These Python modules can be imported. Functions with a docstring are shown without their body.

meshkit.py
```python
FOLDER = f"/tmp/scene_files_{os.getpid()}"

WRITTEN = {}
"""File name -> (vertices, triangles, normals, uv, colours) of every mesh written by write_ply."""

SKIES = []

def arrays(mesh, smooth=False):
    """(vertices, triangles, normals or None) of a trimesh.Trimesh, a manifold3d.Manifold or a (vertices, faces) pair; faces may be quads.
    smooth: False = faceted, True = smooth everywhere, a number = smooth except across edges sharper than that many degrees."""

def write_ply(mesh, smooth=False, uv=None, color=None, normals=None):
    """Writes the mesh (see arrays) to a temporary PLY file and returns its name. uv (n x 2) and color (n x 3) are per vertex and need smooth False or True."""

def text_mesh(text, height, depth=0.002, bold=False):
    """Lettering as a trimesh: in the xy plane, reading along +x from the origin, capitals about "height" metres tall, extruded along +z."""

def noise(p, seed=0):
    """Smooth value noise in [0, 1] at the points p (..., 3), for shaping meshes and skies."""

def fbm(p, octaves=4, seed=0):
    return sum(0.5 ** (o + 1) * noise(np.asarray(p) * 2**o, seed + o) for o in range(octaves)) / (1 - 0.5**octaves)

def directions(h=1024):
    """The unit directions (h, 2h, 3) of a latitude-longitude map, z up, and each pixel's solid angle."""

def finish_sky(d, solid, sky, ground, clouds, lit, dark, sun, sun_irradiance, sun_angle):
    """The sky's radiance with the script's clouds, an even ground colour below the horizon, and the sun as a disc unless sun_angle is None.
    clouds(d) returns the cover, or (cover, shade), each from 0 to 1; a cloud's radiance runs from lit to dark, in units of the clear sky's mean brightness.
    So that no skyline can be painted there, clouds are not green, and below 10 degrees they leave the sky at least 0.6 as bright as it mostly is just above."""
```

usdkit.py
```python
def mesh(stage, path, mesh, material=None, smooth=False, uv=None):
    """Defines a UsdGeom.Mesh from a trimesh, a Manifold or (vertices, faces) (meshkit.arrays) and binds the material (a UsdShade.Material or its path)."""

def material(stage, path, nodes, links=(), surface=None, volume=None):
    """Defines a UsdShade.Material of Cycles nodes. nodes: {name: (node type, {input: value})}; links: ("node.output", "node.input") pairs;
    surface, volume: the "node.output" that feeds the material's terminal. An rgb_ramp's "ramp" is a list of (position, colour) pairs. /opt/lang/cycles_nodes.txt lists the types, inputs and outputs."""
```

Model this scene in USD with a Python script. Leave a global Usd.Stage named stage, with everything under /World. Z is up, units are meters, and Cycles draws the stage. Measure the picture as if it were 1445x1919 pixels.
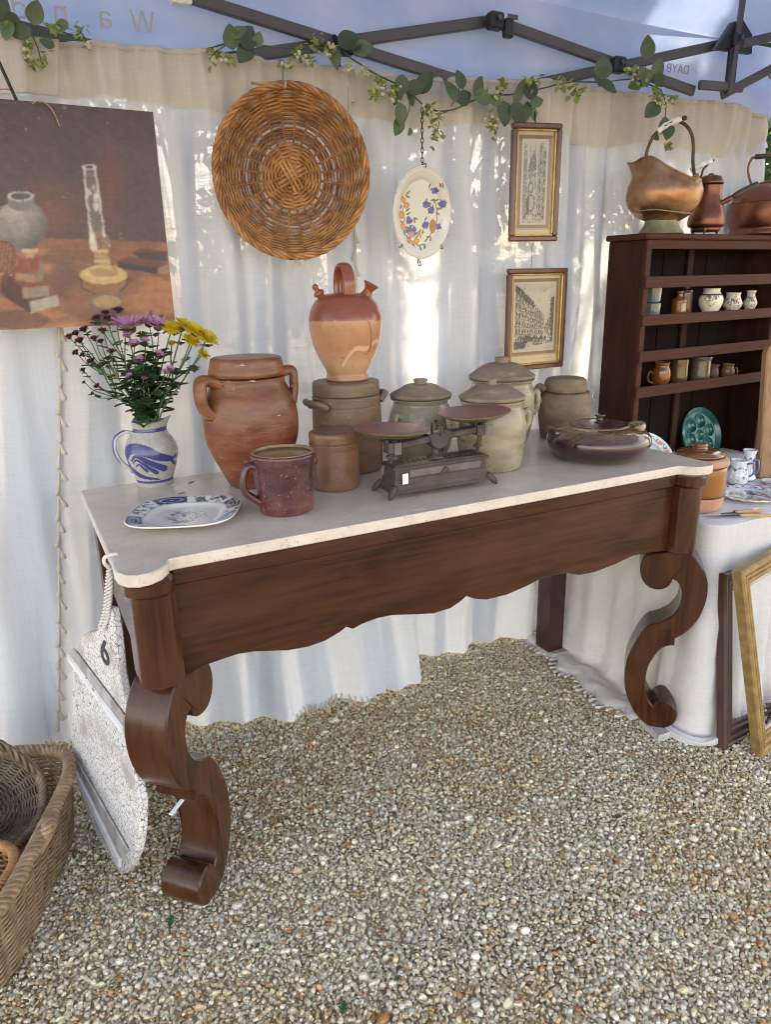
import math, random
import numpy as np, trimesh, usdkit, meshkit
import mapbox_earcut as _me
from pxr import Gf, Sdf, Usd, UsdGeom, UsdLux, UsdShade, Vt

stage = Usd.Stage.CreateInMemory()
UsdGeom.SetStageUpAxis(stage, 'Z'); UsdGeom.SetStageMetersPerUnit(stage, 1.0)
UsdGeom.Xform.Define(stage, '/World'); UsdGeom.Scope.Define(stage, '/World/Looks')
rnd = random.Random(7); RN = np.random.default_rng(7)

# ------------------------------------------------------------------ camera, sky, sun, exposure
FPX, YAW, PITCH, ROLL = 1363.5, 0.4717, -0.3071, -0.0219
EYE = np.array([-0.2348, -1.4373, 1.4316]); PW, PH = 1445.0, 1919.0
EXPOSURE = 2.52
SUN_DIR = np.array([0.42, 0.72, 0.56]); SUN_DIR = SUN_DIR / np.linalg.norm(SUN_DIR)
SUN_POWER, SKY_POWER = 0.75, 0.13
fw = np.array([math.sin(YAW) * math.cos(PITCH), math.cos(YAW) * math.cos(PITCH), math.sin(PITCH)])
rt0 = np.array([math.cos(YAW), -math.sin(YAW), 0]); up0 = np.cross(rt0, fw)
rt = math.cos(ROLL) * rt0 + math.sin(ROLL) * up0; upv = -math.sin(ROLL) * rt0 + math.cos(ROLL) * up0
cam = UsdGeom.Camera.Define(stage, '/World/camera')
m4 = np.eye(4); m4[0, :3], m4[1, :3], m4[2, :3], m4[3, :3] = rt, upv, -fw, EYE
cam.AddTransformOp().Set(Gf.Matrix4d(m4.tolist()))
cam.CreateHorizontalApertureAttr(24.0); cam.CreateVerticalApertureAttr(24.0 * 1024 / 772)
cam.CreateFocalLengthAttr(24.0 * FPX / PW); cam.CreateClippingRangeAttr(Gf.Vec2f(0.05, 1000))
cam.CreateExposureAttr(EXPOSURE)
dome = UsdLux.DomeLight.Define(stage, '/World/sky')
dm = usdkit.material(stage, '/World/Looks/sky_look', {
    's': ('sky_texture', {'sky_type': 'single_scattering', 'sun_disc': False, 'sun_elevation': math.asin(SUN_DIR[2]), 'sun_rotation': math.atan2(SUN_DIR[0], SUN_DIR[1]), 'aerosol_density': 2.5, 'ozone_density': .4}),
    'tc': ('texture_coordinate', {}), 'mp': ('mapping', {'scale': (1, 1, 2.2)}), 'n': ('noise_texture', {'scale': 2.2, 'detail': 6}), 'r': ('rgb_ramp', {'ramp': [(0, (0, 0, 0)), (.40, (0, 0, 0)), (.60, (.85, .85, .85)), (1, (.92, .92, .92))]}),
    'bw': ('rgb_to_bw', {}), 'cl': ('mix_color', {'blend_type': 'multiply', 'fac': 1.0, 'b': (1.42, 1.24, 1.04)}), 'mx': ('mix_color', {}),
    'b': ('background_shader', {'strength': SKY_POWER})}, [('tc.generated', 'mp.vector'), ('mp.vector', 'n.vector'), ('n.fac', 'r.fac'), ('s.color', 'bw.color'), ('bw.val', 'cl.a'), ('s.color', 'mx.a'), ('cl.result', 'mx.b'), ('r.color', 'mx.fac'), ('mx.result', 'b.color')], surface='b.background')
UsdShade.MaterialBindingAPI.Apply(dome.GetPrim()).Bind(dm)
dome.GetPrim().SetCustomDataByKey('kind', 'structure')
sun = UsdLux.DistantLight.Define(stage, '/World/sun')
sun.CreateNormalizeAttr(True); sun.CreateIntensityAttr(SUN_POWER); sun.CreateAngleAttr(0.5); sun.CreateColorAttr(Gf.Vec3f(1, .84, .60))
zz = SUN_DIR; xx = np.cross([0, 0, 1], zz); xx /= np.linalg.norm(xx); yy = np.cross(zz, xx)
s4 = np.eye(4); s4[0, :3], s4[1, :3], s4[2, :3] = xx, yy, zz
sun.AddTransformOp().Set(Gf.Matrix4d(s4.tolist()))

# ------------------------------------------------------------------ measuring aids (surveying the photograph: a pixel's ray met with a known plane)
def ray(px, py): return fw + (px - PW / 2) / FPX * rt - (py - PH / 2) / FPX * upv
def atp(px, py, p, n):
    v = ray(px, py); return EYE + v * (np.dot(np.asarray(p, float) - EYE, n) / np.dot(v, n))
def atz(px, py, z): return atp(px, py, [0, 0, z], np.array([0, 0, 1.0]))
def aty(px, py, y): return atp(px, py, [0, y, 0], np.array([0, 1.0, 0]))
CN = np.array([0.0995, 0.995, 0])
def atc(px, py, off=0.0): return atp(px, py, [0, .87 - off, 0], CN)
def depth(p): return float(np.dot(np.asarray(p) - EYE, fw))
def row_z(c, py):
    lo, hi = -1.0, 3.5
    for _ in range(50):
        m = (lo + hi) / 2; d = np.array([c[0], c[1], m]) - EYE
        y = PH / 2 - FPX * np.dot(d, upv) / np.dot(d, fw)
        lo, hi = (m, hi) if y > py else (lo, m)
    return lo
def rows(c, lst):
    """silhouette half widths at picture rows, turned into metric (radius, height above the base) for a vertical axis through c"""
    out = []
    for hw, py in lst:
        z = row_z(c, py); out.append((hw * depth([c[0], c[1], z]) / FPX, z - c[2]))
    return out

# ------------------------------------------------------------------ naming and grouping
_used = {}
def numbered(parent, name):
    k = (parent, name); n = _used.get(k, -1) + 1; _used[k] = n
    return name if n == 0 else '%s_%03d' % (name, n)
def meta(prim, label=None, cat=None, group=None, kind=None):
    for k, v in (('label', label), ('category', cat), ('group', group), ('kind', kind)):
        if v: prim.SetCustomDataByKey(k, v)
class Node:
    def __init__(self, path, M): self.path, self.M = path, M     # M: local to world (column vectors)
    @property
    def prim(self): return stage.GetPrimAtPath(self.path)
def thing(name, label, cat, loc=(0, 0, 0), rz=0.0, group=None):
    path = '/World/' + numbered('/World', name)
    x = UsdGeom.Xform.Define(stage, path); x.AddTranslateOp().Set(Gf.Vec3d(*map(float, loc)))
    if rz: x.AddRotateZOp().Set(math.degrees(rz))
    meta(x.GetPrim(), label, cat, group)
    M = np.eye(4); c, s = math.cos(rz), math.sin(rz); M[:2, :2] = [[c, -s], [s, c]]; M[:3, 3] = loc
    return Node(path, M)
def put(parent, name, mesh, mat, smooth=30, cd=None, label=None, kind=None, world=False):
    """one mesh prim; cd = per-vertex colour (then smooth must be True/False); world=True: mesh given in world coordinates"""
    base = parent.path if isinstance(parent, Node) else (parent or '/World')
    path = base + '/' + numbered(base, name)
    v, f = (np.asarray(mesh[0], float), np.asarray(mesh[1])) if isinstance(mesh, tuple) else (np.asarray(mesh.vertices, float), np.asarray(mesh.faces))
    if world and isinstance(parent, Node):
        Mi = np.linalg.inv(parent.M); v = v @ Mi[:3, :3].T + Mi[:3, 3]
    if cd is not None: smooth = True if smooth else False
    m = usdkit.mesh(stage, path, (v, f), mat, smooth=smooth)
    if cd is not None:
        UsdGeom.PrimvarsAPI(m).CreatePrimvar('Cd', Sdf.ValueTypeNames.Color3fArray, 'vertex').Set(Vt.Vec3fArray.FromNumpy(np.ascontiguousarray(cd, np.float32)))
    meta(m.GetPrim(), label, None, None, kind)
    return Node(path, parent.M if isinstance(parent, Node) else np.eye(4))
def single(name, mesh, mat, label, cat, group=None, smooth=30, cd=None, kind=None):
    n = put(None, name, mesh, mat, smooth, cd); meta(n.prim, label, cat, group, kind); return n
def copies(first, placements, labels=None):
    """further instances of a thing: (loc, rz, scale)"""
    p0 = first.prim; out = []
    for i, (loc, rz, sc) in enumerate(placements):
        name = p0.GetName(); path = '/World/' + numbered('/World', name)
        x = UsdGeom.Xform.Define(stage, path); pr = x.GetPrim()
        pr.GetReferences().AddInternalReference(first.path); pr.SetInstanceable(True)
        x.ClearXformOpOrder(); x.AddTranslateOp().Set(Gf.Vec3d(*map(float, loc))); 
        x.AddRotateZOp().Set(math.degrees(rz))
        if sc != 1: x.AddScaleOp().Set(Gf.Vec3f(sc, sc, sc))
        if labels: pr.SetCustomDataByKey('label', labels[i])
        out.append(path)
    return out

# ------------------------------------------------------------------ mesh helpers
def cat_(ms):
    vs, fs, n = [], [], 0
    for m in ms:
        v, f = (m if isinstance(m, tuple) else (np.asarray(m.vertices), np.asarray(m.faces)))
        vs.append(np.asarray(v, float)); fs.append(np.asarray(f) + n); n += len(v)
    return np.vstack(vs), np.vstack(fs)
def grid_faces(nr, nc, wrap=False):
    i, j = np.meshgrid(np.arange(nr - 1), np.arange(nc if wrap else nc - 1), indexing='ij')
    k = (j + 1) % nc
    a, b, c, d = i * nc + j, i * nc + k, (i + 1) * nc + k, (i + 1) * nc + j
    return np.vstack([np.stack([a, b, c], -1).reshape(-1, 3), np.stack([a, c, d], -1).reshape(-1, 3)])
def dens(prof, step=0.006, curve=True):
    """smooth (Catmull-Rom) resampling of a (r, z) polyline; repeated points stay sharp"""
    P = np.asarray(prof, float); out = []
    for i in range(len(P) - 1):
        a, b = P[i], P[i + 1]; L = np.linalg.norm(b - a)
        if L < 1e-9: continue
        p0 = P[i - 1] if i > 0 and np.linalg.norm(P[i - 1] - a) > 1e-9 else 2 * a - b
        p3 = P[i + 2] if i + 2 < len(P) and np.linalg.norm(P[i + 2] - b) > 1e-9 else 2 * b - a
        if i > 0 and np.linalg.norm(P[i - 1] - a) <= 1e-9: p0 = 2 * a - b
        n = max(1, int(L / step))
        for k in range(n):
            t = k / n
            q = .5 * ((2 * a) + (-p0 + b) * t + (2 * p0 - 5 * a + 4 * b - p3) * t * t + (-p0 + 3 * a - 3 * b + p3) * t ** 3) if curve else a + (b - a) * t
            out.append(q)
    out.append(P[-1]); out = np.array(out); out[:, 0] = np.maximum(out[:, 0], 0.0002)
    return out
def lathe(prof, n=56, wob=0.0, seed=0, squash=1.0):
    """prof: list of (r, z), bottom to top along the outside"""
    P = np.asarray(prof, float); th = np.arange(n) * 2 * np.pi / n
    r = np.repeat(P[:, :1], n, 1)
    v = np.stack([r * np.cos(th), r * np.sin(th) * squash, np.repeat(P[:, 1:2], n, 1)], -1).reshape(-1, 3)
    if wob:
        nn = meshkit.fbm(v * 14 + seed * 3.7, 3, seed) - .5; n2 = meshkit.noise(np.c_[v[:, :2] * 5, v[:, 2] * 60] + seed, seed + 5) - .5
        k = 1 + (nn * 1.2 + n2 * .35) * wob / np.maximum(np.hypot(v[:, 0], v[:, 1]), .03)
        v[:, 0] *= k; v[:, 1] *= k
    f = grid_faces(len(P), n, True)
    caps = []
    for row, flip in ((0, True), (len(P) - 1, False)):
        if P[row, 0] > .0005:
            ids = row * n + np.arange(n); c = len(v); v = np.vstack([v, [[0, 0, P[row, 1]]]])
            t = np.stack([np.full(n, c), ids, np.roll(ids, -1)], -1); caps.append(t[:, ::-1] if flip else t)
    return v, np.vstack([f] + caps)
def tube(path, rad, n=8, flat=1.0, ref=None, caps=True, closed=False):
    """tube along path; flat: width factor along ref direction's side (strap handles)"""
    p = np.asarray(path, float); N = len(p)
    t = np.roll(p, -1, 0) - np.roll(p, 1, 0) if closed else np.gradient(p, axis=0)
    t /= np.linalg.norm(t, axis=1, keepdims=True) + 1e-12
    if ref is None:
        a = np.zeros_like(p); s = np.array([0, 0, 1.0]) if abs(t[0, 2]) < .9 else np.array([1.0, 0, 0])
        a[0] = np.cross(t[0], s)
        for i in range(1, N): a[i] = a[i - 1] - t[i] * np.dot(a[i - 1], t[i])
    else:
        a = np.broadcast_to(np.asarray(ref, float), p.shape) - t * (t @ np.asarray(ref, float))[:, None] if np.ndim(ref) == 1 else np.asarray(ref, float)
    a = a / (np.linalg.norm(a, axis=1, keepdims=True) + 1e-12); b = np.cross(t, a)
    ang = np.arange(n) * 2 * np.pi / n; R = np.broadcast_to(rad, (N,))[:, None, None]
    v = (p[:, None] + R * (flat * np.cos(ang)[None, :, None] * a[:, None] + np.sin(ang)[None, :, None] * b[:, None])).reshape(-1, 3)
    f = grid_faces(N, n, True)
    if closed:
        j = np.arange(n); k = (j + 1) % n; A = (N - 1) * n
        f = np.vstack([f, np.stack([A + j, A + k, k], -1), np.stack([A + j, k, j], -1)])
    elif caps:
        c0, c1 = len(v), len(v) + 1; v = np.vstack([v, p[:1], p[-1:]]); j = np.arange(n); k = (j + 1) % n
        f = np.vstack([f, np.stack([np.full(n, c0), k, j], -1), np.stack([np.full(n, c1), (N - 1) * n + j, (N - 1) * n + k], -1)])
    return v, f
def crv(pts, n=8):
    """Catmull-Rom through 3-D points"""
    P = np.asarray(pts, float); out = []
    for i in range(len(P) - 1):
        a, b = P[i], P[i + 1]; p0 = P[i - 1] if i else 2 * a - b; p3 = P[i + 2] if i + 2 < len(P) else 2 * b - a
        for t in np.arange(n) / n:
            out.append(.5 * (2 * a + (b - p0) * t + (2 * p0 - 5 * a + 4 * b - p3) * t * t + (3 * a - p0 - 3 * b + p3) * t ** 3))
    out.append(P[-1]); return np.array(out)
def rbox(a, b, bev=.004):
    """chamfered box between two corners"""
    a, b = np.minimum(a, b).astype(float), np.maximum(a, b).astype(float); bev = min(bev, .45 * (b - a).min())
    pts = []
    for k in range(3):
        lo, hi = a + bev, b - bev; lo[k], hi[k] = a[k], b[k]
        pts += [[(lo, hi)[i][0], (lo, hi)[j][1], (lo, hi)[l][2]] for i in (0, 1) for j in (0, 1) for l in (0, 1)]
    h = trimesh.convex.convex_hull(np.array(pts)); return np.asarray(h.vertices), np.asarray(h.faces)
def bar(p, q, w, h, up=(0, 0, 1), bev=.003):
    """chamfered bar from p to q, w across, h along up"""
    p, q = np.asarray(p, float), np.asarray(q, float); d = q - p; L = np.linalg.norm(d); d /= L
    s = np.cross(d, up); s /= np.linalg.norm(s); u = np.cross(s, d)
    v, f = rbox((0, -w / 2, -h / 2), (L, w / 2, h / 2), bev)
    return p + v[:, :1] * d + v[:, 1:2] * s + v[:, 2:] * u, f
def prism(poly, depth_, bev=.003, holes=()):
    """polygon in xy (no self crossing), extruded 0..depth in z with chamfered rims"""
    P = np.asarray(poly, float)
    if .5 * np.sum(P[:, 0] * np.roll(P[:, 1], -1) - np.roll(P[:, 0], -1) * P[:, 1]) < 0: P = P[::-1]
    d1 = P - np.roll(P, 1, 0); d2 = np.roll(P, -1, 0) - P
    n1 = np.stack([d1[:, 1], -d1[:, 0]], -1); n2 = np.stack([d2[:, 1], -d2[:, 0]], -1)
    n1 /= np.linalg.norm(n1, axis=1, keepdims=True) + 1e-12; n2 /= np.linalg.norm(n2, axis=1, keepdims=True) + 1e-12
    m = n1 + n2; m /= np.maximum((m * n1).sum(1, keepdims=True), .35)
    I = P - m * bev; n = len(P)
    v = np.vstack([np.c_[I, np.zeros(n)], np.c_[P, np.full(n, bev)], np.c_[P, np.full(n, depth_ - bev)], np.c_[I, np.full(n, depth_)]])
    f = grid_faces(4, n, True)
    t = _me.triangulate_float64(P.copy(), np.array([n], np.uint32)).reshape(-1, 3).astype(int)
    a, b, c = P[t[:, 0]], P[t[:, 1]], P[t[:, 2]]
    cr = (b - a)[:, 0] * (c - a)[:, 1] - (b - a)[:, 1] * (c - a)[:, 0]
    t = np.where((cr < 0)[:, None], t[:, ::-1], t)
    return v, np.vstack([f, t[:, ::-1], t + 3 * n])
def onplane(m, o, ax, ay, az):
    v = m[0]; return np.asarray(o, float) + v[:, :1] * np.asarray(ax, float) + v[:, 1:2] * np.asarray(ay, float) + v[:, 2:] * np.asarray(az, float), m[1]
def sheet(fn, nu, nv):
    """grid surface: fn(u, v) -> (..., 3)"""
    U, V = np.meshgrid(np.linspace(0, 1, nu), np.linspace(0, 1, nv), indexing='ij')
    return fn(U, V).reshape(-1, 3), grid_faces(nu, nv)
def pip(x, y, poly):
    P = np.asarray(poly, float); ins = np.zeros(np.shape(x), bool)
    for (x1, y1), (x2, y2) in zip(P, np.roll(P, -1, 0)):
        if y1 == y2: continue
        ins ^= ((y1 > y) != (y2 > y)) & (x < (x2 - x1) * (y - y1) / (y2 - y1) + x1)
    return ins
def seg(x, y, pts):
    """distance to a polyline"""
    d = np.full(np.shape(x), 9e9)
    for (x1, y1), (x2, y2) in zip(pts[:-1], pts[1:]):
        l2 = (x2 - x1) ** 2 + (y2 - y1) ** 2 + 1e-12; t = np.clip(((x - x1) * (x2 - x1) + (y - y1) * (y2 - y1)) / l2, 0, 1)
        d = np.minimum(d, np.hypot(x - x1 - t * (x2 - x1), y - y1 - t * (y2 - y1)))
    return d
def ns(x, y, s, seed=0, oct_=3): return meshkit.fbm(np.stack([np.asarray(x) * s, np.asarray(y) * s, np.zeros_like(x) + seed * 1.7], -1), oct_, seed)
def lay(c, mask, col, a=1.0):
    k = (np.asarray(mask, float) * a)[..., None]; return c * (1 - k) + np.asarray(col, float) * k
def lin(*c):
    """sRGB 0..255 -> linear"""
    c = np.array(c, float) / 255; return tuple(np.where(c < .04045, c / 12.92, ((c + .055) / 1.055) ** 2.4))

# ------------------------------------------------------------------ materials
_mats = {}
def mat(name, ramp, scale=6, stretch=(1, 1, 1), detail=5, rough=.5, bump=0.0, bscale=None, metal=0.0, coat=0.0, spec=.5, attr=False, ztone=None, dist=0.0, spots=None, rrough=0.0, vary=0.0, sheen=0.0, trans=0.0):
    """noise-ramped principled; ztone=(z0, z1, ramp, noise amount) lays a tone along the thing's height; spots=(scale, threshold, colour)"""
    if name in _mats: return _mats[name]
    N = {'tc': ('texture_coordinate', {}), 'mp': ('mapping', {'scale': stretch}), 'n': ('noise_texture', {'scale': scale, 'detail': detail, 'roughness': .6, 'distortion': dist}),
         'p': ('principled_bsdf', {'roughness': rough, 'metallic': metal, 'coat_weight': coat, 'coat_roughness': .12, 'specular_ior_level': spec})}
    L = [('tc.object', 'mp.vector'), ('mp.vector', 'n.vector')]
    if attr:
        N['at'] = ('attribute', {'attribute': 'Cd'}); col = 'at.color'
        if ramp:
            N['r'] = ('rgb_ramp', {'ramp': ramp}); L += [('n.fac', 'r.fac')]
            N['mx'] = ('mix_color', {'blend_type': 'multiply', 'fac': 1.0}); L += [(col, 'mx.a'), ('r.color', 'mx.b')]; col = 'mx.result'
    else:
        N['r'] = ('rgb_ramp', {'ramp': ramp}); L += [('n.fac', 'r.fac')]; col = 'r.color'
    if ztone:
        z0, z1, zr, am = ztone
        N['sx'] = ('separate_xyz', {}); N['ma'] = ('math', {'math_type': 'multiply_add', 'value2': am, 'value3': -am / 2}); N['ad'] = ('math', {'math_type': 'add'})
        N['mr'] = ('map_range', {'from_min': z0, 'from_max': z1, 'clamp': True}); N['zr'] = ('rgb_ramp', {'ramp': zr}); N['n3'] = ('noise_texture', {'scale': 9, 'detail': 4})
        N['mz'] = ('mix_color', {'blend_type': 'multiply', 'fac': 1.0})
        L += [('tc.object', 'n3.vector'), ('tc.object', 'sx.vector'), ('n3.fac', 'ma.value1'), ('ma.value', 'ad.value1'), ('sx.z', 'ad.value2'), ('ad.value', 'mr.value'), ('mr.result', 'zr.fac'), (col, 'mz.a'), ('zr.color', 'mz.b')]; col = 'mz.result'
    if spots:
        sc, th, sc_ = spots
        N['n2'] = ('noise_texture', {'scale': sc, 'detail': 2}); N['sr'] = ('rgb_ramp', {'ramp': [(0, (0, 0, 0)), (th, (0, 0, 0)), (min(th + .06, .99), (1, 1, 1)), (1, (1, 1, 1))]})
        N['ms'] = ('mix_color', {'b': sc_}); L += [('mp.vector', 'n2.vector'), ('n2.fac', 'sr.fac'), ('sr.color', 'ms.fac'), (col, 'ms.a')]; col = 'ms.result'
    if vary:
        N['oi'] = ('object_info', {}); N['mv'] = ('map_range', {'to_min': 1 - vary, 'to_max': 1 + vary}); N['hs'] = ('hsv', {'saturation': 1.0})
        L += [('oi.random', 'mv.value'), ('mv.result', 'hs.value'), (col, 'hs.color')]; col = 'hs.color'
    L.append((col, 'p.base_color'))
    if rrough:
        N['rr'] = ('map_range', {'to_min': max(rough - rrough, .03), 'to_max': rough + rrough, 'from_min': .3, 'from_max': .7}); L += [('n.fac', 'rr.value'), ('rr.result', 'p.roughness')]
    if bump:
        N['nb'] = ('noise_texture', {'scale': bscale or scale * 4, 'detail': 4}); N['b'] = ('bump', {'strength': .6, 'distance': bump})
        L += [('mp.vector', 'nb.vector'), ('nb.fac', 'b.height'), ('b.normal', 'p.normal')]
    surf = 'p.BSDF'
    if trans:
        N['tl'] = ('translucent_bsdf', {}); N['mc'] = ('mix_closure', {'fac': trans}); L += [(col, 'tl.color'), ('p.BSDF', 'mc.closure1'), ('tl.BSDF', 'mc.closure2')]; surf = 'mc.closure'
    _mats[name] = usdkit.material(stage, '/World/Looks/' + name, N, L, surface=surf)
    return _mats[name]
def two(a, b, lo=.35, hi=.65): return [(0, a), (lo, a), (hi, b), (1, b)]

# ------------------------------------------------------------------ the setting: ground, gravel
m_soil = mat('soil', two(lin(140, 122, 94), lin(180, 162, 130)), 55, detail=6, rough=.9, bump=.01)
g = 60.0
gv = np.array([[-g, -g, -.005], [g, -g, -.005], [g, g, -.005], [-g, g, -.005]])
gn = single('ground', (gv, np.array([[0, 1, 2], [0, 2, 3]])), m_soil, None, None, kind='structure')
PEB = [(.78, .75, .69), (.70, .66, .59), (.66, .61, .52), (.74, .68, .57), (.60, .52, .42), (.62, .50, .35), (.44, .30, .18), (.42, .25, .14), (.46, .42, .38), (.30, .27, .23), (.68, .65, .61), (.58, .42, .25)]
PW_ = [.24, .21, .15, .16, .08, .06, .03, .02, .025, .008, .09, .01]
def pebble(seed):
    q = np.random.default_rng(seed).normal(size=(24, 3)); q /= np.linalg.norm(q, axis=1, keepdims=True)
    q *= np.random.default_rng(seed + 50).uniform(.9, 1.07, (24, 1)); q *= np.random.default_rng(seed + 99).uniform([.8, .65, .5], [1.2, 1.0, .8])
    h = trimesh.convex.convex_hull(q); return np.asarray(h.vertices), np.asarray(h.faces)
pi = UsdGeom.PointInstancer.Define(stage, '/World/gravel'); meta(pi.GetPrim(), 'loose pale cream and tan pebble gravel covering the ground', 'gravel', None, 'stuff')
protos = []
for k in range(12):
    mm = mat('pebble_%s' % 'abcdefghijkl'[k], two(tuple(1.02 * c * w for c, w in zip(PEB[k], (1.18, 1, .78))), tuple(min(.88, 1.4 * c * w) for c, w in zip(PEB[k], (1.18, 1, .78)))), 1.1, detail=5, rough=.85, spec=.12, vary=.22, bump=.05, bscale=3)
    n = put('/World/gravel/kinds', 'pebble', pebble(k + 3), mm, smooth=62); protos.append(n.path)
pi.CreatePrototypesRel().SetTargets([Sdf.Path(p) for p in protos])
def scatter(x0, x1, y0, y1, st, zc, s0, s1):
    X, Y = np.meshgrid(np.arange(x0, x1, st), np.arange(y0, y1, st)); X, Y = X.ravel(), Y.ravel()
    X = X + RN.uniform(-.5, .5, len(X)) * st; Y = Y + RN.uniform(-.5, .5, len(X)) * st
    Z = zc + RN.uniform(-.5, .5, len(X)) * .005 + (ns(X, Y, 5, 4, 2) - .5) * .012
    return np.stack([X, Y, Z], -1), RN.uniform(s0, s1, len(X)) ** 1
A1 = scatter(-.85, 2.2, -.95, .95, .0092, -.004, .0046, .0078); A2 = scatter(-.85, 2.2, -.95, .95, .0150, .001, .0040, .0098)
A3 = scatter(-2.2, 3.2, -1.9, 1.9, .032, -.006, .009, .014); k3 = ~((A3[0][:, 0] > -.86) & (A3[0][:, 0] < 2.2) & (A3[0][:, 1] > -.96) & (A3[0][:, 1] < .95))
A4 = scatter(-.85, 2.2, -.95, .95, .0125, .0035, .0022, .0042); PP = np.vstack([A1[0], A2[0], A4[0], A3[0][k3]]); SS = np.r_[A1[1], A2[1], A4[1], A3[1][k3]]
big = RN.random(len(SS)) < .05; SS[big] *= RN.uniform(1.2, 1.8, big.sum())
Q = RN.normal(size=(len(PP), 4)); Q[:, 0] += 1.2; Q /= np.linalg.norm(Q, axis=1, keepdims=True)
# tone drifts a little over the ground: browner patches
br = ns(PP[:, 0], PP[:, 1], 3.5, 9, 3); PWm = np.array(PW_); w2 = PWm * np.array([.5, .8, 1, 1, 1.7, 2, 2.6, 2.6, 1.3, 1.6, .7, 2.4]); w2 /= w2.sum(); PWm = PWm / PWm.sum()
ia, ib = RN.choice(12, len(PP), p=PWm), RN.choice(12, len(PP), p=w2)
pi.CreateProtoIndicesAttr(Vt.IntArray.FromNumpy(np.where(br > .54, ib, ia).astype(np.int32)))
pi.CreatePositionsAttr(Vt.Vec3fArray.FromNumpy(PP.astype(np.float32)))
pi.CreateScalesAttr(Vt.Vec3fArray.FromNumpy(np.repeat(SS[:, None], 3, 1).astype(np.float32)))
pi.CreateOrientationsAttr(Vt.QuathArray([Gf.Quath(float(a), float(b), float(c), float(d)) for a, b, c, d in Q]))

# ------------------------------------------------------------------ tent
m_canopy = mat('canopy_cloth', two((.30, .43, .74), (.46, .57, .84)), 2.2, rough=.55, trans=.22, bump=.003, bscale=6)
m_bar = mat('tent_bar', two((.075, .071, .07), (.095, .09, .088)), 5, rough=.42, metal=.3)
m_blackplastic = mat('black_plastic', two((.012, .012, .013), (.02, .02, .02)), 8, rough=.45)
m_print = mat('pale_print', two((.40, .39, .44), (.46, .45, .5)), 8, rough=.6, trans=.2)
m_print2 = mat('grey_print', two((.2, .2, .24), (.26, .26, .3)), 8, rough=.6, trans=.1)
def yc(x):
    x = np.asarray(x, float); return np.where(x < 1.5, .87 - .1 * x, .72 - .012 * np.minimum(x - 1.5, 1.2))
tent = thing('canopy_tent', 'white pop-up canopy tent with dark grey scissor truss bars above the curtains', 'tent', (0, 0, 0))
XL, XR = -1.5, 2.70
def wrinkle(x, z, s=0): return (ns(x * .6, z * 5, 1.6, 3 + s, 3) - .5) * .10 + (ns(x, z, 4, 8 + s, 2) - .5) * .012
def val_back(U, V):
    x = XL + (XR - XL) * U; z = 1.93 + .36 * V
    return np.stack([x, yc(x) + .075 + wrinkle(x, z), z + .012 * np.sin(x * 2)], -1)
put(tent, 'back_valance', sheet(val_back, 120, 24), m_canopy, True)
def val_right(U, V):
    y = .72 - 2.6 * U; z = 1.98 + .32 * V
    return np.stack([XR + .02 + wrinkle(y, z, 4), y + 0 * U, z], -1)
put(tent, 'side_valance', sheet(val_right, 60, 14), m_canopy, True)
ap = np.array([.5, -.85, 3.25])
def roof(c0, c1):
    def fn(U, V):
        e = c0 + (c1 - c0) * U[..., None]; e[..., 2] += -.03 * np.sin(U * np.pi)
        p = e + (ap - e) * V[..., None]; p[..., 2] -= .10 * np.sin(V * np.pi) * np.sin(U * np.pi)
        p[..., 2] += wrinkle(p[..., 0] * 1.2, p[..., 1], 9) * .5 * np.sin(V * np.pi); return p
    return fn
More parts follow.
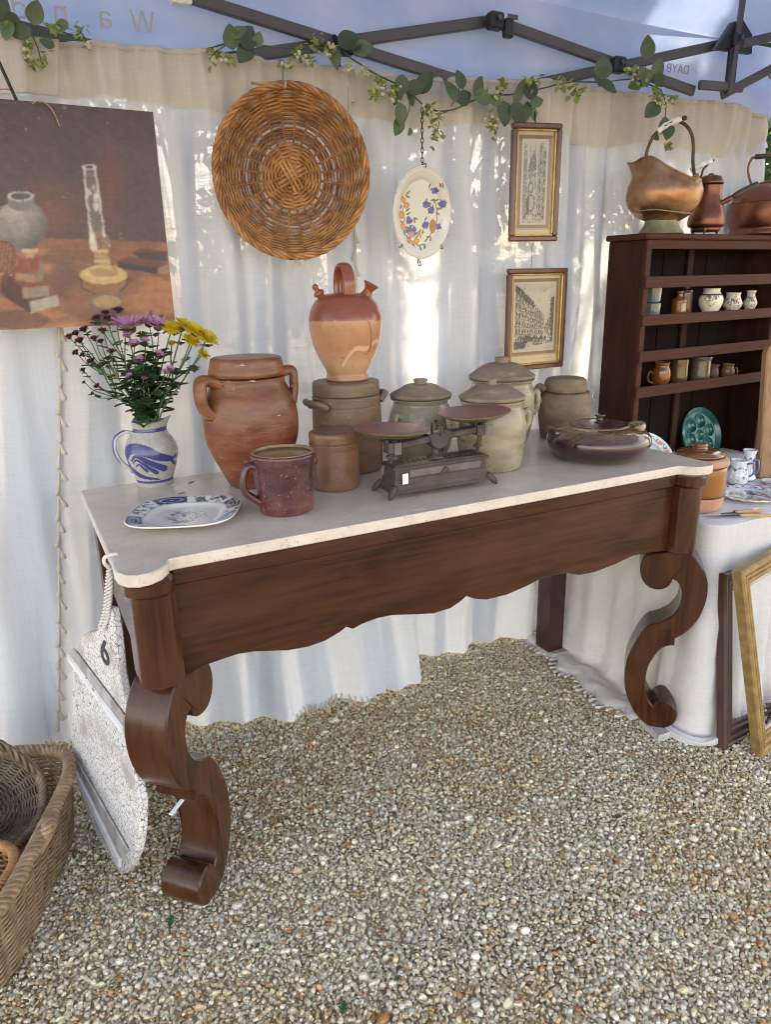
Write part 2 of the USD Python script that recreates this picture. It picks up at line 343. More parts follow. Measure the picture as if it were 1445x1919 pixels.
cs = [np.array(c) for c in [(XL, yc(XL) + .08, 2.29), (XR + .02, .76, 2.29), (XR + .02, -1.9, 2.29), (XL, -1.9, 2.29)]]
for i in range(4): put(tent, 'canopy_panel', sheet(roof(cs[i], cs[(i + 1) % 4]), 40, 30), m_canopy, True)
def tb(p0, p1, off, w=.032, h=.02):
    a, b = atc(*p0, off), atc(*p1, off); put(tent, 'truss_bar', bar(a, b, h, w, up=np.cross(CN, b - a)), m_bar)
tb((315, -17), (860, 153), -.02); tb((360, 121), (925, 40), -.045); tb((940, 46), (1300, 172), -.03); tb((1000, 160), (1372, 80), -.05); tb((-30, 36), (250, 109), -.03)
for p0, p1 in [((1397, -30), (1366, 178)), ((1370, 88), (1480, 62)), ((1352, 180), (1480, 112)), ((1310, 160), (1392, 166))]:
    a, b = atc(*p0, .0), atc(*p1, .02); put(tent, 'truss_bar', bar(a, b, .016, .02 if p0[0] > 1390 else .03, up=np.cross(CN, b - a)), m_bar)
for px, py in [(928, 41), (1158, 123), (645, 88), (1380, 78)]:
    c = atc(px, py, .0); put(tent, 'joint_bracket', rbox(c - [.026, .018, .024], c + [.026, .018, .024], .006), m_blackplastic)
    b = c + [0, -.022, .004]; m = lathe([(0, 0), (.006, .001), (.008, .004), (.008, .006)], 10); put(tent, 'bolt', onplane((m[0] * [1, 1, -1], m[1]), b, [1, 0, 0], [0, 0, 1], [0, 1, 0]), m_bar)
c = atc(953, 52, .01); put(tent, 'webbing_strap', rbox(c - [.017, .012, .03], c + [.015, .012, .022], .004), m_blackplastic)
for dx, dz in ((-.052, .02),): put(tent, 'strap_tab', rbox(c + [-.01, -.01, .02], c + [.03, -.006, .034], .002), m_bar)
c = atc(1374, 118, .0); put(tent, 'corner_strap', rbox(c - [.03, .012, .1], c + [.012, .006, .04], .004), m_blackplastic)
put(tent, 'corner_cap', onplane(prism([(-.11, -.04), (.07, -.04), (.06, .02), (.01, .06), (-.04, .05)], .03, .006), atc(1375, 78, -.03), [1, -.05, 0], [0, 0, 1], [0, -1, 0]), m_blackplastic)
put(tent, 'tent_leg', bar((XR - .02, .80, -.01), (XR - .02, .80, 2.2), .035, .035, up=(0, 1, 0)), m_bar)
m_white = mat('white_plastic', two((.7, .7, .7), (.76, .76, .76)), 8, rough=.5)
c = atc(338, 1, -.02); put(tent, 'truss_clip', rbox(c - [.028, .02, .012], c + [.028, .02, .008], .004), m_white)
VB = lambda px, py: atc(px, py, -.055)
for ch, px, py, h, mm in [('W', 292, 66, .05, m_print), ('a', 212, 56, .05, m_print), ('.', 172, 56, .05, m_print), ('n', 130, 47, .05, m_print), ('d', 55, 40, .05, m_print), ('DAYB', 1286, 142, .028, m_print2)]:
    t = meshkit.text_mesh(ch, h, .0015); v = np.asarray(t.vertices) * [-1, 1, 1]
    put(tent, 'lettering', onplane((v, np.asarray(t.faces)[:, ::-1]), VB(px, py) + np.array([0, -.012, 0]), [.995, -.0995, 0], [0, 0, 1], [0, -1, 0]), mm)

# ------------------------------------------------------------------ curtains
def cloth(name, dif, transp, tl, tone=1.0):
    N = {'tc': ('texture_coordinate', {}), 'm1': ('mapping', {'scale': (14, 14, 260)}), 'm2': ('mapping', {'scale': (240, 240, 10)}), 'n1': ('noise_texture', {'scale': 1, 'detail': 4}), 'n2': ('noise_texture', {'scale': 1, 'detail': 4}),
         'av': ('mix_float', {'fac': .5}), 'r': ('map_range', {'from_min': .38, 'from_max': .62, 'to_min': transp[0], 'to_max': transp[1], 'clamp': True}),
         'cr': ('rgb_ramp', {'ramp': [(0, tuple(.8 * c for c in dif)), (.42, tuple(.93 * c for c in dif)), (.6, dif), (1, dif)]}),
         'd': ('diffuse_bsdf', {}), 't': ('translucent_bsdf', {}), 'x': ('transparent_bsdf', {}), 'a': ('mix_closure', {'fac': tl}), 'b': ('mix_closure', {}), 'bp': ('bump', {'strength': .5, 'distance': .002})}
    L = [('tc.object', 'm1.vector'), ('tc.object', 'm2.vector'), ('m1.vector', 'n1.vector'), ('m2.vector', 'n2.vector'), ('n1.fac', 'av.a'), ('n2.fac', 'av.b'), ('av.result', 'r.value'), ('av.result', 'cr.fac'), ('cr.color', 'd.color'), ('cr.color', 't.color'),
         ('av.result', 'bp.height'), ('bp.normal', 'd.normal'), ('d.BSDF', 'a.closure1'), ('t.BSDF', 'a.closure2'), ('a.closure', 'b.closure1'), ('x.BSDF', 'b.closure2'), ('r.result', 'b.fac')]
    return usdkit.material(stage, '/World/Looks/' + name, N, L, surface='b.closure')
m_linen = cloth('linen_sheer', (.705, .735, .785), (.008, .065), .34)
m_hem = cloth('linen_double', (.74, .68, .59), (.0, .06), .35)
m_cotton = cloth('cotton_cloth', (.76, .73, .70), (.0, .0), .12)
m_trim = mat('tassel_yarn', two((.62, .55, .45), (.72, .66, .56)), 40, stretch=(1, 1, .1), rough=.9, trans=.2)
ZT_ = lambda x: 2.03 + .02 * np.clip((x - 1.2) / 1.1, 0, 1) + .008 * np.sin(x * 5)
def kick(x, z): # the lower part of the middle curtain drifts forward under the console
    w = np.clip((x - .05) / .25, 0, 1) * np.clip((1.06 - x) / .14, 0, 1); w = w * w * (3 - 2 * w)
    return -w * .17 * np.clip((.75 - z) / .75, 0, 1) ** 1.2
def folds(x, z, sd, amp=1.0):
    q = x + .05 * (ns(x * .7, z * .5, 2.2, sd, 2) - .5) * 2
    f = .022 * np.sin(q * 21 + sd) + .018 * np.sin(q * 47 + 2 * sd + z * .6) + .034 * (ns(q * 2.2, z * .35, 3.0, sd + 3, 3) - .5)
    top = np.clip((z - 1.75) / .28, 0, 1)
    f = f * (1 - .55 * top) + .007 * top * np.sin(q * 120 + 6 * ns(q, z * .2, 6, sd, 2))
    f = f + (ns(x, z, 6, sd + 21, 2) - .5) * .012 * np.clip((.7 - z) / .5, 0, 1)
    f = f + .006 * (np.exp(-((z - .33 + .02 * np.sin(x * 4)) / .012) ** 2) - np.exp(-((z - .86) / .01) ** 2)) * (ns(x, z * 0, 3, sd + 1, 2) > .45)
    return f * amp
def panel(label, xl, xr, zb, sd, off=0.0, tassels=None, group='linen curtains hung along the back of the stall', nx=150, nz=110, zh=.125, end=0):
    t = thing('linen_curtain', label, 'curtain', (0, 0, 0), 0, group)
    def S(U, V, lift=0.0, z0=None):
        x0 = U; zt = ZT_(x0 * 0 + .5)
        zbv = zb(U) if callable(zb) else zb
        z = (zbv if z0 is None else z0) + ((2.03) - (zbv if z0 is None else z0)) * V
        a, b = xl(z), xr(z); x = a + (b - a) * U
        z = z + (ZT_(x) - 2.03) * np.clip(V, 0, 1)
        y = yc(x) + folds(x, z, sd) + kick(x, z) - off - lift
        y = y - end * .022 * np.abs(np.sin(U * 46)) * np.clip((U - .72) / .2, 0, 1) * np.clip(V * 1.4, 0, 1); z = z - end * .045 * np.clip((U - .84) / .16, 0, 1) ** 1.5 * V
        return np.stack([x, y, np.maximum(z, .016 + .006 * ns(x, x * 0, 22, sd, 2))], -1)
    put(t, 'drape', sheet(lambda U, V: S(U, V), nx, nz), m_linen, True)
    for k in range(6 if nx > 115 else 4):   # pleats where the cloth doubles over itself
        u0 = rnd.uniform(.02, .9); wd = rnd.uniform(.03, .085)
        put(t, 'pleat', sheet(lambda U, V: S(np.clip(u0 + wd * (U - .5) * (1.5 - .9 * V) + .02 * np.sin(V * 4 + k), 0, 1), V * .93, -.010 - .006 * np.sin(U * np.pi)), 14, 60), m_linen, True)
    put(t, 'hem', sheet(lambda U, V: S(U, V, .007 + .004 * np.sin(V * 3), 2.03 - zh * (1 + .10 * np.sin(9 * U + sd))), nx, 10), m_hem, True)
    U = np.linspace(0, 1, nx); e = S(U, np.ones(nx)) + np.array([0, -.002, .002]); 
    put(t, 'top_roll', tube(e, .008 + .003 * ns(U * 30, U * 0, 1, sd), 7), m_hem, True)
    if tassels:
        zs, side = tassels
        P = np.array([S(np.array([side]), np.array([(z - (zb if not callable(zb) else 0)) / 2.03]))[0] for z in zs]) + [0, -.012, 0]
        put(t, 'braid', tube(crv(P, 3), .0045, 5), m_trim, True)
        for i, p in enumerate(P):
            h = .036; sx = (-.007 if i % 2 else .009) + rnd.uniform(-.004, .004)
            pr = [(.0015, 0), (.004, -.006), (.005, -.012), (.0035, -.015), (.006, -.02), (.0085, -.031), (.0075, -.039)]
            m = lathe(pr[::-1], 7); v = m[0].copy(); v[:, 0] += sx * (-v[:, 2] / h); put(t, 'tassel', (v + p, m[1]), m_trim, True)
    return t, S
c_z = lambda z: -.275 + .185 * np.clip(z / 1.29, 0, 1.7)                     # slanting meeting edge of the first two curtains
e2 = lambda z: .80 + 0 * z
_r = [atp(px, py, [0, .735, 0], np.array([0, 1.0, 0])) for px, py in [(1422, 190), (1408, 345)]]
e4 = lambda z: _r[0][0] + (_r[1][0] - _r[0][0]) * (z - _r[0][2]) / (_r[1][2] - _r[0][2])
e3 = lambda z: 1.665 + .015 * np.sin(z * 3)
t1, S1 = panel('white sheer linen curtain at far left behind the painting, tasselled edge hanging slantwise', lambda z: -1.3 + 0 * z, c_z, .015, 1, .03, (np.arange(1.42, .03, -.040), 1.0), nx=110)
t2, S2 = panel('wide sheer linen curtain behind the wicker tray basket and the terracotta jars', lambda z: c_z(z) - .14, e2, .015, 2, 0, (np.arange(2.0, 1.2, -.05), 1.0), nx=170)
t3, S3 = panel('sheer linen curtain behind the hanging oval plate and the two framed prints', lambda z: e2(z) - .06, e3, .015, 5, -.015, (np.arange(1.98, 1.05, -.055), 1.0), nx=150)
t4, S4 = panel('sheer linen curtain at far right behind the copper pots and the dark dresser rack', lambda z: e3(z) - .04, e4, .25, 7, -.03, None, nx=160, zh=.15, end=1)
for S, t, us in ((S2, t2, np.linspace(.72, .93, 16)),):
    for u_ in us:
        p = S(np.array([u_]), np.array([0.0]))[0]
        q = crv([p + [0, 0, .02], p + [rnd.uniform(-.01, .01), -.015, .004], p + [rnd.uniform(-.02, .02), -.035, .006]], 3)
        put(t, 'fringe_tassel', tube(q, np.linspace(.003, .005, len(q)), 5), m_trim, True)
# ------------------------------------------------------------------ trees behind the stall
m_bark = mat('bark', two((.09, .065, .045), (.16, .12, .085)), 9, stretch=(1, 1, .25), rough=.9, bump=.02)
m_leafA = mat('tree_leaf', two((.045, .09, .025), (.09, .15, .04)), 2.5, rough=.5, trans=.45)
m_leafB = mat('shrub_leaf', two((.05, .11, .045), (.08, .16, .05)), 3, rough=.45, trans=.4)
def leafcloud(cent, n, size, rng, clump=26, spread=.13):
    """n leaves in clumps spread through ellipsoids (c, r) -> one mesh"""
    P = []
    per = max(1, n // sum(1 for _ in cent))
    for c, r in cent:
        k = max(1, per // clump); d = rng.normal(size=(k, 3)); d /= np.linalg.norm(d, axis=1, keepdims=True); d *= rng.uniform(.35, 1, (k, 1)) ** .5
        cl = np.asarray(c) + d * r; P.append((cl[:, None] + rng.normal(size=(k, clump, 3)) * (spread * np.mean(r))).reshape(-1, 3))
    P = np.vstack(P); N = len(P)
    a = rng.normal(size=(N, 3)); a[:, 2] -= .5; a /= np.linalg.norm(a, axis=1, keepdims=True); s = np.cross(a, rng.normal(size=(N, 3))); s /= np.linalg.norm(s, axis=1, keepdims=True)
    nn = np.cross(a, s); L = size * rng.uniform(.6, 1.25, (N, 1)); w = L * .3
    v = np.stack([P, P + a * L * .5 + s * w + nn * w * .3, P + a * L, P + a * L * .5 - s * w + nn * w * .3], 1).reshape(-1, 3)
    i = np.arange(N)[:, None] * 4; return v, np.vstack([i + [0, 1, 2], i + [0, 2, 3]])
def tree(name, label, base, h, crown, n, size, lm, sd, group='trees behind the stall', cat='tree', keep=None, spread=.13):
    rng = np.random.default_rng(sd); t = thing(name, label, cat, base, 0, group)
    top = np.array([rng.uniform(-.2, .2), rng.uniform(-.2, .2), h * .8])
    tp = crv([(0, 0, -.05), (rng.uniform(-.05, .05), .05, h * .25), top * [.6, .6, .6], top], 5)
    rr = np.linspace(.035 * h * .5, .012, len(tp)); put(t, 'trunk', tube(tp, rr, 9), m_bark, True)
    for c, r in crown[:7]:
        q = tp[rng.integers(4, len(tp) - 2)]; put(t, 'limb', tube(crv([q, (q + np.asarray(c)) / 2 + [0, 0, .1], c], 4), np.linspace(.02, .006, 9), 6), m_bark, True)
    m = leafcloud(crown, n, size, rng, 26, spread)
    if keep is not None:
        cen = m[0].reshape(-1, 4, 3).mean(1) + np.asarray(base); k = keep(cen); v = m[0].reshape(-1, 4, 3)[k].reshape(-1, 3); i = np.arange(k.sum())[:, None] * 4; m = (v, np.vstack([i + [0, 1, 2], i + [0, 2, 3]]))
    put(t, 'crown', m, lm, False)
    return t
def sun_gap(p):  # openings in the foliage where the low sun reaches the cloth
    d = (p[:, 1] - .76) / SUN_DIR[1]; q = p - d[:, None] * SUN_DIR
    x, z = q[:, 0], q[:, 2]; j = .07 * (ns(x, z, 6, 2, 2) - .5)
    o = ((np.abs(x - 1.05 + j) < .105) & (z > .95) & (z < 1.58)) | ((np.abs(x - 1.78 + j) < .10) & (z > .8) & (z < 1.62)) | ((np.abs(x - 1.42 + j) < .06) & (z > 1.0) & (z < 1.22)) | ((x > 1.95) & (x < 2.3) & (z > 1.55) & (z < 1.85)) | ((np.abs(x - 2.15) < .22) & (z > 2.1) & (z < 2.6)) | ((np.abs(x - .8) < .02) & (z > .9) & (z < 1.2))
    return ~o
def blob(rng, n, R, z0, z1, rr): return [((rng.uniform(-R, R), rng.uniform(-R * .6, R * .6), rng.uniform(z0, z1)), np.array([rr, rr, rr * .8]) * rng.uniform(.7, 1.2)) for _ in range(n)]
rg = np.random.default_rng(90)
tree('broadleaf_tree', 'dense high-crowned tree right behind the middle curtains, shading them', (3.0, 5.0, 0), 7.6, [((rg.uniform(-2.9, 1.9), rg.uniform(-.8, .8), rg.uniform(3.2, 7.3)), np.array([.8, .7, .6])) for _ in range(46)], 52000, .16, m_leafA, 91, keep=sun_gap, spread=.34)
for i, (b, h, R, n) in enumerate([((-1.2, 5.2, 0), 7.0, 1.7, 16000), ((1.4, 5.6, 0), 7.4, 1.8, 20000), ((3.9, 4.9, 0), 7.4, 1.8, 22000), ((6.4, 4.2, 0), 7.0, 1.7, 16000), ((8.8, 1.2, 0), 5.5, 1.6, 6000)]):
    rg = np.random.default_rng(40 + i)
    tree('broadleaf_tree', ['leafy tree far left behind the curtains', 'leafy tree behind the middle curtains', 'leafy tree behind the right curtains', 'leafy tree seen past the end of the right curtain', 'leafy tree off to the right beyond the tent leg'][i], b, h, blob(rg, 22, R, 1.2, h - .4, .9), n, .15, m_leafA, 60 + i, keep=sun_gap)
rg = np.random.default_rng(5)
tree('garden_shrub', 'sparse garden shrub close behind the curtain throwing leaf shadows on it', (1.75, 1.9, 0), 2.3, [((rg.uniform(-.75, .75), rg.uniform(-.25, .25), rg.uniform(.7, 2.3)), np.array([.22, .15, .2])) for _ in range(14)], 560, .11, m_leafB, 77, 'shrubs behind the stall', 'shrub')
rg = np.random.default_rng(6)
tree('garden_shrub', 'leafy green shrub showing past the right end of the curtain', (3.55, 1.9, 0), 2.9, [((rg.uniform(-.6, .6), rg.uniform(-.4, .4), rg.uniform(.8, 2.7)), np.array([.32, .3, .3])) for _ in range(16)], 2600, .12, m_leafB, 78, 'shrubs behind the stall', 'shrub')

# ------------------------------------------------------------------ console table
def woodmat(name, a, b, sc=3.0, st=(1, 6, 6), rough=.38, coat=.15, spots=None, bump=.002, vary=.1, spec=.25):
    """figured wood: broad figure and fine streaky grain along the board"""
    N = {'tc': ('texture_coordinate', {}), 'm1': ('mapping', {'scale': tuple(1 + (q - 1) * .35 for q in st)}), 'm2': ('mapping', {'scale': tuple(q if q <= 1.3 else q * 3.2 for q in st)}), 'n1': ('noise_texture', {'scale': sc * 1.3, 'detail': 4, 'distortion': .6}), 'n2': ('noise_texture', {'scale': sc * 1.6, 'detail': 7, 'roughness': .65, 'distortion': .25}),
         'av': ('mix_float', {'fac': .58}), 'r': ('rgb_ramp', {'ramp': [(0, a), (.36, a), (.5, tuple(.45 * x + .55 * y for x, y in zip(a, b))), (.64, b), (1, tuple(1.25 * x for x in b))]}), 'b': ('bump', {'strength': .35, 'distance': .0012}), 'rr': ('map_range', {'from_min': .35, 'from_max': .65, 'to_min': max(.05, rough - .1), 'to_max': rough + .1}),
         'p': ('principled_bsdf', {'coat_weight': coat, 'coat_roughness': .16, 'specular_ior_level': spec})}
    L = [('tc.object', 'm1.vector'), ('tc.object', 'm2.vector'), ('m1.vector', 'n1.vector'), ('m2.vector', 'n2.vector'), ('n1.fac', 'av.a'), ('n2.fac', 'av.b'), ('av.result', 'r.fac'), ('r.color', 'p.base_color'), ('n2.fac', 'b.height'), ('b.normal', 'p.normal'), ('n1.fac', 'rr.value'), ('rr.result', 'p.roughness')]
    _mats[name] = usdkit.material(stage, '/World/Looks/' + name, N, L, surface='p.BSDF'); return _mats[name]
m_mah = woodmat('mahogany', (.0085, .0024, .0009), (.044, .0128, .0040), 2.6, (1, 8, 8), rough=.32, coat=.3)
m_mahv = woodmat('mahogany_upright', (.009, .0025, .0010), (.046, .0138, .0044), 2.6, (8, 8, 1.0), rough=.26, coat=.45)
m_mahd = woodmat('mahogany_dark', (.015, .006, .0045), (.042, .015, .009), 3.2, (8, 8, 1.2), rough=.34, coat=.3)
m_marble = mat('cream_stone', [(0, (.43, .35, .275)), (.38, (.50, .42, .335)), (.5, (.54, .46, .375)), (.62, (.57, .49, .40)), (1, (.62, .54, .45))], 16, (1, 1, 1), detail=9, rough=.26, spots=(130, .63, (.39, .315, .245)), bump=.0006, bscale=160, coat=.05)
m_slab = mat('rough_stone', two((.36, .33, .29), (.5, .47, .42)), 18, detail=8, rough=.9, bump=.006)
con = thing('console_table', 'large dark mahogany console table with scrolled front legs and cream stone top', 'table', (0, 0, 0))
# stone top with eared corners (outline measured at the top surface)
def ear(cx_, s, q=1.0):
    a = [(cx_ - s * .004, .0), (cx_ - s * .010, -.018), (cx_ - s * .026, -.040), (cx_ - s * .050, -.055), (cx_ - s * .075, -.058), (cx_ - s * .096, -.046), (cx_ - s * .108, -.022), (cx_ - s * .111, .010), (cx_ - s * .108, .05)]
    return a
lo = ear(0.004, 1); ro = [(x, y * .75) for x, y in ear(1.466, -1)]
outl = [(-.104, .668)] + [(p[0], p[1]) for p in lo[::-1]] + [(.01, .003), (1.460, .003)] + ro + [(1.574, .668)]
put(con, 'stone_top', onplane(prism(outl, .026, .003), (0, 0, .874), [1, 0, 0], [0, 1, 0], [0, 0, 1]), m_marble, 30)
# front apron, its lower edge cut in ogee curves (measured at the apron's face)
A_Y = .012
px_l = [(340, 1263), (352, 1262), (362, 1257), (379, 1249), (413, 1237), (446, 1226), (479, 1221), (512, 1220), (541, 1219), (579, 1212), (612, 1200), (637, 1185), (650, 1175), (662, 1179), (678, 1170), (707, 1159), (736, 1153), (780, 1151.6), (812, 1150), (845, 1140), (864, 1127), (875, 1117), (888, 1122), (912, 1124), (950, 1115), (988, 1098.5), (1016, 1084), (1044, 1077), (1066, 1074), (1072, 1076), (1087, 1078), (1116, 1072), (1153, 1058), (1187, 1041.6), (1215, 1036), (1250, 1032)]
low = [aty(a, b, A_Y) for a, b in px_l]; low = [(p[0], p[2]) for p in low]
low[0] = (.005, low[0][1]); low[-1] = (1.458, low[-1][1])
lowd = []
for i in range(len(low) - 1): lowd += [low[i], ((low[i][0] + low[i + 1][0]) / 2, (low[i][1] + low[i + 1][1]) / 2)]
lowd.append(low[-1])
put(con, 'apron', onplane(prism(lowd + [(1.458, .838), (.005, .838)], .026, .002), (0, A_Y + .026, 0), [1, 0, 0], [0, 0, 1], [0, -1, 0]), m_mah, 25)
put(con, 'top_rail', rbox((.004, A_Y - .008, .8385), (1.459, A_Y + .03, .8735), .003), m_mah)
for s, x0 in ((1, 0.0), (-1, 1.463)):   # corner posts: rounded outward face, with a lobed cap under the stone
    fp = [(x0 + s * .004, .05), (x0 + s * .004, -.012)] + [(x0 - s * (.040 + .046 * math.sin(a)), -.008 - .036 * math.cos(a) + .006) for a in np.linspace(-.75, 1.55, 12)] + [(x0 - s * .086, .075)]
    put(con, 'corner_post', onplane(prism(fp, .208, .003), (0, 0, .632), [1, 0, 0], [0, 1, 0], [0, 0, 1]), m_mahv, 35)
    cp = [(p[0] if abs(p[0] - x0 - s * .004) < 1e-6 else x0 + (p[0] - x0) * 1.12, p[1] * 1.2 - .004) for p in fp]
    put(con, 'post_cap', onplane(prism(cp, .0335, .006), (0, 0, .8402), [1, 0, 0], [0, 1, 0], [0, 0, 1]), m_mahv, 35)
    put(con, 'side_apron', rbox((x0 - s * .075, .078, .66), (x0 - s * .052, .62, .872), .003), m_mah)
    bx = x0 - s * .052
    put(con, 'back_leg', rbox((bx - .036, .545, .03), (bx + .036, .628, .872), .004), m_mahd)
put(con, 'back_rail', rbox((.0, .60, .70), (1.463, .622, .872), .003), m_mahd)
# scrolled front legs on the two diagonals; profile (outward, height) from the leg at the right
LP = np.array([(490, 695), (515, 712), (540, 740), (560, 770), (575, 800), (590, 840), (597, 880), (597, 925), (590, 970), (578, 1015), (560, 1060), (538, 1102), (510, 1140), (482, 1170), (450, 1195), (397, 1224), (395, 1265), (366, 1265), (340, 1272), (312, 1288), (290, 1310), (268, 1340), (250, 1370), (234, 1405), (225, 1440), (219, 1475), (218, 1510), (224, 1552), (235, 1590), (248, 1618), (263, 1636), (285, 1615), (302, 1608), (320, 1605), (346, 1611), (370, 1625), (392, 1645), (405, 1670), (409, 1690), (408, 1710), (400, 1732), (385, 1750), (360, 1767), (330, 1777), (280, 1772), (230, 1758), (198, 1732), (170, 1700), (145, 1662), (125, 1620), (108, 1575), (97, 1530), (94, 1485), (95, 1440), (101, 1395), (110, 1350), (128, 1304), (150, 1260), (174, 1218), (200, 1180), (222, 1153), (247, 1133), (280, 1127), (312, 1117), (347, 1101), (380, 1080), (405, 1052), (425, 1020), (436, 985), (440, 950), (438, 918), (430, 890), (412, 866), (385, 852), (381, 868), (368, 890), (350, 905), (326, 915), (300, 918), (272, 914), (245, 905), (222, 885), (205, 860), (194, 830), (190, 800), (193, 768), (200, 740), (212, 718), (230, 703), (262, 694), (300, 690), (400, 690)], float) / 3.197 + [1140, 820]
P0 = np.array([1.478, -.02, 0]); O0 = np.array([.707107, -.707107, 0]); nd = np.array([.707107, .707107, 0])
leg = np.array([[(atp(a, b, P0, nd) - P0) @ O0, atp(a, b, P0, nd)[2]] for a, b in LP])
leg[:, 1] = (leg[:, 1] - leg[:, 1].min()) * (.634 - .024) / (leg[:, 1].max() - leg[:, 1].min()) + .024
TH = .105
for s, o in ((-1, np.array([1.478, -.02, 0])), (1, np.array([.003, -.007, 0]))):
    O = np.array([.707107, -.707107, 0]) * [-s, 1, 1]; back = np.array([-s * -.707107 * -1, .707107, 0]) if s == 1 else np.array([.707107, .707107, 0])
    back = np.array([-.707107, .707107, 0]) * [1, 1, 1] if s == 1 else back
    # face towards the camera at o, thickness going to the back
    if s == 1: O, back = np.array([-.707107, -.707107, 0]), np.array([-.707107, .707107, 0])
    m = prism(leg, TH, .004)
    put(con, 'scroll_leg', onplane(m, o, O, [0, 0, 1], back), m_mahv if s == 1 else m_mahv, 35)
single('stone_slab', onplane(prism([(-.07, -.055), (.03, -.07), (.085, -.03), (.08, .05), (.0, .075), (-.075, .04)], .034, .008), (1.548, .575, .0), [1, 0, 0], [0, 1, 0], [0, 0, 1]), m_slab, 'flat stone slab wedged under the back leg of the console', 'stone slab', 'stones levelling the console')
single('stone_slab', onplane(prism([(-.065, -.05), (.05, -.06), (.085, .0), (.06, .05), (-.04, .055)], .026, .006), (1.50, .0, .0), [1, 0, 0], [0, 1, 0], [0, 0, 1]), m_slab, 'small stone under the right scrolled front foot of the console', 'stone slab', 'stones levelling the console')
m_paper = mat('paper', two((.72, .74, .78), (.78, .79, .82)), 10, rough=.8)
pc = atp(333, 1513, np.array([.003, -.007, 0]), np.array([.707, -.707, 0]))
single('paper_tag', onplane(rbox((-.024, -.0015, -.001), (.022, .0015, .008), .0005), pc, [-.707, -.707, -.06], [0, 0, 1], [-.707, .707, 0]), m_paper, 'folded white paper tag tucked beneath the left scrolled leg', 'paper tag')

# ------------------------------------------------------------------ pottery on the console
def pot(name, label, cx_, cy_, z0, prof, mt, wob=.0015, seed=0, lid=None, lidm=None, cat='jar', group=None, rest=None, n=64, step=.005, squash=1.0):
    """prof / lid: [(half width px, row px)] bottom to top; rest: metric (r, z) appended after the rows"""
    c = atz(cx_, cy_, z0); t = thing(name, label, cat, c, 0, group)
    P = rows(c, prof); P = [(0.0005, 0.0), (P[0][0] * .93, 0.0), (P[0][0], .004)] + [(r, max(z, .0045)) for r, z in P]
    if rest: P = P + [((r if r > 0 else -r * P[-1][0]), P[-1][1] + dz) for r, dz in rest] if not callable(rest) else P + rest(P)
    t.P = P
    t.body = put(t, 'body', lathe(dens(P, step), n, wob, seed, squash), mt, True)
    if lid:
        Lr = rows(c, lid); t.L = Lr
        put(t, 'lid', lathe(dens(Lr + [(.0005, Lr[-1][1] + (.001 if len(Lr) else 0))], step), n, wob, seed + 3, squash), lidm or mt, True)
    t.c = c; return t
def at_r(t, z):  # body radius at a height
    P = np.array(t.P); P = P[:int(np.argmax(P[:, 1])) + 1]; return float(np.interp(z, P[:, 1], P[:, 0]))
def cam_side(t, side): # unit direction seen as left (-1) or right (+1) of the axis, horizontal
    v = np.array([t.c[0] - EYE[0], t.c[1] - EYE[1], 0]); v /= np.linalg.norm(v); return np.array([v[1], -v[0], 0]) * side, -v
def loop_handle(t, ang, z0, z1, out, rad, flat=1.6, mt=None, name='handle', droop=0.0, inset=.006, n=9):
    """vertical strap handle; ang measured from 'towards the camera' turning to picture right"""
    rgt, tw = cam_side(t, 1); d = math.sin(ang) * rgt + math.cos(ang) * tw; s = np.cross(d, [0, 0, 1])
    r0, r1 = at_r(t, z0) - inset, at_r(t, z1) - inset; rm = max(r0, r1)
    pts = [d * r1 + [0, 0, z1], d * (rm + out * .65) + [0, 0, z1 + .008 + droop], d * (rm + out) + [0, 0, z1 - (z1 - z0) * .3 + droop], d * (rm + out * .8) + [0, 0, z0 + (z1 - z0) * .3], d * r0 + [0, 0, z0]]
    p = crv(pts, 7); rr = rad * (1 + .35 * np.abs(np.linspace(-1, 1, len(p))) ** 3)
    return put(t, name, tube(p, rr, n, flat, ref=s), mt, True)
def ear_handle(t, ang, z, w, out, rad, mt, up=.35, name='handle', flat=1.0):
    """horizontal ear (lug loop) attached at two points side by side"""
    rgt, tw = cam_side(t, 1); d = math.sin(ang) * rgt + math.cos(ang) * tw; s = np.cross(d, [0, 0, 1]); r = at_r(t, z) - .006
    pts = [d * (r - .002) - s * w + [0, 0, z - .012], d * (r + out * .55) - s * w * .85 + [0, 0, z + up * out * .5], d * (r + out) + [0, 0, z + up * out], d * (r + out * .55) + s * w * .85 + [0, 0, z + up * out * .5], d * (r - .002) + s * w + [0, 0, z - .012]]
    p = crv(pts, 7); return put(t, name, tube(p, rad * (1 + .3 * np.abs(np.linspace(-1, 1, len(p))) ** 3), 9, flat), mt, True)

W1 = (1, 1, 1)
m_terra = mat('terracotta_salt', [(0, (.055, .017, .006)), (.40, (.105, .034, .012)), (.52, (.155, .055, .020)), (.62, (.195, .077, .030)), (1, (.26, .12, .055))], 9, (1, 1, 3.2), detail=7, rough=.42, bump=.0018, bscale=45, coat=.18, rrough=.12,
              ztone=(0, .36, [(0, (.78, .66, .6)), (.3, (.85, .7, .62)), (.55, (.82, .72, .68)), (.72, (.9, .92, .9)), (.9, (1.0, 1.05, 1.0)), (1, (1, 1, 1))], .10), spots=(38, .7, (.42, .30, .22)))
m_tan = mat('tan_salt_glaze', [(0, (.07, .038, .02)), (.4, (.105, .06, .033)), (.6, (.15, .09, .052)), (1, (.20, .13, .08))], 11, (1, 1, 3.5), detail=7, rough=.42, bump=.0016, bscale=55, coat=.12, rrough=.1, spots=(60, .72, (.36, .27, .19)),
            ztone=(0, .26, [(0, (.95, .82, .72)), (.5, (.9, .82, .76)), (.8, (.86, .88, .9)), (1, (.92, .95, .98))], .08))
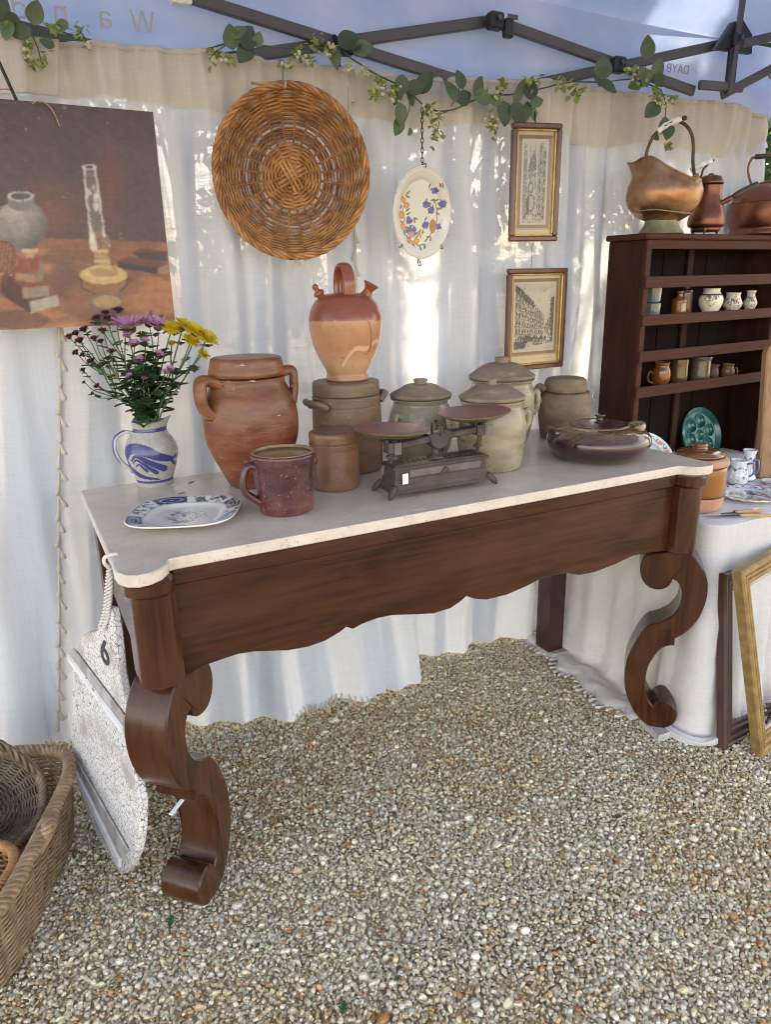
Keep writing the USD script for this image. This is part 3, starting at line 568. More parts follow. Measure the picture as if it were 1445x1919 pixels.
m_tan2 = mat('tan_stoneware_warm', [(0, (.075, .033, .016)), (.42, (.115, .054, .027)), (.6, (.155, .078, .042)), (1, (.24, .13, .075))], 11, (1, 1, 2), detail=7, rough=.4, bump=.0016, bscale=55, coat=.15, rrough=.1, spots=(50, .72, (.2, .09, .05)))
m_plum = mat('plum_glaze', [(0, (.018, .006, .008)), (.45, (.032, .010, .011)), (.60, (.055, .019, .015)), (1, (.12, .055, .032))], 14, W1, detail=8, rough=.28, bump=.003, bscale=40, coat=.4, rrough=.1, spots=(120, .66, (.26, .14, .08)),
             ztone=(0, .14, [(0, (2.1, 1.9, 1.7)), (.25, (1.6, 1.35, 1.2)), (.4, (1, 1, 1)), (1, (1, 1, 1))], .05))
m_rimbr = mat('worn_brown_rim', two((.16, .085, .04), (.30, .19, .10)), 30, detail=6, rough=.5)
m_olive = mat('olive_inside', two((.12, .085, .03), (.2, .15, .06)), 9, rough=.25, coat=.3)
m_grey = mat('grey_green_glaze', [(0, (.11, .085, .048)), (.4, (.165, .138, .082)), (.6, (.225, .195, .125)), (1, (.31, .28, .20))], 10, (1, 1, 2), detail=7, rough=.2, bump=.005, bscale=50, coat=.35, rrough=.08, spots=(40, .70, (.17, .12, .07)))
m_grey2 = mat('beige_grey_glaze', [(0, (.12, .088, .05)), (.4, (.20, .16, .10)), (.6, (.27, .225, .15)), (1, (.35, .30, .22))], 12, (1, 1, 2), detail=8, rough=.3, bump=.0016, bscale=55, coat=.22, rrough=.1, spots=(22, .68, (.2, .145, .09)))
m_lid = mat('bare_clay_lid', [(0, (.085, .058, .036)), (.4, (.15, .105, .068)), (.6, (.22, .16, .11)), (1, (.31, .235, .17))], 16, W1, detail=8, rough=.65, bump=.004, bscale=50, spots=(25, .66, (.15, .105, .07)))
m_crust = mat('tan_crock_matt', [(0, (.085, .052, .03)), (.4, (.13, .085, .05)), (.6, (.185, .125, .078)), (1, (.25, .18, .12))], 16, (1, 1, 2), detail=8, rough=.7, bump=.005, bscale=50, spots=(30, .68, (.13, .08, .05)))

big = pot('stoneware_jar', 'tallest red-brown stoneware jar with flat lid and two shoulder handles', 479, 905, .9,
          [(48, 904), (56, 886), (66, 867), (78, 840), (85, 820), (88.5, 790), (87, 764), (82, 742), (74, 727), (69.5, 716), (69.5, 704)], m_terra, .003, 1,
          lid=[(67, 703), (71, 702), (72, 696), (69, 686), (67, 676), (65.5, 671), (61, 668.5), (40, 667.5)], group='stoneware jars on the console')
loop_handle(big, -1.02, .205, .285, .027, .0135, 2.0, m_terra, droop=.004, inset=.010); loop_handle(big, 1.60, .225, .305, .010, .0125, 1.8, m_terra, droop=-.006, inset=.010)
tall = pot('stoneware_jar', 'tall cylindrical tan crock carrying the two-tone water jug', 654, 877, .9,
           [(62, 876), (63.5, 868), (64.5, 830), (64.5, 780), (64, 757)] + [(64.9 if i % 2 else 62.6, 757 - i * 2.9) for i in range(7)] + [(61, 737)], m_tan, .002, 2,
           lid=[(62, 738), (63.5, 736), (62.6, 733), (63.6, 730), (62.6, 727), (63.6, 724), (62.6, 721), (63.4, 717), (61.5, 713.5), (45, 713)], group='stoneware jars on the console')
ear_handle(tall, -1.0, .205, .045, .036, .009, m_tan, .1); ear_handle(tall, 1.75, .215, .03, .022, .009, m_tan, .2)
small = pot('stoneware_jar', 'small cylindrical tan crock beside the plum mug', 629, 912, .9,
            [(43.5, 911), (45, 905), (46, 880), (46, 845), (45.8, 838)] + [(46.6 if i % 2 else 44.9, 838 - i * 2.0) for i in range(6)] + [(44, 826)], m_tan2, .0015, 3,
            lid=[(44.5, 827), (46.2, 826), (45.4, 824), (46.2, 822), (45.4, 820), (46.2, 817), (46.4, 812), (45, 808), (33, 807.5)], group='stoneware jars on the console')
ear_handle(small, -1.35, .095, .026, .026, .010, m_tan2, .1)
mug = pot('glazed_mug', 'large open plum-brown glazed mug with a looped handle', 537, 955, .9,
          [(50, 954), (51, 946), (52, 942), (53, 925), (56, 890), (58, 868), (59, 862), (60.5, 860), (60, 856), (61.5, 852), (61.5, 848)], m_plum, .0022, 4, cat='mug',
          rest=lambda P: [(P[-1][0] - .003, P[-1][1] + .003), (P[-1][0] - .008, P[-1][1] - .002), (P[-1][0] - .0105, P[-1][1] - .02), (P[-1][0] - .016, .03), (.03, .008), (.0005, .007)])
tr = mug.P[-6]
put(mug, 'worn_rim', tube([(math.cos(a) * (tr[0] - .0035), math.sin(a) * (tr[0] - .0035), tr[1] - .002) for a in np.arange(48) * 2 * np.pi / 48], .0042, 7, closed=True), m_rimbr, True)
put(mug, 'inside_glaze', lathe(dens([(.001, .0095), (.03, .0105), (tr[0] - .0185, .034), (tr[0] - .0128, tr[1] - .022), (tr[0] - .009, tr[1] - .006)], .006, False), 48), m_olive, True)
loop_handle(mug, -1.25, .028, .118, .034, .0085, 1.5, m_plum, droop=-.006)
gl = pot('stoneware_jar', 'grey-green glazed lidded crock standing behind the left scale pan', 789, 854, .9,
         [(46, 853), (50, 845), (55, 835), (61, 812), (62, 796), (60, 781), (55, 764), (51, 755), (51, 750), (56, 747), (57, 744)], m_grey, .002, 5,
         lid=[(54, 744), (57.5, 742), (58, 738), (52, 734), (38, 727), (30, 722), (22, 719.5), (14, 719), (11, 717), (13, 714), (14, 711.5), (11, 709.5), (5, 709)], lidm=m_lid, group='stoneware jars on the console')
loop_handle(gl, -.72, .085, .135, .022, .0085, 1.3, m_grey)
m_drip = mat('dark_glaze_drip', two((.02, .016, .012), (.045, .035, .02)), 20, rough=.2, coat=.4)
rgt, tw = cam_side(gl, 1)
for a0, zl in ((.42, [(.0, .128), (.03, .126), (.07, .128), (.075, .12), (.06, .104), (.09, .10), (.07, .09), (.05, .08), (.06, .066)]), (.78, [(0, .135), (.02, .12), (-.01, .1), (.01, .07), (.0, .03)])):
    p = []
    for da, z in zl:
        d = math.sin(a0 + da) * rgt + math.cos(a0 + da) * tw; p.append(d * (at_r(gl, z) + .0003) + [0, 0, z])
    put(gl, 'glaze_drip', tube(crv(p, 5), .0042, 6), m_drip, True)
gb = pot('stoneware_jar', 'largest grey glazed lidded crock at the back, under the lower print', 937, 832, .9,
         [(47, 831), (50, 822), (56, 800), (62, 770), (63, 748), (61, 732), (57, 722), (56, 715), (61, 711), (62, 709)], m_grey, .002, 6,
         lid=[(58, 709), (61.5, 707), (62, 703), (55, 698), (44, 690), (32, 683), (24, 680.5), (15, 679.5), (12, 677), (14, 673.5), (14, 670.5), (10, 669), (5, 668.5)], lidm=m_lid, group='stoneware jars on the console')
loop_handle(gb, 1.45, .11, .172, .016, .0095, 1.4, m_grey)
gf = pot('stoneware_jar', 'beige-grey lidded crock with two handles standing behind the right scale pan', 919, 874, .9,
         [(55, 873), (58, 860), (62, 835), (64.5, 810), (64.5, 795), (63, 780), (59, 766), (56, 760), (56.5, 755), (60, 751), (60, 748)], m_grey2, .002, 7,
         lid=[(57, 748), (61.5, 746), (62, 742), (56, 738), (46, 732), (36, 725), (28, 722), (18, 721), (11, 720.5), (8, 718), (8.5, 714), (8.5, 711), (6, 709.5)], lidm=m_lid, group='stoneware jars on the console')
loop_handle(gf, -.95, .10, .16, .028, .009, 1.4, m_grey2); loop_handle(gf, 1.6, .115, .158, .012, .009, 1.3, m_grey2)
gr = pot('stoneware_jar', 'matt tan crock with domed stopper lid and one lug, near the dresser rack', 1055, 818, .9,
         [(42.5, 817), (44, 806), (47, 786), (48.5, 768), (48, 755), (46.5, 742), (45, 737), (44, 733)], m_crust, .002, 8,
         lid=[(37, 733), (39, 731), (39.5, 726), (38.5, 716), (37, 711), (33, 708), (20, 706.5)], group='stoneware jars on the console')
loop_handle(gr, -1.25, .125, .168, .018, .011, 1.6, m_crust)
rgt, tw = cam_side(gr, 1)
put(gr, 'string', tube(crv([rgt * .083 + tw * .02 + [0, 0, .165], rgt * .092 + tw * .02 + [0, 0, .158], rgt * .09 + tw * .03 + [0, 0, .14], rgt * .098 + tw * .02 + [0, 0, .13]], 5), .0016, 5), m_trim, True)
# casserole: squat, two-tone glaze
m_cass = mat('dark_casserole_glaze', [(0, (.018, .008, .009)), (.5, (.032, .013, .013)), (1, (.06, .026, .022))], 6, W1, detail=6, rough=.12, bump=.0008, bscale=30, coat=.7, rrough=.05)
cas = pot('casserole_pot', 'squat glossy dark plum casserole with a golden speckled shoulder and knobbed lid', 1119, 858, .9,
          [(60, 857), (72, 853), (84, 845), (92, 835), (95, 824), (92.5, 814), (84, 805), (72, 798.5), (62, 795.5), (56, 795)], None, .0015, 9, cat='casserole', n=90, step=.004) if False else None
c = atz(1119, 856, .9); cas = thing('casserole_pot', 'squat glossy dark plum casserole with a golden speckled shoulder and knobbed lid', 'casserole', c)
Pc = rows(c, [(60, 855), (74, 851), (86, 843), (93, 833), (95, 823), (92.5, 813), (84, 804.5), (72, 799), (62, 796.5), (55, 796)]); Pc = [(.0005, 0), (Pc[0][0] * .95, 0)] + Pc; cas.P, cas.c = Pc, c
cm = lathe(dens(Pc, .0035), 110, .0012, 9); v = cm[0]; zt = max(p[1] for p in Pc)
zn = v[:, 2] / zt + (meshkit.fbm(v * 30, 3, 3) - .5) * .22; sp = meshkit.noise(np.c_[v[:, 0] * 160, v[:, 1] * 160, v[:, 2] * 260], 5)
cd = np.ones((len(v), 3)) * [.020, .0065, .006]; gold = np.array([.10, .06, .02])
k = np.clip((zn - .68) / .24, 0, 1) * (.35 + .65 * (sp > .45)); cd = lay(cd, k, gold); cd = lay(cd, (zn > .9) & (sp > .55), (.12, .07, .03), .7)
m_cd_gloss = mat('glossy_painted_glaze', two((.9, .9, .9), W1), 8, rough=.09, coat=.8, attr=True, bump=.0006, bscale=25)
put(cas, 'body', cm, m_cd_gloss, True, cd=cd)
Lc = rows(c, [(54, 796.5), (53, 794), (50, 793), (47, 795), (40, 793), (25, 789.5), (12, 787.5), (6, 786.5), (5, 783), (8, 780), (10.5, 778.5), (9, 776.5), (4, 776)]); put(cas, 'lid', lathe(dens(Lc + [(.0005, Lc[-1][1])], .004), 64, .001, 2), m_cass, True)
put(cas, 'rim_ring', tube([(math.cos(a) * Lc[0][0], math.sin(a) * Lc[0][0], Lc[0][1] - .001) for a in np.arange(56) * 2 * np.pi / 56], .0035, 6, closed=True), m_rimbr, True)
rgt, tw = cam_side(cas, 1); d = -rgt * .93 + tw * .37; d /= np.linalg.norm(d); s = np.cross(d, [0, 0, 1])
put(cas, 'handle', tube(crv([d * .108 + s * .028 + [0, 0, .072], d * .140 + s * .024 + [0, 0, .082], d * .152 + [0, 0, .086], d * .140 - s * .024 + [0, 0, .082], d * .108 - s * .028 + [0, 0, .072]], 7), .0085, 9, 1.7, ref=[0, 0, 1]), m_cass, True)
d = rgt * .95 - tw * .2; d /= np.linalg.norm(d); s = np.cross(d, [0, 0, 1])
put(cas, 'handle', tube(crv([d * .10 + s * .034 + [0, 0, .088], d * .120 + s * .026 + [0, 0, .093], d * .130 + [0, 0, .096], d * .120 - s * .026 + [0, 0, .093], d * .10 - s * .034 + [0, 0, .088]], 7), .009, 9, 1.5, ref=[0, 0, 1]), mat('golden_glaze', two((.13, .09, .04), (.26, .2, .11)), 25, rough=.2, coat=.4), True)
# two-tone water jug on the tall crock
zt_ = row_z(tall.c, 713); cb = atz(651.5, 711, zt_ + .001); bo = thing('water_jug', 'two-tone botijo water jug with hoop handle, spout and red glazed shoulder', 'water jug', cb)
Pb = rows(cb, [(40, 710), (39.5, 704), (38, 700), (40, 693), (48, 678), (57, 659), (65, 633), (69, 605), (67, 588), (61, 572), (52, 560), (40, 553), (25, 549.5), (10, 548.5)]); bo.P = [(.0005, 0), (Pb[0][0] - .003, 0)] + Pb + [(.0005, Pb[-1][1] + .0005)]; bo.c = cb
bm = lathe(dens(bo.P, .0028), 220, .0022, 11); v = bm[0]; zg = row_z(cb, 600) - cb[2]
rgt, tw = cam_side(bo, 1); th = np.arctan2(v @ rgt, v @ tw)
j = (meshkit.fbm(v * 25, 3, 4) - .5) * .012
cd = np.ones((len(v), 3)) * np.array([.36, .175, .085]); n1 = meshkit.fbm(v * 12, 4, 8); cd = cd * (.72 + .5 * n1[:, None]); cd = lay(cd, np.clip(.6 - np.abs(v[:, 2] - .05) / .06, 0, .5), (.50, .34, .2))
cd = lay(cd, meshkit.noise(v * 130, 3) > .86, (.24, .10, .05), .75)
sw = np.abs(v[:, 2] - (.075 + .03 * np.sin(th * 2.2 - .3) + .01 * np.sin(th * 7))); cd = lay(cd, (sw < .006) & (th > -.2) & (th < 1.2), (.62, .45, .28), .6)
gl_ = v[:, 2] > zg + j; cd = lay(cd, gl_, np.array([.165, .040, .018])); cd = np.where(gl_[:, None], cd * (.6 + .8 * n1[:, None]), cd)
dr = np.abs(th - (.62 + .35 * np.clip((zg - v[:, 2]) / .07, 0, 1) * (1 - .6 * np.clip((zg - v[:, 2]) / .085, 0, 1)))) * .11
cd = lay(cd, (dr < .0035) & (v[:, 2] < zg + .01) & (v[:, 2] > zg - .088), (.26, .085, .025))
m_cd_semi = mat('two_tone_glaze', two((.9, .9, .9), W1), 10, rough=.3, coat=.3, attr=True, bump=.001, bscale=45, rrough=.1)
put(bo, 'body', bm, m_cd_semi, True, cd=cd)
m_redgl = mat('red_brown_glaze', [(0, (.085, .020, .009)), (.5, (.165, .042, .018)), (1, (.26, .08, .03))], 14, W1, detail=6, rough=.22, coat=.4, bump=.001, bscale=40, rrough=.08)
hd = rgt * .30 + tw * .95; hd /= np.linalg.norm(hd); hs = np.cross(hd, [0, 0, 1]); zs_ = Pb[-1][1]
put(bo, 'hoop_handle', tube(crv([hd * .045 + [0, 0, zs_ - .022], hd * .046 + [0, 0, zs_ + .03], hd * .028 + [0, 0, zs_ + .062], [0, 0, zs_ + .073], -hd * .03 + [0, 0, zs_ + .064], -hd * .048 + [0, 0, zs_ + .03], -hd * .045 + [0, 0, zs_ - .02]], 8), .0075, 10, 2.3, ref=hs), m_redgl, True)
def spout(t, name, dirh, r0, z0, prof, mt, lean=.62):
    ax = np.array([dirh[0] * lean, dirh[1] * lean, 1.0]); ax /= np.linalg.norm(ax); s = np.cross(ax, [0, 0, 1]); s /= np.linalg.norm(s); u = np.cross(s, ax)
    put(t, name, onplane(lathe(dens(prof, .003), 24), np.asarray(dirh) * r0 + [0, 0, z0], s, u, ax), mt, True)
dr_ = rgt * .97 + tw * .15; spout(bo, 'filling_spout', dr_, .055, zs_ - .022, [(.019, -.012), (.017, .012), (.013, .026), (.013, .032), (.019, .043), (.0225, .047), (.022, .050), (.017, .047), (.010, .04), (.0005, .036)], m_redgl, .55)
dl_ = -rgt * .95 + tw * .1; spout(bo, 'drinking_spout', dl_, .06, zs_ - .026, [(.017, -.01), (.015, .008), (.011, .02), (.016, .028), (.0155, .033), (.008, .037), (.0065, .041), (.0085, .046), (.0085, .051), (.005, .056), (.0005, .057)], m_redgl, .6)

# ------------------------------------------------------------------ balance scale
m_iron = mat('rusty_cast_iron', [(0, (.024, .016, .011)), (.4, (.048, .030, .021)), (.6, (.072, .046, .033)), (1, (.11, .078, .06))], 22, W1, detail=8, rough=.6, metal=.25, bump=.001, bscale=120, spots=(20, .64, (.06, .05, .045)))
m_irond = mat('dark_iron', two((.035, .03, .028), (.075, .065, .058)), 30, rough=.45, metal=.5, bump=.0006, bscale=100)
m_pan = mat('faded_red_pan', [(0, (.10, .05, .046)), (.4, (.155, .058, .05)), (.58, (.21, .066, .052)), (1, (.26, .095, .08))], 9, W1, detail=7, rough=.55, spots=(16, .60, (.17, .12, .115)))
m_brass = mat('worn_brass', two((.16, .115, .055), (.28, .21, .10)), 18, rough=.4, metal=.7)
s0 = atz(729, 940, .9); s1 = atz(932, 908, .9); sx = s1 - s0; SL = np.linalg.norm(sx); ang = math.atan2(sx[1], sx[0]); mid = (s0 + s1) / 2 + np.array([-math.sin(ang), math.cos(ang), 0]) * .052
sc = thing('balance_scale', 'rusty cast-iron counter balance scale with two faded red pans', 'scale', (mid[0], mid[1], .9), ang)
hL = SL / 2 * .94
def frust(z0, z1, l0, w0, l1, w1, bev=.003):
    p = [(sx_ * l, sy_ * w, z) for z, l, w in ((z0, l0, w0), (z1, l1, w1)) for sx_ in (-1, 1) for sy_ in (-1, 1)]
    h = trimesh.convex.convex_hull(np.array(p)); return np.asarray(h.vertices), np.asarray(h.faces)
put(sc, 'base', cat_([frust(.014, .022, hL * .985, .048, hL * .985, .048), frust(.022, .034, hL * .965, .046, hL * .93, .041), frust(.034, .047, hL * .92, .040, hL * .89, .037), frust(.047, .074, hL * .885, .035, hL * .875, .034)]), m_iron)
put(sc, 'top_plate', cat_([frust(.0742, .080, hL * .93, .040, hL * .93, .040), frust(.0802, .084, hL * .90, .037, hL * .88, .034)]), m_iron)
put(sc, 'panel', rbox((-hL * .62, -.0372, .050), (hL * .78, -.0335, .070), .002), mat('grey_iron_panel', two((.085, .08, .07), (.13, .12, .105)), 25, rough=.5, metal=.3))
put(sc, 'badge', onplane(prism([(-.014, 0), (.014, 0), (.006, .012), (0, .016), (-.006, .012)], .004, .001), (.01, -.0372, .052), [1, 0, 0], [0, 0, 1], [0, -1, 0]), m_iron)
for a in (-1, 1):
    for b in (-1, 1):
        put(sc, 'foot', tube(crv([(a * hL * .90, b * .040, .03), (a * hL * .97, b * .045, .02), (a * hL * 1.02, b * .05, .009), (a * hL * 1.06, b * .053, .008)], 4), np.array([.009] * 4 + [.0085] * 4 + [.0065] * 4 + [.005]), 8), m_iron, True)
for i in range(13):
    if abs(i - 6) < 1.5: continue
    x = (i - 6) / 6 * hL * .62; put(sc, 'relief_stud', rbox((x - .005, -.012, .0838), (x + .004, .006, .0865), .001), m_iron)
TB = math.radians(4.5)
put(sc, 'pillar', lathe(dens([(.024, .083), (.02, .09), (.011, .096), (.009, .108), (.014, .118), (.019, .124), (.014, .130), (.0005, .133)], .004), 20), m_iron, True)
def tl(x, z, y=0): return (x * math.cos(TB) - 0 * z, y, .138 + x * math.sin(TB) + z)
hB = hL * .86
bp = []
put(sc, 'beam', cat_([bar(tl(-hB, .0, -.012), tl(-.02, .002, -.012), .006, .018), bar(tl(-hB, .0, .012), tl(-.02, .002, .012), .006, .018), bar(tl(.02, .002, -.012), tl(hB, .0, -.012), .006, .018), bar(tl(.02, .002, .012), tl(hB, .0, .012), .006, .018)]), m_irond)
put(sc, 'beam_hub', onplane(prism([(-.03, .012), (-.022, -.016), (-.006, -.03), (.01, -.032), (.03, -.018), (.042, .012), (.028, .02), (.006, .012), (-.01, .014)], .036, .003), (0, .018, .14), [1, 0, 0], [0, 0, 1], [0, -1, 0]), m_irond)
put(sc, 'pointer', cat_([bar((-.012, -.004, .15), (-.011, -.004, .178), .012, .004), tube(crv([(.004, -.02, .145), (.006, -.022, .162), (.002, -.021, .17), (-.004, -.02, .162)], 4), .0025, 6)]), m_irond, True)
for a in (-1, 1):
    e = np.array(tl(a * hB, 0))
    put(sc, 'knife_block', rbox(e - [.013, .019, .016], e + [.013, .019, .014], .002), m_irond)
    put(sc, 'end_plate', rbox(e + [a * .006 + .008, -.022, -.019], e + [a * .006 + .028, -.0195, .013], .002), mat('grey_iron_panel', None))
    put(sc, 'pan_stem', tube(crv([e + [-.012, -.004, .02], e + [-.006, -.01, .0], e + [.004, -.005, -.016], (e[0] + .002, 0, .1)], 5), np.linspace(.0055, .007, 16), 8), m_iron, True)
    put(sc, 'guide_collar', lathe([(.003, .084), (.0045, .086), (.0045, .1), (.012, .1), (.0125, .103), (.011, .106), (.006, .107), (.005, .112), (.0005, .113)], 16), m_iron, True) if False else put(sc, 'guide_collar', onplane(lathe([(.0055, .082), (.0045, .086), (.0045, .098), (.012, .099), (.0125, .102), (.011, .105), (.006, .106), (.005, .112), (.0005, .113)], 16), (e[0], 0, 0), [1, 0, 0], [0, 1, 0], [0, 0, 1]), m_iron, True)
    put(sc, 'pan_carrier', cat_([bar(e + [-.03, 0, .018], e + [.03, 0, .018], .012, .006), bar(e + [0, -.03, .019], e + [0, .03, .019], .012, .006)]), m_irond)
    px_, py_, hw = ((749, 826, 61.5), (912, 815, 59.5))[a > 0]
    R = .097; pz = e[2] + .026
    tilt = .05 * a
    pm_ = lathe(dens([(.0005, -.002), (R * .35, -.002), (R * .75, .006), (R * .97, .0165), (R, .019), (R * .985, .0205)], .006), 64, .0008, 3)
    pin = lathe(dens([(.0005, .0005), (R * .35, .0005), (R * .75, .0085), (R * .955, .0185), (R * .985, .0207)], .006), 64, .0008, 3)
    off = np.array([e[0] - .008 * a, .006, pz])
    T = lambda m: (np.stack([m[0][:, 0], m[0][:, 1], m[0][:, 2] + m[0][:, 0] * tilt], -1) + off, m[1])
    pn = put(sc, 'weighing_pan', T(pm_), m_brass, True); put(pn, 'red_lining', T(pin), m_pan, True)
pt = rbox((-hL * .79, -.0492, .037), (-hL * .68, -.047, .064), .001)
put(sc, 'price_tag', onplane((pt[0], pt[1]), (0, 0.002, 0), [1, .0, .04], [0, 1, -.1], [0, 0, 1]), m_paper)

# ------------------------------------------------------------------ jug with painted swoosh, flowers
m_saltjug = mat('speckled_salt_glaze', two((.72, .72, .72), W1, .3, .7), 120, detail=4, rough=.2, coat=.4, attr=True, bump=.0006, bscale=150)
cj = atz(291.5, 906, .9); jug = thing('stoneware_jug', 'grey salt-glazed jug painted with a cobalt blue swoosh, holding cut flowers', 'jug', cj)
Pj = rows(cj, [(32.5, 906), (33, 900), (35, 890), (42, 872), (47.5, 850), (47, 838), (42, 824), (34, 812), (30, 805), (29, 799), (30, 793), (31, 789)]); jug.P = [(.0005, 0), (Pj[0][0] - .002, 0)] + Pj; jug.c = cj
rj, zj = Pj[-1]; jug.P += [(rj - .004, zj + .001), (rj - .0065, zj - .012), (rj - .006, zj - .03), (.02, zj - .06), (.0005, zj - .06)]
jm = lathe(dens(jug.P, .0015), 300, .0006, 2); v = jm[0].copy(); rgt, tw = cam_side(jug, 1); th = np.arctan2(v @ rgt, v @ tw)
lip = np.clip((v[:, 2] - (zj - .03)) / .03, 0, 1) * np.exp(-((th - 1.35) / .38) ** 2) * (np.hypot(v[:, 0], v[:, 1]) > .02)
v += lip[:, None] * (rgt * .016 + np.array([0, 0, .012]))
X = np.hypot(v[:, 0], v[:, 1]) * np.sin(th) * FPX / depth(cj) ; Z = (v[:, 2] - zj * .0) * FPX / depth(cj) * .955
outer = (np.cos(th) > -.2); cd = np.ones((len(v), 3)) * np.array([.36, .34, .29]); blue = np.array([.018, .022, .13])
# swoosh, in picture pixels: X right of the axis, Zb below the neck
Zb = (zj * FPX / depth(cj) * .955) - Z
def stroke(pts, w0, w1):
    P = crv([(a, b, 0) for a, b in pts], 8)[:, :2]; d = np.full(len(X), 9e9)
    for i in range(len(P) - 1):
        w = w0 + (w1 - w0) * i / len(P) if not callable(w0) else w0(i / len(P)); d = np.minimum(d, seg(X, Zb, P[i:i + 2]) / max(w, .1))
    return d < 1
fan = lambda t: 1 + 9 * math.sin(min(1, t * 1.15) * math.pi * .85)
for pts, wf in [([(-45, 60), (-40, 46), (-28, 41), (-10, 45), (10, 55), (32, 63)], lambda t: 3 + 6.5 * math.sin(t * 3.0)), ([(-45, 58), (-42, 72), (-32, 84), (-18, 92), (8, 98)], lambda t: 4.2 * math.sin(.25 + t * 2.7)), ([(-36, 62), (-30, 54), (-20, 56), (-4, 66), (18, 78)], lambda t: 1.5 + 5 * t * (t < .96)), ([(-34, 66), (-28, 60), (-18, 66), (-6, 76), (4, 84)], lambda t: 1 + 3.4 * t), ([(-30, 72), (-24, 68), (-18, 74), (-12, 80)], lambda t: 1 + 2 * t), ([(38, 62), (43, 60), (46, 66), (44, 78), (38, 74), (33, 66)], lambda t: 2.8)]:
    cd = lay(cd, stroke(pts, wf, 0) & outer, blue, .95)
cd = lay(cd, (v[:, 2] > .012) & (v[:, 2] < .020), blue, .9); cd = lay(cd, (v[:, 2] > zj - .026) & (v[:, 2] < zj - .015) & (np.hypot(v[:, 0], v[:, 1]) > rj - .012), blue, .9)
put(jug, 'body', (v, jm[1]), m_saltjug, True, cd=cd)
m_cob = mat('cobalt_handle', two((.03, .035, .15), (.06, .065, .2)), 20, rough=.2, coat=.4); m_jugrey = mat('salt_grey', two((.34, .32, .28), (.46, .44, .39)), 60, rough=.25, coat=.3)
d = -rgt * .98 + tw * .15
hp = crv([d * .040 + [0, 0, zj - .032], d * .064 + [0, 0, zj - .024], d * .091 + [0, 0, zj - .040], d * .096 + [0, 0, zj - .075], d * .082 + [0, 0, zj - .108], d * .062 + [0, 0, zj - .128], d * .055 + [0, 0, zj - .138]], 7)
put(jug, 'handle', tube(hp, .0055, 9, 1.5, ref=np.cross(d, [0, 0, 1])), m_jugrey, True); put(jug, 'handle_stripe', tube(hp + d * .0022 + [0, 0, .001], .0046, 9, 1.5, ref=np.cross(d, [0, 0, 1])), m_cob, True)

m_stem = mat('flower_stem', two((.055, .095, .03), (.10, .15, .05)), 20, rough=.5)
m_green = mat('flower_leaf', two((.025, .055, .02), (.06, .115, .035)), 10, rough=.5, trans=.25)
m_yel = mat('yellow_petal', two((.62, .46, .01), (.72, .58, .02)), 40, rough=.5, trans=.3, vary=.08)
m_pink = mat('pink_petal', two((.42, .17, .32), (.6, .34, .5)), 40, rough=.5, trans=.3); m_pinkd = mat('pink_heart', two((.22, .03, .10), (.3, .06, .15)), 40, rough=.6)
m_burg = mat('burgundy_petal', two((.06, .006, .016), (.12, .014, .03)), 60, rough=.55); m_eye = mat('flower_eye', two((.35, .22, .02), (.45, .3, .03)), 90, rough=.7)
def frame(d):
    d = np.asarray(d, float); d = d / np.linalg.norm(d); s = np.cross(d, [0, 0, 1.0]); s = s / np.linalg.norm(s) if np.linalg.norm(s) > 1e-3 else np.array([1.0, 0, 0]); return s, np.cross(s, d), d
def bloom(R, n, layers, tilt, rng, wid=.2, cup=.3):
    """petals in rings round +z"""
    V, F, k = [], [], 0
    for l in range(layers):
        for i in range(n):
            a = (i + .5 * l + rng.uniform(-.2, .2)) * 2 * np.pi / n; e = tilt + l * cup + rng.uniform(-.12, .12); L = R * (1 - .14 * l) * rng.uniform(.85, 1.08); w = L * wid
            dv = np.array([math.cos(a) * math.cos(e), math.sin(a) * math.cos(e), math.sin(e)]); s = np.array([-math.sin(a), math.cos(a), 0]); u = np.cross(dv, s)
            V += [dv * L * .08, dv * L * .5 + s * w, dv * L * .45 - u * w * .25, dv * L * .5 - s * w, dv * L * .93 + s * w * .6 - u * .02 * L, dv * L * .93 - s * w * .6 - u * .02 * L, dv * L]
            F += [(k, k + 1, k + 2), (k, k + 2, k + 3), (k + 1, k + 4, k + 2), (k + 2, k + 5, k + 3), (k + 2, k + 4, k + 5), (k + 4, k + 6, k + 5)]; k += 7
    return np.array(V), np.array(F)
def leafm(L, w, lob, rng):
    """lobed chrysanthemum leaf along +x, slightly folded"""
    xs = np.linspace(0, 1, 8); hw = w * np.sin(np.pi * np.clip(xs * .93 + .03, 0, 1)) * (1 + lob * np.array([0, .5, -.35, .45, -.4, .35, -.2, 0]))
    V = np.vstack([np.c_[xs * L, np.zeros(8), -.12 * L * xs ** 2], np.c_[xs * L + .08 * L, hw, .10 * L - .12 * L * xs ** 2 + 0 * xs], np.c_[xs * L + .08 * L, -hw, .10 * L - .12 * L * xs ** 2]])
    f = []
    for i in range(7): f += [(i, i + 1, 8 + i), (i + 1, 9 + i, 8 + i), (i, 16 + i, i + 1), (i + 1, 16 + i, 17 + i)]
    return V, np.array(f)
mouth = cj + [0, 0, zj]
def fpos(px, py, back): return atp(px, py, [cj[0], cj[1] + back, 0], np.array([.42, .9, 0]))
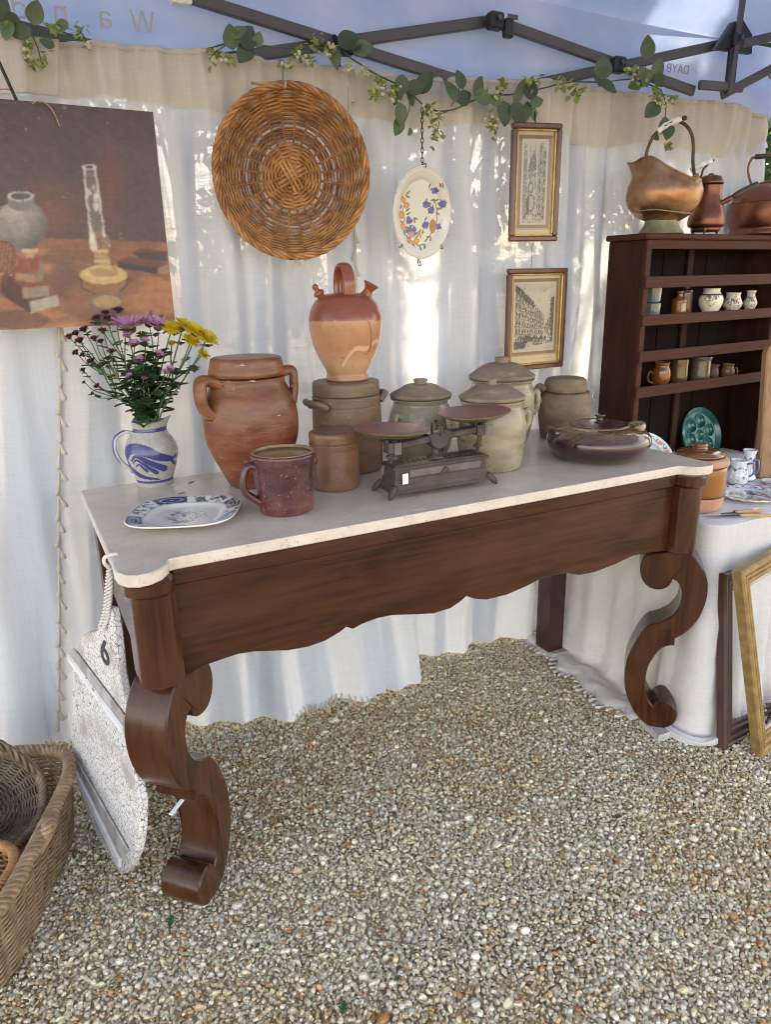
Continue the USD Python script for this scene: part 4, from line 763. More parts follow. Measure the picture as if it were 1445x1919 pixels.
def stem_thing(label, heads, kind, rng, leaves=7, group=None):
    """heads: [(px, py, back, R px)]; one cut stem, forking when it carries several heads"""
    base = mouth + np.array([rng.uniform(-.016, .016), rng.uniform(-.016, .016), -.03]); t = thing('flower_stem', label, 'flower', base, 0, group)
    H = [fpos(*h[:3]) - base for h in heads]; ctr = np.mean(H, 0); fork = ctr * .62 if len(H) > 1 else ctr * .5
    P = crv([(0, 0, 0), fork * .5 + [0, 0, .012], fork], 6); put(t, 'stem', tube(P, np.linspace(.0030, .0024, len(P)) if kind == 'yellow' else np.linspace(.0024, .0018, len(P)), 6), m_stem, True)
    pts = [P]
    for (hx, hy, hb, R), h in zip(heads, H):
        q = crv([fork, fork * .35 + h * .65 + np.array([rng.uniform(-.008, .008), rng.uniform(-.008, .008), -.006]), h - (h - fork) / np.linalg.norm(h - fork) * .004], 5)
        put(t, 'branch', tube(q, np.linspace(.0019, .0011, len(q)) if kind != 'yellow' else np.linspace(.0024, .002, len(q)), 5), m_stem, True); pts.append(q)
        r = R * (1.22 if kind == 'yellow' else 1.4) * depth(base + h) / FPX; ax = (h - fork) / np.linalg.norm(h - fork) + np.array([rng.uniform(-.2, .2), -.5 + rng.uniform(-.2, .2), .3]); s, u, d = frame(ax)
        if kind == 'yellow':
            b = put(t, 'blossom', onplane(bloom(r, 17, 3, .12, rng, .16, .32), h, s, u, d), m_yel, False); put(b, 'eye', onplane(lathe([(r * .3, .0), (r * .28, r * .14), (.0005, r * .2)], 12), h, s, u, d), m_yel, True)
        elif kind == 'pink':
            b = put(t, 'blossom', onplane(bloom(r, 16, 2, .35, rng, .15, .3), h, s, u, d), m_pink, False); put(b, 'eye', onplane(lathe([(r * .25, .0), (r * .25, r * .12), (.0005, r * .18)], 12), h, s, u, d), m_pinkd if R < 20 else m_eye, True)
        else:
            b = put(t, 'blossom', onplane(bloom(r, 9, 3, .3, rng, .28, .4), h, s, u, d), m_burg, False)
        put(t, 'calyx', onplane(lathe([(.001, -r * .38), (r * .3, -r * .22), (r * .34, -r * .02), (.001, 0)], 8), h, s, u, d), m_green, True)
    for i in range(int(leaves * 1.9)):
        q = pts[rng.integers(0, len(pts))] if rng.random() < .62 else pts[0]; lo_ = int(len(q) * .3) if q is pts[0] else 0
        p = q[rng.integers(lo_, len(q))]; a = rng.uniform(0, 6.28); dv = np.array([math.cos(a), math.sin(a), rng.uniform(-.3, .7)]); s, u, d = frame(dv)
        L = rng.uniform(.022, .05) if kind != 'burgundy' else rng.uniform(.014, .034)
        put(t, 'leaf', onplane(leafm(L, L * .34, 1.0, rng), p, d, s, -u if u[2] < 0 else u), m_green, True)
FG = np.random.default_rng(12)
for px, py, bk, R, wh in [(322, 617, .0, 17, 'leftmost yellow'), (343, 612, .01, 20, 'tallest yellow'), (366, 622, -.005, 22, 'broad yellow'), (388, 634, 0, 20, 'rightmost large yellow'), (358, 640, -.02, 17, 'low-set yellow')]:
    stem_thing(wh + ' chrysanthemum among the yellow ones in the grey jug', [(px, py, bk, R)], 'yellow', FG, 5, 'yellow chrysanthemums in the jug')
stem_thing('forked yellow stem with a small drooping bloom at the far right of the bouquet', [(380, 664, 0, 11), (322, 644, .02, 8)], 'yellow', FG, 7, 'yellow chrysanthemums in the jug')
stem_thing('pink daisy with the widest petals at the top of the bouquet', [(242, 614, -.01, 27)], 'pink', FG, 7, 'pink flowers in the jug')
stem_thing('pair of pale pink daisies standing behind the yellow blooms', [(279, 606, .02, 17), (296, 612, .01, 18)], 'pink', FG, 8, 'pink flowers in the jug')
stem_thing('spray of small pink button flowers at the front centre of the bouquet', [(251, 646, -.03, 10), (272, 640, -.03, 8), (240, 629, -.03, 9), (261, 675, -.04, 8), (299, 664, -.03, 7)], 'pink', FG, 9, 'pink flowers in the jug')
stem_thing('low spray of pink buttons at the right front of the bouquet', [(318, 692, -.03, 7), (310, 698, -.03, 6), (272, 708, -.05, 6), (243, 705, -.05, 6)], 'pink', FG, 9, 'pink flowers in the jug')
for lab, hs in [('burgundy spray reaching furthest left above the curtain tassels', [(130, 633, 0, 8), (143, 626, .01, 7), (150, 640, -.01, 8), (158, 619, .01, 8), (143, 662, -.01, 7), (156, 666, 0, 6)]), ('burgundy spray leaning against the painting, tallest dark blooms', [(198, 588, .02, 8), (182, 598, .02, 9), (203, 598, .01, 8), (221, 583, .03, 9), (240, 604, .03, 9)]), ('burgundy spray in the middle of the dark red cluster', [(177, 636, 0, 8), (193, 622, .01, 8), (189, 641, 0, 6), (209, 660, 0, 7), (172, 677, -.01, 7)]), ('low burgundy spray with tight buds drooping at the left', [(156, 695, 0, 6), (158, 717, -.01, 4), (182, 724, -.01, 5), (174, 738, -.01, 4), (191, 685, .01, 6), (204, 689, 0, 5)])]:
    stem_thing(lab, hs, 'burgundy', FG, 15, 'burgundy flower sprays in the jug')
for i in range(6):
    base = mouth + np.array([FG.uniform(-.014, .014), FG.uniform(-.014, .014), -.03]); a = FG.uniform(0, 6.28); dv = np.array([.065 * math.cos(a), .05 * math.sin(a), .15 + .012 * i])
    t = thing('foliage_stem', 'leafy green filler stem without a bloom in the middle of the bouquet', 'foliage', base, 0, 'green filler stems in the jug'); P = crv([(0, 0, 0), dv * .5 + [0, 0, .01], dv], 6); put(t, 'stem', tube(P, .002, 5), m_stem, True)
    for k in range(24):
        p = P[FG.integers(3, len(P))]; a = FG.uniform(0, 6.28); s, u, d = frame([math.cos(a), math.sin(a), FG.uniform(-.6, .8)]); L = FG.uniform(.025, .052); put(t, 'leaf', onplane(leafm(L, L * .36, 1.1, FG), p, d, s, -u if u[2] < 0 else u), m_green, True)
for px, py, L, mm, lb, a0 in [(358, 904, .013, m_pink, 'fallen pink petal near the terracotta jar', .7), (340, 924, .010, m_pink, 'fallen pink petal lying nearest the blue and white platter', .3), (331, 908, .016, mat('cream_petal', two((.6, .55, .42), (.7, .66, .55)), 20, rough=.6), 'fallen cream petal beside the foot of the jug', -.1)]:
    p = atz(px, py, .9005); single('fallen_petal', onplane(prism([(-L, -.002), (0, -.005), (L, -.003), (L, .002), (0, .0045), (-L, .001)], .0012, .0003), p, [math.cos(a0), math.sin(a0), 0], [-math.sin(a0), math.cos(a0), 0], [0, 0, 1]), mm, lb, 'petal')

# ------------------------------------------------------------------ blue and white platter
pc = atz(348, 971, .9); pl = thing('serving_platter', 'long cream platter with navy transfer-printed border lying at the front left', 'platter', (pc[0], pc[1], .9), math.radians(4))
a_, b_ = .128, .122
NU, NT = 60, 200
rr = np.linspace(0, 1, NU); tt = np.arange(NT) * 2 * np.pi / NT
def oct_(t): q = t + .5; return (np.abs(np.cos(q)) ** 3.2 + np.abs(np.sin(q)) ** 3.2) ** (-1 / 3.2)
zprof = lambda q: np.interp(q, [0, .60, .66, .74, .98, 1.0], [.004, .004, .007, .013, .020, .0205])
Rg, Tg = np.meshgrid(rr, tt, indexing='ij')
v = np.stack([a_ * Rg * np.cos(Tg) * oct_(Tg), b_ * Rg * np.sin(Tg) * oct_(Tg), zprof(Rg)], -1).reshape(-1, 3)
x, y = v[:, 0] / a_, v[:, 1] / b_; R_ = Rg.ravel(); T_ = Tg.ravel()
cd = np.ones((len(v), 3)) * [.66, .63, .56]; navy = np.array([.012, .022, .07]); nav2 = np.array([.10, .14, .28])
brd = (R_ > .73) & (R_ < .985); mo = (T_ / (2 * np.pi) * 8 + .5) % 1.0; pan = (np.floor(T_ / (2 * np.pi) * 8 + .5) % 2 == 0)
nz = ns(x * 1.0, y * .8, 11, 3, 2); fl = np.abs(nz - .5)
pat = (fl < .045) | (ns(x, y, 9, 8, 2) > .60)
cd = lay(cd, brd & ~pan & pat, navy, .9); cd = lay(cd, brd & ~pan & (ns(x, y, 7, 15, 2) > .62), nav2, .9)
isp = brd & pan & (np.abs(mo - .5) < .40); cd = lay(cd, isp, navy, .95); cd = lay(cd, isp & ((fl < .035) | (np.hypot((mo - .5) * 2, (R_ - .86) * 7) % .5 < .09)), (.45, .48, .55), .8)
cd = lay(cd, ((R_ > .725) & (R_ < .735)) | ((R_ > .975) & (R_ < .99)), nav2, .6)
med = np.hypot(x / .40, y / .40); cd = lay(cd, (med < 1) & ((np.abs(ns(x, y, 13, 21, 2) - .5) < .045) | (ns(x, y, 12, 31, 2) > .62)), (.10, .11, .17), .85)
cd = lay(cd, seg(x, y, [(-.16, .62), (-.05, .44)]) < .012, (.45, .36, .2), .7)
m_plate = mat('painted_china', two((.95, .95, .95), W1), 6, rough=.13, coat=.5, attr=True)
m_cream = mat('cream_china', two((.60, .57, .5), (.68, .65, .58)), 6, rough=.15, coat=.5)
put(pl, 'printed_face', (v, grid_faces(NU, NT, True)), m_plate, True, cd=cd)
ring = lambda s, z: np.stack([a_ * s * np.cos(tt) * oct_(tt), b_ * s * np.sin(tt) * oct_(tt), np.full(NT, z)], -1)
vb = np.vstack([ring(1.0, .0204), ring(1.012, .019), ring(1.005, .0165), ring(.75, .0085), ring(.62, .0005), ring(.3, .0005)]); put(pl, 'underside', (vb, grid_faces(6, NT, True)), m_cream, True)

# ------------------------------------------------------------------ faience plate hung on a chain
op = atc(792, 400, .10); Np = np.array([.10, -.99, -.06]); Np /= np.linalg.norm(Np); ux = np.cross([0, 0, 1], Np); ux = -ux if ux[0] < 0 else ux; ux /= np.linalg.norm(ux); uz = np.cross(ux, -Np) * -1
uz = uz if uz[2] > 0 else -uz
a_, b_ = .109, .132
fp = thing('faience_plate', 'oval cream faience plate painted with orange and blue flowers hanging on a chain', 'plate', op)
NU, NT = 90, 260; rr = np.linspace(0, 1, NU); tt = np.arange(NT) * 2 * np.pi / NT; Rg, Tg = np.meshgrid(rr, tt, indexing='ij')
lobe = lambda t: 1 + .014 * np.abs(np.cos(6 * t)) + .010 * np.cos(2 * t) * np.cos(2 * t)
zp = np.interp(Rg, [0, .70, .78, .86, .97, 1], [-.012, -.011, -.004, 0, .003, .0015]) + .0012 * np.exp(-((Rg - .90) / .012) ** 2) + .0012 * np.exp(-((Rg - .96) / .012) ** 2)
L3 = np.stack([a_ * Rg * np.cos(Tg) * lobe(Tg), b_ * Rg * np.sin(Tg) * lobe(Tg), zp], -1).reshape(-1, 3)
x, y = L3[:, 0] / a_, L3[:, 1] / b_
cd = np.ones((len(x), 3)) * [.56, .53, .45]
def dab(cd, cx_, cy_, r, col, seed, rag=.35): return lay(cd, np.hypot(x - cx_, (y - cy_) * 1.5) < r * (1 + rag * (ns(x, y, 22, seed, 2) - .5) * 2), col, .92)
ol = (.085, .06, .02); db = (.035, .045, .19); og = (.44, .16, .035)
# stems and leaves
for pts in [[(-.55, .22), (-.62, .05), (-.55, -.15), (-.62, -.3)], [(-.62, -.3), (-.5, -.5), (-.3, -.62), (-.05, -.72), (.18, -.68)], [(.48, .32), (.58, .1), (.6, -.15), (.5, -.35), (.35, -.5), (.2, -.62)], [(.48, .32), (.42, .1), (.28, .0)], [(.58, .1), (.72, .12)]]:
    cd = lay(cd, seg(x, y, pts) < .016, ol, .85)
rg = np.random.default_rng(8)
for (cx_, cy_) in [(-.5, .4), (-.42, .44), (-.45, .34), (-.68, .12), (-.7, .0), (-.45, .06), (-.42, -.02), (-.66, -.2), (-.35, -.2), (-.2, -.17), (-.16, -.12), (.2, .28), (.22, .22), (.3, .6), (.6, .62), (.68, .62), (.42, .3), (.56, .3), (.34, .2), (.62, .0), (.66, .12), (.25, -.22), (.2, -.12), (.12, -.3), (.1, -.42), (.0, -.4), (.02, -.5), (-.1, -.52), (.3, -.52), (.38, -.56), (.22, -.6), (.15, -.75), (0, -.78), (-.25, -.7), (-.42, -.62), (-.5, -.4), (-.55, -.44)]:
    a0 = rg.uniform(0, 3.14); u_ = (x - cx_) * math.cos(a0) + (y - cy_) * 1.5 * math.sin(a0); w_ = -(x - cx_) * math.sin(a0) + (y - cy_) * 1.5 * math.cos(a0)
    cd = lay(cd, (u_ / .085) ** 2 + (w_ / .03) ** 2 < 1, ol if rg.random() < .65 else (.22, .16, .03), .9)
for i, (cx_, cy_, r) in enumerate([(-.62, .28, .10), (-.5, .16, .11), (-.66, -.06, .12), (-.6, -.3, .11), (-.4, -.6, .10), (-.12, -.62, .11), (-.05, -.45, .07)]): cd = dab(cd, cx_, cy_, r, og, 40 + i); cd = dab(cd, cx_, cy_, r * .35, (.55, .33, .1), 60 + i)
for i, (cx_, cy_, r) in enumerate([(.46, .5, .12), (.2, .2, .12), (.38, .08, .12), (.74, .22, .12), (-.4, -.16, .12), (.2, -.26, .12), (.62, -.28, .10), (-.3, -.42, .2)]): cd = dab(cd, cx_, cy_, r, db, 80 + i, .5)
cd = dab(cd, -.3, -.47, .11, (.4, .2, .16), 99); 
pn_ = ((x - .45) / .12) ** 2 + ((y + .28) / .16) ** 2 < 1; cd = lay(cd, pn_, (.42, .19, .08)); cd = lay(cd, pn_ & (((np.abs((x * 1.2 + y * 1.5) * 9 % 1 - .5) < .14)) | (np.abs((x * 1.2 - y * 1.5) * 9 % 1 - .5) < .14)), (.13, .06, .02), .8)
put(fp, 'painted_face', (L3[:, :1] * ux + L3[:, 1:2] * uz + L3[:, 2:] * Np, grid_faces(NU, NT, True)[:, ::1]), m_plate, True, cd=cd)
ring = lambda s, z: np.stack([a_ * s * np.cos(tt) * lobe(tt), b_ * s * np.sin(tt) * lobe(tt), np.full(NT, z)], -1)
vb = np.vstack([ring(1.0, .0015), ring(1.006, -.001), ring(.99, -.004), ring(.78, -.010), ring(.7, -.018), ring(.02, -.018)]); put(fp, 'underside', (vb[:, :1] * ux + vb[:, 1:2] * uz + vb[:, 2:] * Np, grid_faces(6, NT, True)), m_cream, True)
m_wire = mat('black_wire', two((.012, .012, .014), (.03, .03, .032)), 20, rough=.4, metal=.6)
O3 = lambda a, b, c: a * ux + b * uz + c * Np
put(fp, 'wire_hanger', tube(crv([O3(0, -b_ * .9, -.02), O3(-.005, -b_ * 1.06, -.012), O3(-.006, -b_ * 1.16, -.004), O3(0, -b_ * 1.18, -.002), O3(.003, -b_ * 1.1, -.01), O3(0, -b_ * .95, -.02)], 5), .0018, 6), m_wire, True)
for sa, sb in ((-.75, -.74), (.72, -.76), (.03, 1.03)):
    put(fp, 'clip', tube(crv([O3(sa * a_ * 1.0, sb * b_ * 1.0, -.01), O3(sa * a_ * 1.03, sb * b_ * 1.03, .003), O3(sa * a_ * .97, sb * b_ * .97, .007), O3(sa * a_ * .93, sb * b_ * .93, .004)], 4), .0015, 5), m_wire, True)
ch = thing('hanging_chain', 'fine black chain dropping from the garland to the oval plate', 'chain', tuple(op))
ztop = atc(786, 200, .1)[2] - op[2]; zb_ = b_ * 1.0
nl = int((ztop - zb_) / .0135)
for i in range(nl):
    z = zb_ + .004 + i * .0135; q = np.arange(14) * 2 * np.pi / 14; d2 = np.array([1, 0, 0]) if i % 2 else np.array([.3, .95, 0])
    put(ch, 'link', tube([d2 * .0042 * math.cos(a) + np.array([0, 0, z + .0085 * math.sin(a)]) for a in q], .0013, 5, closed=True), m_wire, True)

# ------------------------------------------------------------------ oil painting
m_paint = mat('oil_paint', two((.85, .85, .85), (1.08, 1.08, 1.08)), 60, detail=8, rough=.42, attr=True, bump=.0016, bscale=220, coat=.08)
m_canvas = mat('canvas_edge', two((.45, .40, .32), (.55, .5, .42)), 80, rough=.9)
pn = np.array([.03, -1, 0]); pn /= np.linalg.norm(pn); pa = np.array([pn[1] * -1, pn[0], 0]); pa = pa if pa[0] > 0 else -pa
Q0 = np.array([.235, .735, 0]); cn = [atp(px, py, Q0, pn) for px, py in [(288, 214), (320, 604)]]
x1 = float(np.mean([(c - Q0) @ pa for c in cn])); zT, zB = cn[0][2], cn[1][2]; Wp, Hp = .64, zT - zB
org = Q0 + pa * (x1 - Wp); org[2] = zB
pt = thing('oil_painting', 'unframed dark oil painting of two oil lamps and old books', 'painting', org)
def PU(px, py): q = atp(px, py, Q0, pn); return ((q - org) @ pa / Wp, (q[2] - zB) / Hp)
NX, NY = 300, 270
U, V = np.meshgrid(np.linspace(0, 1, NX), np.linspace(0, 1, NY), indexing='ij')
# painter's coordinates: photograph pixels of the flat picture, found by inverting the projection on the canvas plane
Pw = org + U[..., None] * Wp * pa + np.array([0, 0, 1.0]) * V[..., None] * Hp
dd = Pw - EYE; X = PW / 2 + FPX * (dd @ rt) / (dd @ fw); Y = PH / 2 - FPX * (dd @ upv) / (dd @ fw)
wob = lambda s, a, sd: (ns(U * 3, V * 3, s, sd, 3) - .5) * a
X = X + wob(8, 4, 1) + wob(45, 3.5, 41); Y = Y + wob(8, 4, 2) + wob(45, 3.5, 42)
b1 = ns(U * 4, V * 2, 1.5, 3, 4); b2 = ns(U * 30, V * 6, 1.5, 5, 3); b3 = ns(U * 9, V * 9, 2, 7, 4)
C = np.ones((NX, NY, 3)) * np.array(lin(78, 58, 56)); C = C * (.75 + .5 * b1[..., None]) * (.9 + .2 * b2[..., None])
C = lay(C, np.clip(1 - np.hypot((X - 205) / 45, (Y - 350) / 130), 0, 1) + 0 * X, lin(112, 66, 48), .75); C = lay(C, np.clip(1 - np.hypot((X - 90) / 90, (Y - 400) / 90), 0, 1), lin(130, 78, 50), .7)
tab = Y > 447 + (X - 40) * .03; tc = np.array(lin(140, 88, 58)) * (.55 + .9 * b3[..., None]); tc = tc + np.clip(ns(U * 3, V * 14, 2, 11, 3) - .55, 0, 1)[..., None] * np.array([.9, .33, .08])
C = np.where(tab[..., None], tc, C)
C = lay(C, tab & (np.hypot((X - 280) / 60, (Y - 560) / 40) < 1), lin(190, 118, 62), .55); C = lay(C, tab & (np.hypot((X - 30) / 60, (Y - 600) / 18) < 1), lin(70, 55, 50), .6)
C = lay(C, np.clip(1.3 - np.hypot((X - 120) / 40, (Y - 520) / 60), 0, 1) * tab, lin(70, 55, 52), .6); C = lay(C, np.clip(1.2 - np.hypot((X - 235) / 40, (Y - 530) / 45), 0, 1) * tab, lin(80, 55, 40), .6)
E_ = lambda cx_, cy_, rx, ry: np.hypot((X - cx_) / rx, (Y - cy_) / ry) < 1
G_ = lambda pts: pip(X, Y, pts)
# globe lamp
C = lay(C, E_(38, 424, 50, 46), np.array(lin(160, 150, 138)) * 1.0); sh = np.clip((X - 20) / 70, 0, 1)[..., None]
C = np.where(E_(38, 424, 50, 46)[..., None], C * (1.12 - .75 * np.clip(np.hypot((X - 22) / 70, (Y - 405) / 60), 0, 1)[..., None]) * (.7 + .65 * ns(U * 6, V * 6, 5, 13, 4)[..., None]), C)
C = lay(C, E_(38, 380, 25, 18), lin(120, 116, 108)); C = lay(C, E_(38, 372, 22, 8), lin(80, 78, 74)); C = lay(C, (np.abs(np.hypot((X - 38) / 22, (Y - 370) / 8) - 1) < .14), lin(185, 178, 165))
C = lay(C, G_([(40, 468), (70, 466), (62, 480), (60, 500), (46, 500), (44, 480)]), lin(180, 140, 95)); C = lay(C, G_([(40, 468), (70, 466), (68, 474), (40, 474)]), lin(205, 170, 120))
C = lay(C, E_(5, 482, 24, 30), lin(110, 62, 45)); C = lay(C, E_(5, 482, 20, 26) & (np.sin(X * .9 + Y * .1) > .3), lin(168, 110, 72))
for pts, col in [([(0, 520), (12, 510), (108, 570), (54, 588), (0, 552)], lin(98, 50, 42)), ([(54, 566), (106, 552), (110, 572), (56, 588)], lin(168, 152, 130)), ([(0, 530), (54, 566), (56, 588), (0, 548)], lin(70, 38, 36)),
                 ([(14, 512), (28, 500), (88, 535), (40, 540)], lin(128, 58, 44)), ([(40, 540), (88, 535), (90, 555), (44, 560)], lin(150, 128, 104)), ([(12, 514), (40, 540), (44, 560), (16, 538)], lin(82, 40, 36)),
                 ([(34, 486), (72, 484), (76, 510), (28, 512)], lin(142, 62, 44)), ([(28, 512), (62, 515), (66, 530), (28, 526)], lin(160, 120, 84)), ([(72, 484), (82, 500), (78, 526), (64, 530), (70, 512)], lin(128, 108, 90)),
                 ([(245, 474), (262, 466), (312, 472), (312, 492), (260, 488)], lin(110, 60, 44)), ([(245, 475), (262, 488), (310, 492), (308, 474)], lin(60, 44, 42)), ([(216, 490), (240, 482), (310, 494), (312, 508), (292, 514), (218, 502)], lin(104, 56, 42)), ([(218, 492), (290, 503), (292, 514), (218, 504)], lin(52, 38, 38)), ([(292, 503), (312, 496), (314, 512), (294, 514)], lin(150, 112, 78))]:
    k = G_(pts); C = lay(C, k, np.array(col)); C = np.where(k[..., None], C * (.75 + .5 * b3[..., None]), C)
# tall chimney lamp
C = lay(C, G_([(154, 314), (176, 314), (193, 440), (168, 448)]), lin(120, 104, 96), .75); nzv = ns(U * 40, V * 10, 1.6, 17, 3)
C = lay(C, G_([(154, 314), (176, 314), (193, 440), (168, 448)]) & (nzv > .58), lin(205, 196, 182), .85); C = lay(C, E_(165, 316, 11, 4), lin(60, 48, 46)); C = lay(C, np.abs(np.hypot((X - 165) / 11, (Y - 316) / 4) - 1) < .2, lin(200, 192, 180))
for pts in ([(155, 316), (168, 446)], [(176, 316), (193, 440)]): C = lay(C, seg(X, Y, pts) < 1.7, lin(210, 202, 188), .85)
C = lay(C, E_(184, 456, 19, 22), lin(140, 112, 88), .85); C = lay(C, E_(184, 456, 19, 22) & (nzv > .55), lin(222, 208, 186), .85); C = lay(C, E_(184, 460, 5, 12), lin(128, 66, 40), .8)
C = lay(C, G_([(173, 470), (200, 468), (205, 500), (176, 502)]), lin(196, 158, 96)); C = lay(C, G_([(173, 470), (200, 468), (205, 500), (176, 502)]) & (np.sin(X * 1.3) > .2) & (np.sin(Y * .33) > -.6), lin(104, 72, 44), .8)
C = lay(C, E_(191, 510, 17, 7), lin(184, 146, 92))
C = lay(C, E_(192, 536, 45, 20), lin(140, 92, 58)); C = lay(C, E_(192, 516, 44, 18), lin(196, 164, 98)); C = lay(C, E_(190, 512, 24, 8), lin(170, 128, 74)); C = lay(C, seg(X, Y, [(148, 520), (152, 540), (185, 556), (220, 550), (236, 532), (237, 516)]) < 1.6, lin(60, 40, 32), .8)
C = lay(C, G_([(164, 552), (228, 548), (226, 612), (168, 612)]), lin(124, 92, 78)); C = lay(C, E_(198, 566, 26, 12), lin(176, 146, 84), .7); C = lay(C, G_([(206, 500), (214, 496), (218, 515), (208, 520)]), lin(160, 120, 70))
# the painter's signature scrawl
for pts in ([(268, 596), (284, 590), (280, 584), (283, 596), (288, 592), (292, 597), (297, 592), (296, 598), (302, 590)], [(282, 588), (284, 580), (276, 594), (266, 594)], [(297, 590), (301, 597), (303, 588), (304, 604)], [(286, 602), (292, 601)]): C = lay(C, seg(X, Y, [(a - 2, b) for a, b in pts]) < .8, lin(38, 24, 20), .85)
ck = (ns(U * 60, V * 60, 1, 19, 2) > .80) & (ns(U * 5, V * 5, 1, 23, 2) > .5); C = lay(C, ck, lin(170, 158, 140), .7)
C = C * (.86 + .28 * ns(U * 60, V * 60, 1.3, 29, 2)[..., None])
vz = .0015 * (ns(U * 20, V * 20, 1, 31, 3)); vf = np.stack([(U * Wp) * pa[0], (U * Wp) * pa[1], V * Hp], -1) + (-pn * -1)[None, None] * (.021 + vz + .003 * np.sin(U * 6) * np.sin(V * 3))[..., None]
from scipy.ndimage import gaussian_filter
C = gaussian_filter(C, (1.0, .8, 0)); gy_ = C.mean(-1, keepdims=True) * np.array([1.12, .98, .86]); C = (C * .9 + gy_ * .1) * .74 * (.84 + .32 * ns(U * 26, V * 60, 1.4, 77, 3)[..., None])
put(pt, 'painted_canvas', (vf.reshape(-1, 3), grid_faces(NX, NY)[:, ::1]), m_paint, True, cd=C.reshape(-1, 3))
put(pt, 'stretcher', onplane(prism([(0, 0), (Wp, 0), (Wp, Hp), (0, Hp)], .016, .001), (0, 0, 0), pa, [0, 0, 1], pn), m_canvas)
put(pt, 'nail_strip', tube([np.array([0, 0, 0]) + pa * (Wp + .0015) + pn * .015 + [0, 0, Hp * q] for q in np.linspace(0, 1, 20)], .0016, 5), m_canvas, True)
m_jute = mat('twine', two((.22, .15, .085), (.34, .25, .16)), 120, rough=.9)
q = [atp(px, py, Q0 + pn * .035, pn) for px, py in [(60, 196), (72, 190), (88, 196), (102, 214), (112, 238)]]; put(pt, 'twine', tube(crv(q, 5), .0017, 5), m_jute, True, world=True)
q = [atp(px, py, Q0 + pn * .0, pn) for px, py in [(-20, 175), (5, 168), (22, 172), (30, 190)]]; put(pt, 'twine', tube(crv(q, 5), .0017, 5), m_jute, True, world=True)
rod = [atp(-12, 95, Q0 + pn * .005, pn), atp(36, 200, Q0 + pn * .0, pn)]
single('hanging_rod', tube(np.linspace(rod[0], rod[1], 5), .004, 8), mat('black_wire', None), 'dark metal rod slanting down behind the top of the painting', 'rod')

# ------------------------------------------------------------------ wicker
def wick(name, a, b, **k): return mat(name, [(0, tuple(.6 * q for q in a)), (.4, a), (.6, b), (1, tuple(min(1, 1.15 * q) for q in b))], 30, (1, 1, 1), detail=6, rough=.5, coat=.1, bump=.0006, bscale=150, vary=.1, **k)
m_wk = wick('honey_willow', (.19, .078, .018), (.37, .17, .05)); m_wkd = wick('honey_willow_dark', (.14, .053, .014), (.28, .12, .034))
m_wg = wick('grey_willow', (.21, .132, .066), (.34, .228, .125)); m_wgd = wick('grey_willow_dark', (.11, .07, .04), (.21, .15, .09)); m_wo = wick('orange_willow', (.26, .115, .035), (.40, .20, .075))
def weave(S, NrmF, us, n_st, amp, rad, th0=0, th1=2 * np.pi, closed=True, sides=5, per=4, jit=.0015, skip=None, rng=RN, alt=1):
    """weavers: for each u in us a strand running round theta, in and out of n_st stakes"""
    out = []
    n = n_st * per; th = th0 + (th1 - th0) * np.arange(n + (0 if closed else 1)) / n
    for k, u in enumerate(us):
        if skip and skip(k): continue
        p = S(np.full(len(th), u) + (ns(th * 2, th * 0 + k * .37, 1.0, k, 2) - .5) * jit * 6, th); N = NrmF(u, th)
        ph = np.cos((th - th0) / (th1 - th0) * n_st * np.pi + (k % 2) * np.pi * alt)
        out.append(tube(p + N * (amp * ph)[:, None], rad * rng.uniform(.85, 1.15), sides, closed=closed))
    return out
def braid(path, closed, R, rad, turns, strands=3, N=260):
    """rope of strands round a path"""
    P = np.asarray(path, float); s = np.r_[0, np.cumsum(np.linalg.norm(np.diff(np.vstack([P, P[:1]]) if closed else P, axis=0), axis=1))]
    Pc_ = np.vstack([P, P[:1]]) if closed else P; q = np.linspace(0, s[-1], N, endpoint=not closed); c = np.stack([np.interp(q, s, Pc_[:, k]) for k in range(3)], -1)
    t = (np.roll(c, -1, 0) - np.roll(c, 1, 0)) if closed else np.gradient(c, axis=0); t /= np.linalg.norm(t, axis=1, keepdims=True)
    a = np.cross(t, [0.12, .2, .97]); a /= np.linalg.norm(a, axis=1, keepdims=True); b = np.cross(t, a); out = []
    for k in range(strands):
        ph = 2 * np.pi * (k / strands + turns * np.arange(N) / N); out.append(tube(c + R * (np.cos(ph)[:, None] * a + np.sin(ph)[:, None] * b), rad, 6, closed=closed))
    return out
# big tray basket hung on the curtain, seen from inside
bc = atc(547, 326, .13); bn = np.array([-.33, -.94, .0]); bn /= np.linalg.norm(bn); bx = np.array([-bn[1], bn[0], 0]); bz = np.array([0, 0, 1.0])
RX, RZ = .212, .222
tray = thing('wicker_basket', 'large round honey-coloured wicker tray basket hanging open-side-out on the curtain', 'basket', bc)
pu = np.array([0, .30, .36, .44, .62, .70, .78, .9, 1.0]); pr_ = np.array([.0, .34, .40, .47, .66, .74, .82, .92, 1.0]); pd = np.array([-.052, -.057, -.068, -.075, -.072, -.064, -.045, -.018, .004])
def TS(u, th):
    r = np.interp(u, pu, pr_); z = np.interp(u, pu, pd); return (r * RX * np.cos(th))[:, None] * bx + (r * RZ * np.sin(th))[:, None] * bz + z[:, None] * bn
def TN(u, th):
    s = np.interp(u, [0, .7, 1], [0, .3, .75]); return np.sqrt(1 - s * s) * bn[None] - s * (np.cos(th)[:, None] * bx + np.sin(th)[:, None] * bz)
rg = np.random.default_rng(21)
us = list(np.linspace(.085, .36, 14)) ; put(tray, 'base_weave', cat_(weave(TS, TN, us, 14, .0042, .0036, jit=.0012, per=6, rng=rg)), m_wk, True, kind='stuff')
